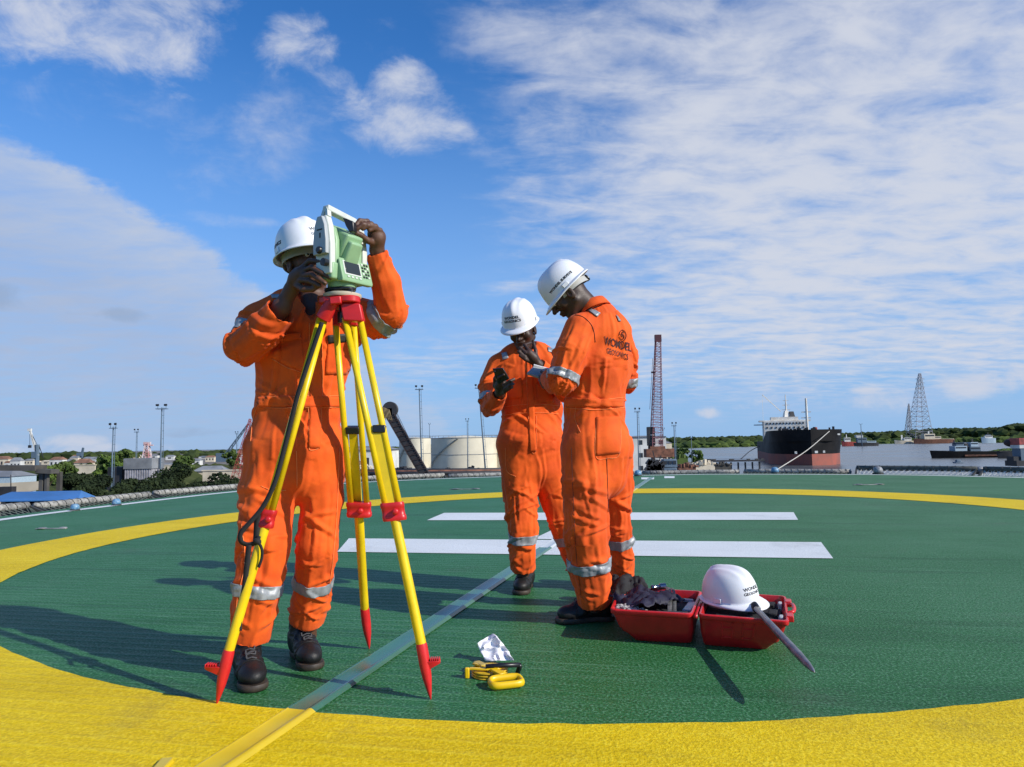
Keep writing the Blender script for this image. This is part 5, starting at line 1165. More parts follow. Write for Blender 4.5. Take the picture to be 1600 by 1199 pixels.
# ------------------------------------------------------------------ worker with the total station
def V3(p): return np.array(p)
pA = thing('person', 'worker in orange coverall standing behind the survey tripod, both hands on the instrument', 'person', G(450, 1065), 'workers in orange coveralls')
uA = (1, .12, 0)
TA = Chain('torso', [(461, 745, 3.00, 60, .125), (461, 700, 3.02, 71, .150), (466, 636, 3.02, 62, .130), (473, 562, 3.02, 71, .140), (485, 512, 3.01, 80, .130), (494, 480, 3.01, 66, .095)], [.004, .007, .010, .007, .005, .003], [.004, .006, .014, .008, .008, .004], uA)
LA = Chain('leg', [(430, 712, 3.00, 42), (419, 770, 2.97, 42), (413, 850, 2.90, 40), (402, 922, 2.89, 35), (391, 991, 2.92, 31)], [.005, .009, .013, .010, .010], [.006, .010, .006, .006, .004])
RA = Chain('leg', [(497, 712, 3.02, 40), (504, 780, 3.02, 31), (496, 855, 3.00, 31), (490, 912, 3.06, 28), (480, 965, 3.12, 27)], [.005, .010, .012, .009, .011], [.006, .010, .006, .006, .004])
S1 = Chain('sleeve', [(441, 486, 2.99, 27), (406, 506, 2.93, 31), (385, 540, 2.86, 29), (410, 518, 2.81, 29), (436, 490, 2.77, 26)], [.003, .010, .014, .010, .006], [.004, .007, .006, .007, .005])
S2 = Chain('sleeve', [(553, 492, 3.00, 30), (592, 500, 2.96, 29), (612, 488, 2.92, 26), (604, 440, 2.86, 22), (591, 399, 2.82, 16.5)], [.003, .008, .012, .006, .006], [.003, .006, .006, .006, .003])
chA = [TA, LA, RA, S1, S2]
def opening(c, wall=.015, depth=.07, grow=1.0):
    e = c.p[-1]; ax = (c.p[-1] - c.p[-2]).normalized(); r = c.r[-1]; return [(e - ax * depth, e + ax * .12, r - wall - .004, (r - wall) * grow + .01), (e + ax * (r * 1.0 + .006), e + ax * (r * 1.0 + .10), r * 1.25, r * 1.3)]
neckA = P(489, 470, 3.00)
cutsA = opening(LA) + opening(RA) + opening(S1) + opening(S2) + [(neckA + Vector((0, -.03, -.02)), neckA + Vector((.0, -.02, .12)), .062, .08), (neckA + Vector((0, -.06, -.03)), P(488, 497, 2.88), .035, .010)]
covA, bA = coverall(pA, chA, 0, cutsA, bands=[(1, LA.cum[3] - .028, LA.cum[3] + .020, (0, 0, 0)), (2, RA.cum[3] - .033, RA.cum[3] + .012, (0, 0, 0)), (3, S1.cum[2] - .075, S1.cum[2] - .025, (0, 0, 0)), (4, S2.cum[2] - .06, S2.cum[2] - .008, (0, 0, 0))])
collar(covA, P(487, 474, 2.99), (0.05, -.12, 1), (-.05, -1, 0), None, .074, .045, .62)
patch('placket', bA, [(487, 505), (505, 505), (500, 700), (482, 700)], M_or, covA, 5, 40, .004)
seam('seam', bA, [(484, 505), (483, 560), (482, 640), (483, 695), (486, 704), (500, 700)], M_seam, covA); seam('seam', bA, [(503, 510), (504, 600), (500, 690)], M_seam, covA)
patch('waistband', bA, [(403, 620), (532, 620), (532, 636), (403, 636)], M_or, covA, 40, 4, .0045)
for yy in (619, 637): seam('seam', bA, [(404, yy), (440, yy + 1), (480, yy), (530, yy)], M_seam, covA)
seam('seam', bA, [(424, 560), (450, 575), (478, 584)], M_seam, covA); patch('chest_pocket', bA, [(438, 524), (470, 522), (476, 583), (440, 566)], M_or, covA, 12, 12, .0035)
patch('chest_pocket', bA, [(512, 530), (552, 530), (545, 585), (508, 585)], M_or, covA, 10, 10, .0035); seam('seam', bA, [(512, 545), (532, 546), (552, 545)], M_seam, covA)
patch('pocket_flap', bA, [(438, 522), (470, 520), (471, 531), (439, 534)], M_or, covA, 10, 4, .008); seam('seam', bA, [(439, 534), (455, 535), (471, 531)], M_seam, covA)
seam('seam', bA, [(408, 760), (428, 768), (447, 766)], M_seam, covA); seam('seam', bA, [(530, 700), (527, 780), (522, 850), (513, 930)], M_seam, covA)
patch('name_tape', bA, [(512, 524), (545, 521), (545, 534), (512, 537)], M_ink, covA, 8, 4, .005)
seam('seam', bA, [(400, 640), (395, 662), (392, 690)], M_seam, covA); seam('seam', bA, [(378, 820), (383, 880), (372, 930), (366, 985)], M_seam, covA); seam('seam', bA, [(463, 705), (464, 735), (464, 762)], M_seam, covA)
patch('shoulder_tape', bA, [(424, 462), (437, 461), (440, 474), (428, 476)], M_refl, covA, 5, 5, .005)
hA = P(480, 411, 3.03); fA = (.60, -.80, .12); uhA = (-.24, .10, 1)
handL = [[(462, 440, 2.745), (472, 419, 2.72), (484, 408, 2.70), (502, 409, 2.675), (514, 416, 2.665)], [(461, 441, 2.74), (473, 424, 2.705), (487, 418, 2.68), (503, 427, 2.66), (516, 434, 2.655)], [(460, 443, 2.735), (472, 431, 2.70), (487, 429, 2.67), (499, 436, 2.655), (508, 443, 2.65)], [(459, 446, 2.73), (471, 438, 2.70), (482, 439, 2.68), (492, 443, 2.67), (499, 447, 2.665)]]
handR = [[(588, 384, 2.80), (583, 359, 2.77), (574, 346, 2.74), (562, 345, 2.72), (556, 352, 2.71)], [(590, 383, 2.80), (589, 362, 2.77), (580, 350, 2.735), (567, 351, 2.71), (558, 358, 2.705)], [(592, 383, 2.81), (593, 366, 2.78), (587, 354, 2.75), (575, 353, 2.72), (567, 358, 2.715)], [(593, 384, 2.82), (597, 371, 2.80), (594, 360, 2.77), (584, 357, 2.745), (577, 360, 2.73)]]
def primsA(S):
    head_sdf(S, hA, fA, uhA); S.cap(P(487, 432, 3.05), P(491, 492, 3.03), .058, .066, .03)
    S.chain([P(492, 492, 3.03), P(478, 560, 3.03), P(466, 640, 3.03), P(461, 720, 3.02)], [.085, .10, .085, .10], .03)
    for c in (LA, RA): S.chain(c.p, [r * .55 for r in c.r], .02); S.cap(c.p[-1], c.p[-1] + Vector((0, .02, -.08)), .04, .035, .02)
    S.cap(P(492, 498, 3.03), S1.p[0], .05, .045, .03); S.cap(P(492, 498, 3.03), S2.p[0], .05, .045, .03)
    S.chain([S1.p[0], S1.p[1], S1.p[2], P(425, 505, 2.80), P(440, 481, 2.775), P(455, 453, 2.755)], [.042, .042, .036, .036, .034, .026], .02)
    S.chain([S2.p[0], S2.p[1], S2.p[2], S2.p[3], P(588, 392, 2.815)], [.042, .042, .036, .033, .027], .02)
    S.chain([P(455, 453, 2.755), P(464, 436, 2.735), P(472, 427, 2.715)], [.025, .030, .028], .02); S.cap(P(466, 424, 2.735), P(463, 443, 2.74), .017, .018, .015)
    S.chain([P(590, 388, 2.81), P(589, 373, 2.79), P(586, 364, 2.78)], [.026, .030, .027], .02); S.cap(P(594, 368, 2.79), P(583, 366, 2.78), .018, .018, .015)
    for q in handL: finger(S, q, .0105, .0078)
    for q in handR: finger(S, q, .0100, .0075)
    finger(S, [(464, 446, 2.72), (474, 452, 2.69), (488, 452, 2.68), (498, 446, 2.68)], .0125, .009); finger(S, [(584, 380, 2.78), (574, 376, 2.745), (564, 368, 2.72), (557, 365, 2.71)], .0125, .009)
skin_body(pA, primsA, np.array(P(350, 420, 2.9)) * [1, 0, 0] + [0, 2.60, 0.06], np.array(P(645, 340, 2.9)) * [1, 0, 0] + [0, 3.22, 1.90], M_skin)
nails(pA, [(q[-2], q[-1]) for q in handL[:3]])
helmet(pA, P(474, 399, 3.03), fA, uhA, 1.0, texts=[('WONDEL', .020, -.25, .30, 0, .0006), ('GEOSONICS', .016, -.25, .12, 0, .0004), ('GEOSONICS', .021, 1.75, .12, 0, .0012)])
boot(pA, (383, 1010), (399, 1083), 2.95, 2.635, lift=0)
boot(pA, (470, 985), (490, 1049), 3.17, 2.885, lift=0)
def eyes(parent, c, f, u, down=.3):
    s, f, u = frame(f, u); c = Vector(c)
    for q in (-1, 1):
        e = c + s * (q * .032) + f * .0865 + u * .008; mb = MB(); mb.ball(e, .0112, 12, 8); o = mb.build('eye', M_eye, parent, smooth=True); mb = MB(); mb.ball(e + f * .0062 - u * .002, .0062, 10, 6); mb.build('iris', M_iris, o, smooth=True)
eyes(pA, hA, fA, uhA)

# ------------------------------------------------------------------ worker looking at the phone
pB = thing('person', 'worker in orange coverall looking at a phone, one hand held to his mouth', 'person', G(825, 915), 'workers in orange coveralls')
uB = (1, .10, 0)
TB = Chain('torso', [(834, 735, 4.47, 40, .13), (828, 692, 4.48, 50, .150), (832, 640, 4.50, 45, .125), (826, 588, 4.50, 50, .140), (822, 562, 4.50, 50, .115), (821, 549, 4.50, 38, .085)], [.005, .008, .010, .007, .005, .003], [.005, .008, .013, .010, .008, .004], uB)
LB = Chain('leg', [(808, 700, 4.46, 29), (812, 760, 4.44, 28), (817, 825, 4.40, 23), (817, 868, 4.42, 20), (817, 886, 4.44, 20)], [.005, .010, .014, .013, .011], [.006, .010, .008, .006, .004])
RB = Chain('leg', [(852, 700, 4.50, 29), (864, 760, 4.50, 25), (884, 825, 4.48, 23), (901, 870, 4.50, 20), (907, 893, 4.52, 19)], [.005, .010, .014, .012, .011], [.006, .010, .008, .006, .004])
B1 = Chain('sleeve', [(779, 572, 4.48, 19), (767, 600, 4.44, 18), (766, 634, 4.38, 16), (771, 630, 4.30, 16), (780, 616, 4.19, 13)], [.003, .009, .013, .011, .008], [.004, .007, .006, .006, .005])
B2 = Chain('sleeve', [(860, 570, 4.48, 19), (877, 592, 4.44, 18), (884, 612, 4.38, 16), (862, 592, 4.30, 15), (844, 573, 4.24, 12.5)], [.003, .009, .013, .011, .008], [.004, .007, .006, .006, .005])
chB = [TB, LB, RB, B1, B2]; neckB = P(821, 545, 4.49)
cutsB = opening(LB) + opening(RB) + opening(B1, depth=.05) + opening(B2, depth=.05) + [(neckB + Vector((0, -.04, -.01)), neckB + Vector((0, -.02, .12)), .062, .08), (neckB + Vector((0, -.07, -.02)), P(826, 566, 4.33), .035, .012)]
covB, bB = coverall(pB, chB, 0, cutsB, bands=[(1, LB.cum[2] + .035, LB.cum[2] + .088, (0, 0, 0)), (2, RB.cum[2] + .035, RB.cum[2] + .088, (0, 0, 0)), (3, B1.cum[2] - .07, B1.cum[2] - .02, (0, 0, 0))], h=.0065)
collar(covB, P(821, 552, 4.49), (0, -.15, 1), (-.1, -1, 0), None, .076, .045, .6)
patch('placket', bB, [(822, 560), (831, 560), (838, 705), (828, 707)], M_or, covB, 4, 36, .004)
seam('seam', bB, [(821, 562), (824, 620), (828, 690), (832, 708), (838, 700), (838, 650)], M_seam, covB)
for yy in (633, 646): seam('seam', bB, [(788, yy + 3), (812, yy), (840, yy - 1), (872, yy + 1)], M_seam, covB)
patch('chest_pocket', bB, [(792, 592), (815, 590), (817, 622), (795, 624)], M_or, covB, 8, 8, .0035); seam('seam', bB, [(792, 604), (803, 607), (815, 603)], M_seam, covB)
patch('chest_pocket', bB, [(838, 600), (866, 604), (864, 630), (840, 628)], M_or, covB, 8, 8, .0035)
patch('shoulder_tape', bB, [(784, 553), (792, 551), (795, 560), (786, 563)], M_refl, covB, 5, 4, .005); patch('shoulder_tape', bB, [(855, 536), (865, 540), (862, 552), (856, 550)], M_refl, covB, 5, 4, .005)
seam('seam', bB, [(806, 745), (792, 735), (790, 700)], M_seam, covB)
hB = P(816, 516, 4.40); fB = (-.26, -.84, -.46); uhB = (-.22, -.42, .88)
hbl = [[(782, 612, 4.15), (778, 600, 4.08), (780, 590, 4.03), (787, 586, 4.01)], [(783, 612, 4.13), (788, 603, 4.05), (797, 596, 4.01), (803, 593, 4.03)], [(783, 614, 4.12), (789, 608, 4.05), (797, 602, 4.01), (802, 600, 4.03)], [(783, 616, 4.12), (789, 612, 4.06), (796, 607, 4.02), (800, 605, 4.04)], [(779, 614, 4.14), (773, 603, 4.10), (773, 592, 4.07), (776, 586, 4.06)]]
hbr = [[(834, 560, 4.22), (826, 548, 4.20), (820, 539, 4.22), (829, 536, 4.26)], [(833, 562, 4.22), (822, 552, 4.19), (813, 544, 4.20), (821, 540, 4.25)], [(832, 565, 4.22), (820, 558, 4.19), (811, 550, 4.19), (817, 545, 4.24)], [(832, 567, 4.22), (821, 562, 4.19), (813, 556, 4.19), (818, 551, 4.23)], [(838, 560, 4.24), (837, 548, 4.25), (834, 538, 4.27), (833, 533, 4.28)]]
def primsB(S):
    head_sdf(S, hB, fB, uhB); S.cap(P(818, 528, 4.47), P(821, 566, 4.51), .056, .066, .03)
    S.chain([P(821, 572, 4.51), P(827, 600, 4.51), P(830, 650, 4.51), P(829, 705, 4.49)], [.085, .10, .085, .10], .03)
    for c in (LB, RB): S.chain(c.p, [r * .55 for r in c.r], .02); S.cap(c.p[-1], c.p[-1] + Vector((0, .0, -.08)), .04, .035, .02)
    S.cap(P(821, 572, 4.51), B1.p[0], .05, .045, .03); S.cap(P(821, 572, 4.51), B2.p[0], .05, .045, .03)
    S.chain(B1.p + [P(782, 611, 4.13)], [.042, .040, .034, .033, .028, .025], .02); S.chain(B2.p + [P(840, 569, 4.23)], [.042, .040, .034, .032, .027, .025], .02)
    S.chain([P(781, 612, 4.14), P(782, 602, 4.09), P(784, 597, 4.07)], [.025, .032, .028], .02); S.chain([P(840, 569, 4.23), P(833, 560, 4.22), P(827, 553, 4.205)], [.025, .031, .028], .02)
    for q in hbl + hbr: finger(S, q, .0105, .0080)
skin_body(pB, primsB, [P(745, 600, 4.4).x, 3.93, .05], [P(915, 600, 4.5).x + .05, 4.72, 1.80], M_skin2)
nails(pB, [(hbl[1][-2], hbl[1][-1]), (hbl[2][-2], hbl[2][-1]), (hbl[3][-2], hbl[3][-1])], mat('pale_finger_nail', (.45, .33, .28), .3)); eyes(pB, hB, fB, uhB)
helmet(pB, hB + frame(fB, uhB)[2] * .052 + frame(fB, uhB)[1] * .004, fB, uhB, .95, texts=[('WONDEL', .022, .08, .34, .0, .0010), ('GEOSONICS', .020, .08, .17, .0, .0008)])
boot(pB, (818, 895), (812, 931), 4.47, 4.22); boot(pB, (922, 900), (912, 925), 4.56, 4.36)
ph = thing('mobile_phone', 'black mobile phone held up in the hand of the worker touching his mouth', 'phone', P(783, 585, 4.05))
a, b, c, d = P(769.5, 576, 4.03), P(786, 575, 4.00), P(796, 592, 4.02), P(779, 600, 4.05); mb = MB(); mb.add([a, b, c, d], [(0, 1, 2, 3)]); mb.build('body', M_blackp, ph, solid=.010, bevel=.003)
nrm = (b - a).cross(d - a).normalized(); nrm = -nrm if nrm.y < 0 else nrm; cc = (a + b + c + d) / 4; mb = MB(); mb.add([cc + (q - cc) * .9 + nrm * .0062 for q in (a, b, c, d)], [(0, 1, 2, 3)]); mb.build('screen', mat('screen_glass', (.02, .03, .04), .08), ph)
mb = MB(); mb.ball(cc + (a - cc) * .6 - nrm * .006, .006, 8, 5); mb.build('camera_lens', mat('lens_glass', (.05, .05, .06), .1), ph)

# ------------------------------------------------------------------ worker seen from behind
pC = thing('person', 'worker seen from behind, orange coverall with printed back, head bowed under white hard hat', 'person', G(930, 965), 'workers in orange coveralls')
uC = (.72, .55, 0)
TC = Chain('torso', [(932, 745, 3.66, 46, .150), (932, 700, 3.67, 52, .170), (930, 634, 3.68, 45, .135), (937, 570, 3.68, 52, .150), (938, 520, 3.66, 46, .135), (934, 494, 3.64, 31, .095)], [.004, .007, .010, .007, .005, .003], [.005, .009, .020, .014, .007, .003], uC)
LC = Chain('leg', [(912, 705, 3.60, 35), (914, 760, 3.57, 36), (916, 835, 3.56, 34), (921, 880, 3.60, 31), (929, 936, 3.66, 27)], [.005, .010, .013, .010, .010], [.006, .010, .006, .006, .004])
RC = Chain('leg', [(955, 705, 3.78, 33), (962, 760, 3.82, 26), (966, 825, 3.84, 20), (970, 866, 3.90, 19), (973, 902, 3.95, 18)], [.005, .010, .013, .010, .010], [.006, .010, .006, .006, .004])
C1 = Chain('sleeve', [(906, 514, 3.56, 25), (893, 550, 3.52, 26), (880, 592, 3.50, 24), (868, 596, 3.60, 19), (857, 592, 3.72, 14)], [.003, .008, .013, .010, .006], [.004, .009, .007, .006, .003])
C2 = Chain('sleeve', [(964, 524, 3.80, 24), (978, 560, 3.86, 19), (980, 598, 3.90, 15), (950, 600, 4.00, 14), (915, 592, 4.05, 12)], [.003, .008, .013, .010, .006], [.004, .008, .007, .006, .003])
chC = [TC, LC, RC, C1, C2]; neckC = P(925, 478, 3.62)
cutsC = opening(LC) + opening(RC) + opening(C1, depth=.05) + opening(C2, depth=.05) + [(neckC, neckC + Vector((-.05, .02, .10)), .064, .07)]
covC, bC = coverall(pC, chC, 0, cutsC, bands=[(1, LC.cum[3] - .030, LC.cum[3] + .022, (0, 0, 0)), (2, RC.cum[2] + .045, RC.cum[2] + .10, (0, 0, 0)), (3, C1.cum[2] - .032, C1.cum[2] + .012, (0, 0, 0)), (4, C2.cum[2] - .03, C2.cum[2] + .02, (0, 0, 0))])
collar(covC, P(929, 485, 3.63), (-.30, .12, .95), (-.80, .50, 0), None, .074, .048, .55)
patch('waistband', bC, [(884, 622), (977, 624), (977, 636), (884, 636)], M_or, covC, 30, 4, .004)
for yy in (621, 637): seam('seam', bC, [(884, yy), (915, yy + 3), (945, yy + 3), (976, yy)], M_seam, covC)
patch('back_pocket', bC, [(932, 652), (970, 650), (968, 708), (930, 712)], M_or, covC, 10, 12, .004, puff=.004); seam('seam', bC, [(932, 652), (930, 712), (950, 716), (968, 708), (970, 650)], M_seam, covC)
seam('seam', bC, [(900, 636), (899, 655), (907, 676)], M_seam, covC); seam('seam', bC, [(893, 700), (896, 780), (900, 860), (908, 930)], M_ink2, covC, .0012); seam('seam', bC, [(899, 492), (913, 497), (926, 512), (930, 535)], M_ink2, covC, .0014); seam('seam', bC, [(948, 715), (949, 760), (950, 800)], M_ink2, covC, .0014)
patch('shoulder_tape', bC, [(916, 484), (923, 481), (938, 490), (933, 496)], M_refl, covC, 8, 5, .005); patch('shoulder_tape', bC, [(962, 493), (966, 496), (970, 503), (966, 503)], M_refl, covC, 8, 4, .005)
# lettering on the back, slightly foreshortened
for txt, size, x0, y0, sx, sl_, bold in (('WOMDEL', .060, 965, 538.5, 255, .17, .0010), ('GEOSONICS', .042, 964.5, 553.5, 232, .20, .0002)):
    tm = text_mesh(txt, size, bold); decal('printed_text', tm, bC, lambda x, y: raycam(x0 + x * sx * .62, y0 - y * 304 + x * sx * sl_), M_ink2, covC, .003)
# spiral emblem
mb = MB()
for pl in ([(967.5, 524), (968, 519.5), (971.5, 516), (975.5, 517.5), (977.5, 521.5), (978, 526), (976.5, 530.5), (972.5, 534.5)], [(967.8, 526), (969.5, 529.5), (972.5, 530.5), (975, 527.5), (974.5, 524), (972, 522.2), (971, 520.5), (972.5, 518.8), (974.8, 520)], [(969.6, 522), (970.6, 525), (972.8, 526.2)]):
    pts = [surf_px(bC, q.x, q.y, .003) for q in bez([Vector((x, y, 0)) for x, y in pl], 5)]; pts = [q for q in pts if q is not None]
    if len(pts) > 3: mb.tube(pts, .0017, 4)
mb.build('printed_emblem', M_ink2, covC)
hC = P(887, 459, 3.60); fC = (-.68, .10, -.66); uhC = (-.70, -.04, .70)
hcl = [[(850, 593, 3.80), (845, 590, 3.86), (842, 588, 3.90)], [(851, 597, 3.80), (846, 596, 3.86), (843, 594, 3.91)], [(852, 601, 3.80), (848, 601, 3.86), (845, 598, 3.91)], [(853, 604, 3.81), (850, 605, 3.86), (847, 602, 3.90)], [(855, 590, 3.81), (851, 584, 3.86), (846, 581, 3.90)]]
def primsC(S):
    head_sdf(S, hC, fC, uhC); S.cap(P(902, 462, 3.60), P(934, 500, 3.64), .058, .068, .03)
    S.chain([P(935, 510, 3.66), P(937, 560, 3.68), P(931, 640, 3.68), P(932, 705, 3.67)], [.085, .10, .085, .10], .03)
    for c in (LC, RC): S.chain(c.p, [r * .55 for r in c.r], .02); S.cap(c.p[-1], c.p[-1] + Vector((0, .0, -.07)), .04, .035, .02)
    S.cap(P(935, 512, 3.66), C1.p[0], .05, .045, .03); S.cap(P(935, 512, 3.66), C2.p[0], .05, .045, .03)
    S.chain(C1.p + [P(853, 593, 3.77)], [.042, .042, .036, .033, .028, .026], .02); S.chain(C2.p + [P(905, 590, 4.06), P(880, 588, 4.02), P(868, 586, 3.97)], [.042, .040, .034, .032, .028, .025, .03, .02], .02)
    S.chain([P(854, 594, 3.78), P(851, 596, 3.82)], [.027, .028], .02)
    for q in hcl: finger(S, q, .0105, .0080)
skin_body(pC, primsC, [P(838, 600, 3.6).x, 3.38, .05], [P(995, 600, 3.9).x + .03, 4.16, 1.80], M_skin2); eyes(pC, hC, fC, uhC)
S = SDF(np.array(hC) - .16, np.array(hC) + .16, .004); s_, f_, u_ = frame(fC, uhC); S.ell(hC + u_ * .033 - f_ * .014, (.0785, .0985, .094), [[s_[i], f_[i], u_[i]] for i in range(3)], 0); S.cap(hC + f_ * .16 + u_ * .08, hC + f_ * .13 - u_ * .14, .09, .13, .004, sub=True)
V, F = S.mesh(); me = npmesh('hair', V, F); o = bpy.data.objects.new('hair', me); COL.objects.link(o); me.materials.append(M_hair); put_parent(o, pC)
helmet(pC, P(886.5, 451, 3.60), fC, uhC, .92, texts=[('WONDEL SURVEYS', .0175, -1.45, .15, 0, .0010)])
boot(pC, (928, 950), (866, 974), 3.69, 3.535, L=.31, laces=True); boot(pC, (978, 915), (950, 930), 3.98, 3.86, L=.30, laces=False)
cb = thing('field_tablet', 'pale grey field tablet with a white edge held out by the worker seen from behind', 'tablet', P(840, 582, 3.92))
a, b, c, d = P(823, 584, 3.88), P(834, 573, 3.98), P(860, 580, 3.99), P(846, 592, 3.87); mb = MB(); mb.add([a, b, c, d], [(0, 1, 2, 3)]); mb.build('casing', mat('tablet_case', (.30, .32, .31), .6, vary=.3, vscale=30), cb, solid=.012, bevel=.002)
mb = MB(); mb.tube([b + Vector((0, 0, .009)), c + Vector((0, 0, .009))], .005, 5); mb.build('bright_edge', M_hat, cb)
# ------------------------------------------------------------------ tripod
M_ty = mat('tripod_yellow', (.80, .56, .008), .32, vary=.10, vscale=12, spec=.5, bump=.0003, bscale=40); M_tr = mat('tripod_red', (.62, .018, .020), .38, vary=.15, vscale=14, spec=.5); M_cream2 = mat('cream_plate', (.55, .48, .36), .5); M_web = mat('black_webbing', (.014, .013, .014), .8, bump=.0008, bscale=300)
TRI = thing('tripod', 'yellow survey tripod with red clamps and red pointed feet carrying the total station', 'tripod', G(530, 1060))
def tleg(railsT, railsB, clampB, shoe0, tip, dT, dC, dF, spur, brace, rr=.0128):
    L = bpy.data.objects.new('leg', None); COL.objects.link(L); L.location = P(tip[0], tip[1], dF); put_parent(L, TRI)
    for (tx, ty), (bx_, by), dd in zip(railsT, railsB, (0, .0)):
        mb = MB(); mb.tube([P(tx, ty, dT + dd), P(bx_, by, dC + dd)], rr, 14); mb.build('rail', M_ty, L, smooth=True)
    c0 = P((railsB[0][0] + railsB[1][0]) / 2, (railsB[0][1] + railsB[1][1]) / 2, dC); c1 = P(clampB[0], clampB[1], dC + (dF - dC) * .04); ax = (c1 - c0).normalized()
    side = (P(*railsB[1], dC) - P(*railsB[0], dC)).normalized(); fr = ax.cross(side).normalized()
    w = (P(*railsB[1], dC) - P(*railsB[0], dC)).length / 2 + rr + .006
    def oval_ring(c, k=1.0): return [c + side * (math.copysign(abs(math.cos(a)) ** .5, math.cos(a)) * w * k) + fr * (math.copysign(abs(math.sin(a)) ** .7, math.sin(a)) * .021 * k) for a in [2 * PI * i / 24 for i in range(24)]]
    Lc = (c1 - c0).length; mb = MB(); mb.rings([oval_ring(c0 + ax * z, k) for z, k in ((-.004, .94), (0, 1.0), (Lc * .25, 1), (Lc * .28, .955), (Lc * .72, .955), (Lc * .75, 1), (Lc, 1.0), (Lc + .004, .94))]); mb.build('clamp', M_tr, L, smooth=True, auto=50)
    mb = MB(); q = side.cross(ax); rot = Matrix([side, ax.cross(side), ax]).transposed(); kc = (c0 + c1) / 2 - fr * 0.022 * (1 if fr.y > 0 else -1)
    nrm = -fr if fr.y > 0 else fr; rk = nrm.to_track_quat('Z', 'Y').to_matrix(); mb.lathe([(.011, -.002), (.012, .010), (.009, .014), (.003, .015)], kc + side * .012, 14, rk); mb.build('clamp_screw', M_tr, L, smooth=True, auto=50)
    mb = MB(); s0 = P(shoe0[0], shoe0[1], dC + (dF - dC) * .85); a = c0.lerp(s0, -.55) if brace else c0
    t0 = P(*[(railsT[0][i] + railsT[1][i]) / 2 for i in (0, 1)], dT); up = (c0 - t0).normalized()
    if brace: mb.bar(c0 - up * ((c0 - P(*brace[0], dC)).length if False else .30), s0, .034, .016, up=tuple(fr)); 
    mb.tube([c0 + ax * .02, s0], .0178, 14); mb.build('extension_tube', M_ty, L, smooth=True, auto=40)
    tp = P(tip[0], tip[1], dF); ax2 = (tp - s0).normalized(); Ls = (tp - s0).length; mb = MB()
    mb.tube([s0 - ax2 * .01, s0, s0 + ax2 * Ls * .35, s0 + ax2 * Ls * .60, s0 + ax2 * Ls * .88, tp], [.019, .0205, .0205, .0165, .0075, .002], 14); mb.build('shoe', M_tr, L, smooth=True, auto=50)
    if spur:
        sp0 = s0 + ax2 * Ls * .18; e = P(spur[0], spur[1], (sp0.y)); dirx = (e - sp0); dirx.z = 0; Lx = dirx.length; dirx.normalize(); sy = Vector((-dirx.y, dirx.x, 0)); mb = MB(); out = []
        for k, wd, z in ((0, .016, 0), (.5, .019, .003), (.9, .018, .004), (1.0, .012, .004)): c = sp0 + dirx * Lx * k; c.z = e.z + z; out.append([c + sy * wd, c - sy * wd, c - sy * wd * .6 - Vector((0, 0, .010 + .03 * (1 - k))), c + sy * wd * .6 - Vector((0, 0, .010 + .03 * (1 - k)))])
        mb.rings(out)
        for k in range(5): c = sp0 + dirx * Lx * (.45 + .12 * k); c.z = e.z + .008; mb.box(c, (.004, .030, .008), Matrix.Rotation(math.atan2(dirx.y, dirx.x), 3, 'Z'))
        mb.build('foot_step', M_tr, L, bevel=.001)
    if brace:
        mb = MB(); a, b = P(*brace[0], dT + (dC - dT) * .58), P(*brace[1], dT + (dC - dT) * .58); mb.bar(a, b, .034, .030, up=tuple(up)); mb.build('brace', M_blackp, L, bevel=.004)
tleg([(500, 498), (507, 499)], [(417, 798), (425, 799)], (415, 823), (357, 1020), (338.5, 1101), 2.72, 2.66, G(338.5, 1101).y, (321, 1042), None, .0125)
tleg([(539, 497), (563, 501)], [(602, 788), (623, 786)], (617, 812), (659, 1010), (673, 1093), 2.72, 2.66, G(673, 1093).y, (688, 1033), ((583, 671), (603, 671)))
tleg([(524.5, 507), (552.5, 507)], [(548, 786), (573, 786)], (561.5, 806), (570, 953), (577, 1014), 2.79, 3.0, G(577, 1014).y, None, ((541, 672), (562, 672)))
# head
hc = P(535, 466, 2.745); mb = MB(); tri_ = []
for k in range(36):
    a = 2 * PI * k / 36; rr_ = .074 + .014 * math.cos(3 * (a - R(200))); tri_.append((hc.x + rr_ * math.cos(a), hc.y + rr_ * math.sin(a)))
mb.prism(tri_, hc.z - .028, hc.z - .002); mb.build('head_plate', M_tr, TRI, bevel=.005)
mb = MB(); mb.lathe([(.070, -.002), (.074, .004), (.074, .012), (.066, .015)], hc, 32); mb.build('head_disc', M_cream2, TRI, smooth=True, auto=40)
def pprism(name, pl, d0, dep, m=M_tr):
    n = len(pl); mb = MB(); f0 = [P(x, y, d0) for x, y in pl]; f1 = [q + Vector((0, dep, 0)) for q in f0]; mb.add(f0 + f1, [tuple(range(n)), tuple(range(2 * n - 1, n - 1, -1))] + [(i, (i + 1) % n, n + (i + 1) % n, n + i) for i in range(n)]); return mb.build(name, m, TRI, bevel=.005, seg=3)
pprism('hinge', [(531, 473), (562, 474), (567, 498), (566, 502), (536, 501)], 2.695, .045)
mb = MB(); mb.tube([P(519, 472, 2.70), P(505, 498, 2.715)], [.027, .030], 16, flat=.75, up=(0, -1, 0)); mb.build('hinge', M_tr, TRI, smooth=True, auto=40)
pprism('hinge', [(519, 484), (530, 484), (530, 509), (519, 509)], 2.775, .03); pprism('hinge', [(547, 486), (558, 486), (558, 509), (547, 509)], 2.775, .03)
pprism('hinge_lug', [(514, 464), (532, 462), (533, 474), (515, 476)], 2.668, .03)
mb = MB(); mb.lathe([(.0, -.07), (.018, -.07), (.020, -.03), (.014, -.025), (.014, .0)], hc - Vector((0, 0, .028)), 14); mb.build('centre_screw', M_blackp, TRI, smooth=True, auto=40)
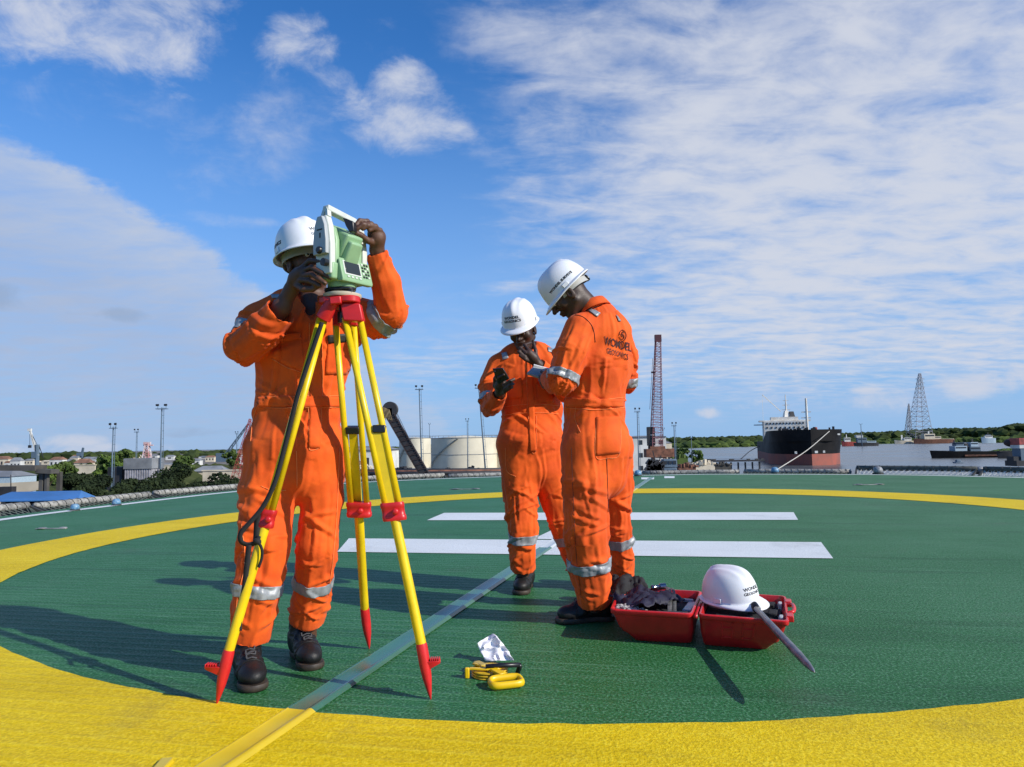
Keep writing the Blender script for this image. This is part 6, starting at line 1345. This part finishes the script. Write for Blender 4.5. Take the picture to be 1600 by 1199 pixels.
def strap(pts, w, name='strap', th_=.0016, n=8):
    q = bez([P(p[0], p[1], p[2] + max(0, min(1, (p[1] - 500) / 300)) * .045 + max(0, (p[1] - 800) / 300) * .03) for p in pts], n); mb = MB(); mb.tube(q, w / 2, 6, flat=th_ / w * 2, up=(0, -1, .1)); return mb.build(name, M_web, TRI, smooth=True)
strap([(503, 504, 2.69), (488, 548, 2.675), (466, 615, 2.65), (447, 690, 2.63), (430, 752, 2.60), (412, 790, 2.59), (392, 815, 2.58), (377, 832, 2.575), (376, 845, 2.575), (386, 851, 2.58), (400, 848, 2.58), (406, 838, 2.585)], .020)
strap([(406, 800, 2.60), (402, 815, 2.595), (401, 832, 2.59), (400, 846, 2.585)], .026); strap([(411, 797, 2.60), (410, 820, 2.60), (405, 843, 2.59)], .018)
strap([(389, 852, 2.575), (386, 880, 2.57), (381, 925, 2.56), (374, 960, 2.555), (374, 986, 2.55)], .023); strap([(374, 978, 2.55), (369, 985, 2.545), (364, 990, 2.54)], .016)
strap([(403, 846, 2.575), (409, 858, 2.57), (409, 872, 2.57), (404, 887, 2.57)], .012)
mb = MB(); mb.ball(P(402, 846, 2.63), (.016, .012, .012), 10, 6, Matrix.Rotation(.4, 3, 'Y')); mb.build('strap_knot', M_web, TRI, smooth=True)

# ------------------------------------------------------------------ total station
M_tg = mat('instrument_green', (.27, .44, .24), .42, vary=.06, vscale=20, spec=.5); M_tw = mat('instrument_cream', (.60, .62, .56), .42, vary=.05, vscale=20, spec=.5); M_lcd = mat('lcd_glass', (.035, .04, .035), .12); M_grey = mat('instrument_grey', (.40, .42, .43), .4)
psi = R(55); EX = Vector((math.cos(psi), math.sin(psi), 0)); EY = Vector((-math.sin(psi), math.cos(psi), 0)); o0 = P(534.5, 441, 2.735); TZ = o0.z; RT = Matrix((EX, EY, (0, 0, 1))).transposed()
TS = thing('total_station', 'green and cream total station with a keypad on top of the yellow tripod', 'surveying instrument', (o0.x, o0.y, TZ - .05))
T_ = lambda x, y, z: Vector((o0.x, o0.y, TZ)) + EX * (x * 1.2) + EY * (y * .72) + Vector((0, 0, z))
def extr(name, poly, x0, x1, m, taper=0, bevel=.004, parent=None):
    mb = MB(); n = len(poly); v = [T_(x0, y, z) for y, z in poly] + [T_(x1, y, z) for y, z in poly]; mb.add(v, [tuple(range(n)), tuple(range(2 * n - 1, n - 1, -1))] + [(i, (i + 1) % n, n + (i + 1) % n, n + i) for i in range(n)]); return mb.build(name, m, parent or TS, bevel=bevel, seg=3)
std = [(-.058, .012), (.058, .012), (.060, .13), (.046, .20), (.026, .243), (-.022, .243), (-.044, .20), (-.058, .13)]
extr('left_cover', [(-.050, .088), (.050, .088), (.052, .14), (.042, .20), (.020, .236), (-.016, .236), (-.038, .20), (-.050, .14)], -.094, -.080, M_grey, bevel=.003)
extr('left_standard', std, -.0798, -.056, M_tw, bevel=.006); extr('left_inner_housing', [(-.052, .02), (.052, .02), (.052, .15), (.036, .205), (-.030, .205), (-.054, .15)], -.0562, -.036, M_tg, bevel=.008)
extr('right_standard', std, .058, .080, M_tw, bevel=.006); extr('right_inner_housing', [(-.052, .02), (.052, .02), (.052, .15), (.036, .205), (-.030, .205), (-.054, .15)], .036, .0582, M_tg, bevel=.008)
extr('lower_housing', [(-.060, -.006), (.060, -.006), (.064, .055), (-.062, .060)], -.074, .076, M_tg, bevel=.008)
kp = extr('keypad_housing', [(-.060, .070), (-.066, .082), (-.100, -.004), (-.096, -.014), (-.058, -.012)], -.050, .080, M_tg, bevel=.005)
def onpanel(u, v, off): return T_(-.050 + .130 * u, -.066 + (-.100 + .066) * v, .082 + (-.004 - .082) * v) + (EY * -.929 + Vector((0, 0, .367))) * off
def pquad(name, u0, u1, v0, v1, m, off=.0015, thick=.003, bevel=.001):
    mb = MB(); a = [onpanel(u, v, off) for u, v in ((u0, v0), (u1, v0), (u1, v1), (u0, v1))]; b = [onpanel(u, v, off - thick) for u, v in ((u0, v0), (u1, v0), (u1, v1), (u0, v1))]
    mb.add(a + b, [(0, 1, 2, 3), (7, 6, 5, 4), (0, 4, 5, 1), (1, 5, 6, 2), (2, 6, 7, 3), (3, 7, 4, 0)]); return mb.build(name, m, kp, bevel=bevel)
pquad('screen_bezel', .10, .66, .12, .78, M_tw, .0012); pquad('screen', .14, .62, .17, .72, M_lcd, .0026)
for i in range(3):
    for j in range(5): pquad('key', .70 + i * .085, .755 + i * .085, .10 + j * .15, .19 + j * .15, M_blackp if (i + j) % 3 else M_tw, .003, .003, .0006)
for i in range(4): pquad('key', .16 + i * .13, .23 + i * .13, .84, .92, M_tw, .003, .003, .0006)
# handle: two splayed legs and a top bar
for sx in (-1, 1):
    mb = MB(); zt_ = .264 - .011 * sx; xq = .068 if sx < 0 else .056; a0 = T_(sx * xq, -.020, .238); a1 = T_(sx * xq, .024, .238); b0 = T_(sx * (xq - .006), -.004, zt_ - .004); b1 = T_(sx * (xq - .006), .014, zt_ - .004)
    mb.bar(a0, b0, .013, .018, up=tuple(EX)); mb.bar(a1, b1, .013, .018, up=tuple(EX)); mb.bar(b0 - EY * .004, b1 + EY * .004, .020, .016); mb.build('handle_leg', M_tw, TS)
mb = MB(); mb.bar(T_(-.068, .005, .277), T_(.055, .005, .255), .034, .024); mb.build('handle_bar', M_tw, TS, bevel=.005, seg=3)
# telescope, tilted up to the sky
tl = R(-30); fw = EY * -math.cos(tl) + Vector((0, 0, math.sin(tl))); upv = EY * math.sin(tl) + Vector((0, 0, math.cos(tl))); tc_ = T_(0, 0, .142)
def tbox(name, c, size, m, bevel=.005, taper=1.0): mb = MB(); mb.box(tc_ + EX * c[0] + fw * c[1] + upv * c[2], size, Matrix((EX, fw, upv)).transposed(), taper); return mb.build(name, m, TS, bevel=bevel, seg=3)
tbox('telescope', (0, -.005, .012), (.084, .125, .100), M_tg, .010); tbox('telescope_hood', (0, .062, -.004), (.070, .045, .088), M_tg, .008, .85); tbox('telescope_nose', (0, -.062, .006), (.056, .05, .058), M_tg, .008)
tbox('sight_ridge', (0, .0, .042), (.012, .09, .016), M_tg, .003)
pl = [(535, 340), (541, 341.5), (552, 346), (553, 361), (546, 363), (540, 353)]; mb = MB(); fr_ = [P(x, y, 2.665) for x, y in pl]; bk = [P(x, y, 2.665) + Vector((.006, .030, 0)) for x, y in pl]; n = len(pl)
mb.add(fr_ + bk, [tuple(range(n)), tuple(range(2 * n - 1, n - 1, -1))] + [(i, (i + 1) % n, n + (i + 1) % n, n + i) for i in range(n)]); mb.build('eyepiece', M_blackp, TS, bevel=.003)
for sx, z, y, r_ in ((-.094, .102, -.005, .014), (.082, .100, .0, .017)):
    mb = MB(); s_ = -1 if sx < 0 else 1; mb.lathe([(.0, 0), (r_, 0), (r_, .007), (r_ * .75, .012), (r_ * .7, .022 if s_ > 0 else .012), (.002, .022 if s_ > 0 else .012)], T_(sx, y, z), 20, (EX * s_).to_track_quat('Z', 'Y').to_matrix()); mb.build('drive_knob', M_blackp, TS, smooth=True, auto=40)
mb = MB(); mb.lathe([(.0, 0), (.014, 0), (.015, .02), (.004, .021)], T_(-.088, -.048, .05), 16, (-EX).to_track_quat('Z', 'Y').to_matrix()); mb.build('focus_knob', M_blackp, TS, smooth=True, auto=40)
for (y0, y1, z0, z1) in ((-.022, .020, .180, .185), (-.010, .0, .150, .170)): mb = MB(); v = [T_(-.0946, y, z) for y, z in ((y0, z0), (y1, z0), (y1, z1), (y0, z1))]; mb.add(v, [(0, 1, 2, 3)]); mb.build('printed_mark', M_ink, TS, solid=.0008)
mb = MB(); mb.lathe([(.052, -.028), (.056, -.022), (.056, -.008), (.060, -.005)], Vector((o0.x, o0.y, TZ)), 32); mb.build('base_collar', M_tg, TS, smooth=True, auto=40)
mb = MB(); tri2 = []
for k in range(36): a = 2 * PI * k / 36; rr_ = .058 + .010 * math.cos(3 * (a - R(80))); tri2.append((o0.x + rr_ * math.cos(a), o0.y + rr_ * math.sin(a)))
mb.prism(tri2, TZ - .040, TZ - .029); mb.build('tribrach', M_blackp, TS, bevel=.003)
for k in range(3): a = R(80) + k * 2 * PI / 3; mb = MB(); mb.lathe([(.013, -.052), (.0145, -.05), (.0145, -.036), (.009, -.034)], Vector((o0.x + .052 * math.cos(a), o0.y + .052 * math.sin(a), TZ - .003)), 12); mb.build('levelling_screw', M_blackp, TS)

# ------------------------------------------------------------------ instrument case
M_case = mat('red_case_plastic', (.60, .016, .018), .34, vary=.18, vscale=10, spec=.5, bump=.0004, bscale=60); M_foam = mat('black_foam', (.014, .014, .015), .95, bump=.003, bscale=60); M_navy = mat('navy_fabric', (.014, .013, .034), .7, vary=.4, vscale=20, bump=.0015, bscale=120); M_chrome = mat('chrome', (.6, .6, .62), .18, metal=1.0)
CASE = thing('instrument_case', 'open red plastic instrument case lying on the deck with both halves full of gear', 'case', G(1090, 980))
ZR = .150
def rrect(q, k, z, r=.10, n=6):
    """rounded quad: q four corners, k inset toward the centre"""
    c = sum((Vector((p.x, p.y, 0)) for p in q), Vector()) / 4; out = []
    for i in range(4):
        p, a, b = q[i], q[i - 1], q[(i + 1) % 4]; da = (Vector((a.x, a.y, 0)) - Vector((p.x, p.y, 0))).normalized(); db = (Vector((b.x, b.y, 0)) - Vector((p.x, p.y, 0))).normalized(); p0 = Vector((p.x, p.y, 0)); rr_ = .028
        for j in range(n):
            t = j / (n - 1); A_ = p0 + da * rr_; B_ = p0 + db * rr_; m_ = (A_ * (1 - t) ** 2 + p0 * 2 * t * (1 - t) + B_ * t * t); m_ = c + (m_ - c) * k; out.append(Vector((m_.x, m_.y, z)))
    return out
def tray(rim, bot, name):
    mid = [r_.lerp(b_, .35) for r_, b_ in zip(rim, bot)]; mid = [Vector((m_.x, m_.y, 0)) for m_ in mid]
    mid2 = [Vector((*r_.lerp(b_, .14).xy, 0)) for r_, b_ in zip(rim, bot)]
    R_ = [rrect(bot, .97, 0.002), rrect(bot, 1.0, .008), rrect(mid, 1, ZR * .45), rrect(mid2, 1, ZR - .026), rrect(rim, .985, ZR - .022), rrect(rim, 1.0, ZR - .016), rrect(rim, 1.0, ZR - .004), rrect(rim, .985, ZR), rrect(rim, .95, ZR), rrect(rim, .94, ZR - .006), rrect(mid2, .92, ZR - .05), rrect(mid, .93, .05), rrect(mid, .88, .040)]
    mb = MB(); mb.rings([rrect(mid2, .905, ZR - .034), rrect(mid, .90, .058), rrect(mid, .80, .050)]); mb.build('foam_lining', M_foam, CASE, smooth=True, auto=35)
    mb = MB(); mb.rings(R_); return mb.build(name, M_case, CASE, smooth=True, auto=35)
rimL = [G(953, 952, ZR), G(1082, 959.5, ZR), G(1097, 923.5, ZR), G(968, 917, ZR)]; botL = [G(991, 1002, 0), G(1081, 1006.5, 0), G(1090, 972, 0), G(992, 966, 0)]
rimR = [G(1091, 960, ZR), G(1233, 971, ZR), G(1228, 931, ZR), G(1104, 924, ZR)]; botR = [G(1099, 1009, 0), G(1201, 1016.5, 0), G(1203, 978, 0), G(1105, 973, 0)]
tray(rimL, botL, 'lid_half'); tray(rimR, botR, 'base_half')
mb = MB(); mb.tube([rimL[1].lerp(rimR[0], .5) + Vector((0, 0, -.012)), rimL[2].lerp(rimR[3], .5) + Vector((0, 0, -.012))], .009, 8); mb.build('hinge', M_case, CASE, smooth=True)
def onfront(q0, q1, b0, b1, u, v, off=.002):
    a = Vector((*q0.lerp(q1, u).xy, ZR - .026)); b = Vector((*b0.lerp(b1, u).xy, 0)); m_ = q0.lerp(q1, u).lerp(b0.lerp(b1, u), .14); a = Vector((m_.x, m_.y, ZR - .026)); m2 = q0.lerp(q1, u).lerp(b0.lerp(b1, u), .35); mid = Vector((m2.x, m2.y, ZR * .45))
    p = a.lerp(mid, v / .6) if v < .6 else mid.lerp(b, (v - .6) / .4); return p + Vector((.1, -1, 0)) * off
for u0, u1 in ((.27, .40), (.52, .65)):
    mb = MB()
    for u in (u0, u1): mb.tube([onfront(rimR[0], rimR[1], botR[0], botR[1], u, v) for v in (.02, .3, .58, .72)], .0035, 5)
    for v in (.28, .68): mb.tube([onfront(rimR[0], rimR[1], botR[0], botR[1], u, v) for u in (u0, (u0 + u1) / 2, u1)], .003, 5)
    mb.build('moulded_rib', M_case, CASE)
# latch end
e0, e1 = rimR[1], rimR[2]; dr_ = (e1 - e0).normalized(); nr_ = Vector((dr_.y, -dr_.x, 0))
for t_ in (.22, .78): mb = MB(); c = e0.lerp(e1, t_) + nr_ * .006 + Vector((0, 0, -.01)); mb.box(c, (.03, .07, .026), Matrix.Rotation(math.atan2(nr_.y, nr_.x), 3, 'Z')); mb.build('latch', M_case, CASE, bevel=.004)
mb = MB(); mb.tube(bez([e0.lerp(e1, .34) + Vector((0, 0, -.006)), e0.lerp(e1, .38) + nr_ * .025, e0.lerp(e1, .62) + nr_ * .025, e0.lerp(e1, .66) + Vector((0, 0, -.006))], 6), .008, 8); mb.build('carry_handle', M_case, CASE, smooth=True)
def inset_at(rim, u, v, z): return Vector((*rim[0].lerp(rim[1], u).lerp(rim[3].lerp(rim[2], u), v).xy, z))
for rim in (rimL, rimR): pass
Rc = Matrix.Rotation(math.atan2((rimR[1] - rimR[0]).y, (rimR[1] - rimR[0]).x), 3, 'Z')
for u, v, s_, z in ((.80, .18, (.05, .06, .06), .10), (.83, .45, (.04, .09, .05), .11), (.78, .78, (.06, .07, .06), .105), (.92, .75, (.02, .04, .05), .12), (.92, .22, (.02, .05, .05), .12), (.30, .25, (.10, .06, .05), .10), (.62, .30, (.07, .10, .06), .10)):
    mb = MB(); mb.box(inset_at(rimR, u, v, z), s_, Rc); mb.build('foam_block', M_grey if u > .9 else M_foam, CASE, bevel=.006)
mb = MB(); mb.box(inset_at(rimL, .90, .55, .115), (.04, .18, .02), Rc); mb.box(inset_at(rimL, .86, .75, .125), (.05, .02, .016), Rc); mb.build('clip_frame', M_grey, CASE, bevel=.004)
# gear lying in the case
def crumple(name, c, sx, sy, h, m, label, cat, seed, rotz=0, n=26, th_=.003, amp=1.0, kx=9):
    V = []; rz = Matrix.Rotation(rotz, 3, 'Z'); pts = np.array([[(i / n - .5), (j / n - .5)] for j in range(n + 1) for i in range(n + 1)])
    w1 = vnoise(np.column_stack([pts * kx * .5, np.full(len(pts), seed * 1.7)]), seed); w2 = 1 - np.abs(vnoise(np.column_stack([pts * kx, np.full(len(pts), seed + .3)]), seed + 1)) * 2; e = 1 - (np.abs(pts * 2) ** 3).max(1)
    sh = vnoise(np.column_stack([pts * 3, np.full(len(pts), 9.)]), seed + 7)
    for (x, y), a, b, k, s_ in zip(pts, w1, w2, e, sh): V.append(Vector(c) + rz @ Vector((x * sx * (1 + .16 * s_) + .12 * sx * a * abs(y), y * sy * (1 + .16 * a), h * (.5 * k + amp * (.35 * a + .22 * b)))))
    mb = MB(); mb.add(V, [(j * (n + 1) + i, j * (n + 1) + i + 1, (j + 1) * (n + 1) + i + 1, (j + 1) * (n + 1) + i) for j in range(n) for i in range(n)]); return tag(mb.build(name, m, smooth=True, solid=th_), label, cat)
crumple('fabric_bag', inset_at(rimL, .40, .45, .135), .26, .24, .085, M_navy, 'crumpled navy fabric bag lying in the left half of the red case', 'bag', 5, .5, amp=1.1)
crumple('fabric_bag', inset_at(rimL, .12, .80, .160), .17, .16, .075, M_web, 'black bag hanging over the back corner of the red case beside the boot', 'bag', 9, .2, amp=1.2)
crumple('wire_mesh_pouch', inset_at(rimL, .20, .20, .125), .12, .12, .035, mat('speckled_mesh', (.55, .52, .48), .5, col2=(.02, .02, .02), vscale=160, detail=2), 'speckled black and white mesh pouch in the front corner of the red case', 'pouch', 12, .3)
mb = MB(); a = inset_at(rimL, .40, .95, .158); rk = Vector((.95, .1, .05)).to_track_quat('Z', 'Y').to_matrix(); mb.lathe([(.012, 0), (.014, .01), (.011, .014), (.011, .04), (.017, .045), (.017, .075), (.010, .078)], a, 18, rk); tag(mb.build('metal_plug', mat('dark_chrome', (.25, .25, .27), .2, metal=1), smooth=True, auto=40), 'shiny dark metal plug lying on the back rim of the red case', 'plug')
q = bez([inset_at(rimL, .50, .85, .165), inset_at(rimL, .62, .72, .185), inset_at(rimL, .68, .45, .175), inset_at(rimL, .72, .15, .125), inset_at(rimL, .80, .08, .12)], 8); mb = MB(); mb.tube(q, .012, 6, flat=.2); mb.tube([p + Vector((.022, 0, -.004)) for p in q], .008, 6, flat=.2); tag(mb.build('webbing_strap', mat('grey_webbing', (.12, .12, .11), .8, vary=.5, vscale=60)), 'grey webbing strap curling across the left half of the red case', 'strap')
mb = MB(); a, b = inset_at(rimL, .35, .12, .125), inset_at(rimL, .93, .12, .13); mb.tube([a, a.lerp(b, .2), a.lerp(b, .6), b], [.020, .014, .013, .017], 12); tag(mb.build('optical_scope', M_blackp, smooth=True), 'glossy black scope lying along the front of the left case half', 'scope')
# helmet on the case
fH = (.66, -.74, -.02); uH = (-.17, .02, 1)
helmet(None, P(1141, 934, 3.36), fH, uH, .95, texts=[('WONDEL', .020, .10, .30, .0, .0007), ('GEOSONICS', .017, .10, .14, .0, .0005)], lab=('white hard hat lying on the right half of the open red case', 'hard hat'))
# steel bar
bar_ = thing('steel_bar', 'grey steel bar with a pointed tip sticking out of the red case', 'bar', P(1180, 952, 3.22)); pts = [P(1172, 940, 3.32), P(1179, 949, 3.22)]
mb = MB(); mb.tube([P(1166, 930, 3.40), P(1172, 938, 3.34), P(1183, 953, 3.18)], [.014, .020, .017], 12); mb.build('grip', M_blackp, bar_, smooth=True)
a = P(1182, 952, 3.18); b = P(1273, 1051, 2.40); ax = (b - a); mb = MB(); mb.tube([a, a + ax * .3, a + ax * .55, a + ax * .78, a + ax * .90, a + ax * .97, b], [.0125, .0135, .0145, .0150, .0125, .007, .001], 16); mb.build('shaft', mat('grey_steel', (.20, .20, .22), .42, metal=.55, vary=.3, vscale=20), bar_, smooth=True)

# ------------------------------------------------------------------ yellow tape reel and paper
M_yp = mat('yellow_plastic', (.80, .50, .005), .35, vary=.08, spec=.5)
RL = thing('tape_reel', 'yellow open tape reel with a looped handle lying on the green deck', 'tape reel', G(775, 1066))
def g(px, py, z=0.0): return G(px, py, z)
# handle loop: flattened rounded ring
c = g(791, 1069, .012); lx = (g(819, 1066, .012) - g(763, 1072, .012)); hx = lx.length / 2; lx.normalize(); ly = Vector((-lx.y, lx.x, 0)); mb = MB(); ring = []
for k in range(48):
    a = 2 * PI * k / 48; sx = math.copysign(abs(math.cos(a)) ** .45, math.cos(a)); sy = math.copysign(abs(math.sin(a)) ** .6, math.sin(a)); p = c + lx * sx * (hx - .010) + ly * sy * .030; ring.append(p + Vector((0, 0, .006 + .008 * (sy > 0) * abs(sy))))
n = 10; rows = []
for i, p in enumerate(ring):
    t_ = (ring[(i + 1) % 48] - ring[i - 1]).normalized(); w_ = Vector((-t_.y, t_.x, 0)).normalized(); rows.append([p + w_ * (.010 * math.cos(2 * PI * j / n)) + Vector((0, 0, .014 * math.sin(2 * PI * j / n))) for j in range(n)])
mb.rings(rows + [rows[0]], cap=False); mb.build('handle', M_yp, RL, smooth=True)
mb = MB(); mb.bar(g(786, 1054, .032), g(770, 1046, .036), .030, .010); mb.bar(g(770, 1046, .036), g(733, 1045, .034), .020, .008); mb.bar(g(770, 1046, .036), g(740, 1037, .034), .016, .008); mb.bar(g(770, 1046, .036), g(800, 1040, .034), .016, .008); mb.build('arm', M_yp, RL, bevel=.003)
mb = MB(); mb.box(g(730, 1060, .0) + Vector((0, 0, .020)), (.018, .016, .040)); mb.build('end_stop', M_yp, RL, bevel=.004)
mb = MB(); sc = g(765, 1055, 0)
for k in range(5): mb.lathe([(.070 - .004 * (k % 2), .002 + k * .005), (.072 - .004 * (k % 2), .004 + k * .005), (.070 - .004 * (k % 2), .0062 + k * .005)], sc, 32)
mb.build('tape_spool', mat('tape_yellow', (.62, .40, .02), .5, vary=.3, vscale=30), RL, smooth=True, auto=40)
mb = MB(); mb.bar(g(744, 1035, .030), g(757, 1041, .036), .030, .012); mb.build('tab', mat('dull_yellow', (.55, .40, .08), .5), RL, bevel=.004)
mb = MB(); mb.tube([g(759, 1042, .045), g(785, 1040, .045), g(812, 1039, .045)], .0095, 10); mb.tube([g(811, 1039, .045), g(812, 1042, .035), g(808, 1054, .006)], .010, 10); mb.build('crank', M_blackp, RL, smooth=True)
# crumpled paper: folded sheet standing on edge
M_pap = mat('white_paper', (.82, .82, .85), .8)
c4 = [P(744, 1004, 2.78), P(772, 990, 2.80), P(786, 1003, 2.76), P(757, 1032, 2.72)]
ex = [P(772, 990, 2.80), P(784, 1002, 2.76), P(795, 1012, 2.73), P(803, 1026, 2.70)]
n = 18; V = []
for j in range(n + 1):
    for i in range(n + 1):
        u, v = i / n, j / n; dg_ = G(780, 1036).y; top = P(744, 1005, dg_ + .05).lerp(P(771, 990, dg_ + .07), min(1, u * 1.6)).lerp(P(786, 1006, dg_ + .03), max(0, u - .62) / .38); bot = P(757, 1033, dg_ + .01).lerp(P(803, 1028, dg_ - .01), u); p = top.lerp(bot, v)
        w = float(vnoise(np.array([[u * 4, v * 3.2, 1.]]), 21)[0]); w2 = float(1 - abs(vnoise(np.array([[u * 5 + v * 2, v * 4 - u, 4.]]), 23)[0]) * 2); V.append(p + Vector((.3 * w, -1, .25) ) * (.016 * w + .012 * w2) + Vector((0, -.035, 0)) * (v * u) * (1 if v > .6 else .5))
mb = MB(); mb.add(V, [(j * (n + 1) + i, j * (n + 1) + i + 1, (j + 1) * (n + 1) + i + 1, (j + 1) * (n + 1) + i) for j in range(n) for i in range(n)]); tag(mb.build('paper_sheet', M_pap, smooth=True, auto=25, solid=.0008), 'crumpled white paper tucked behind the yellow tape reel', 'paper')
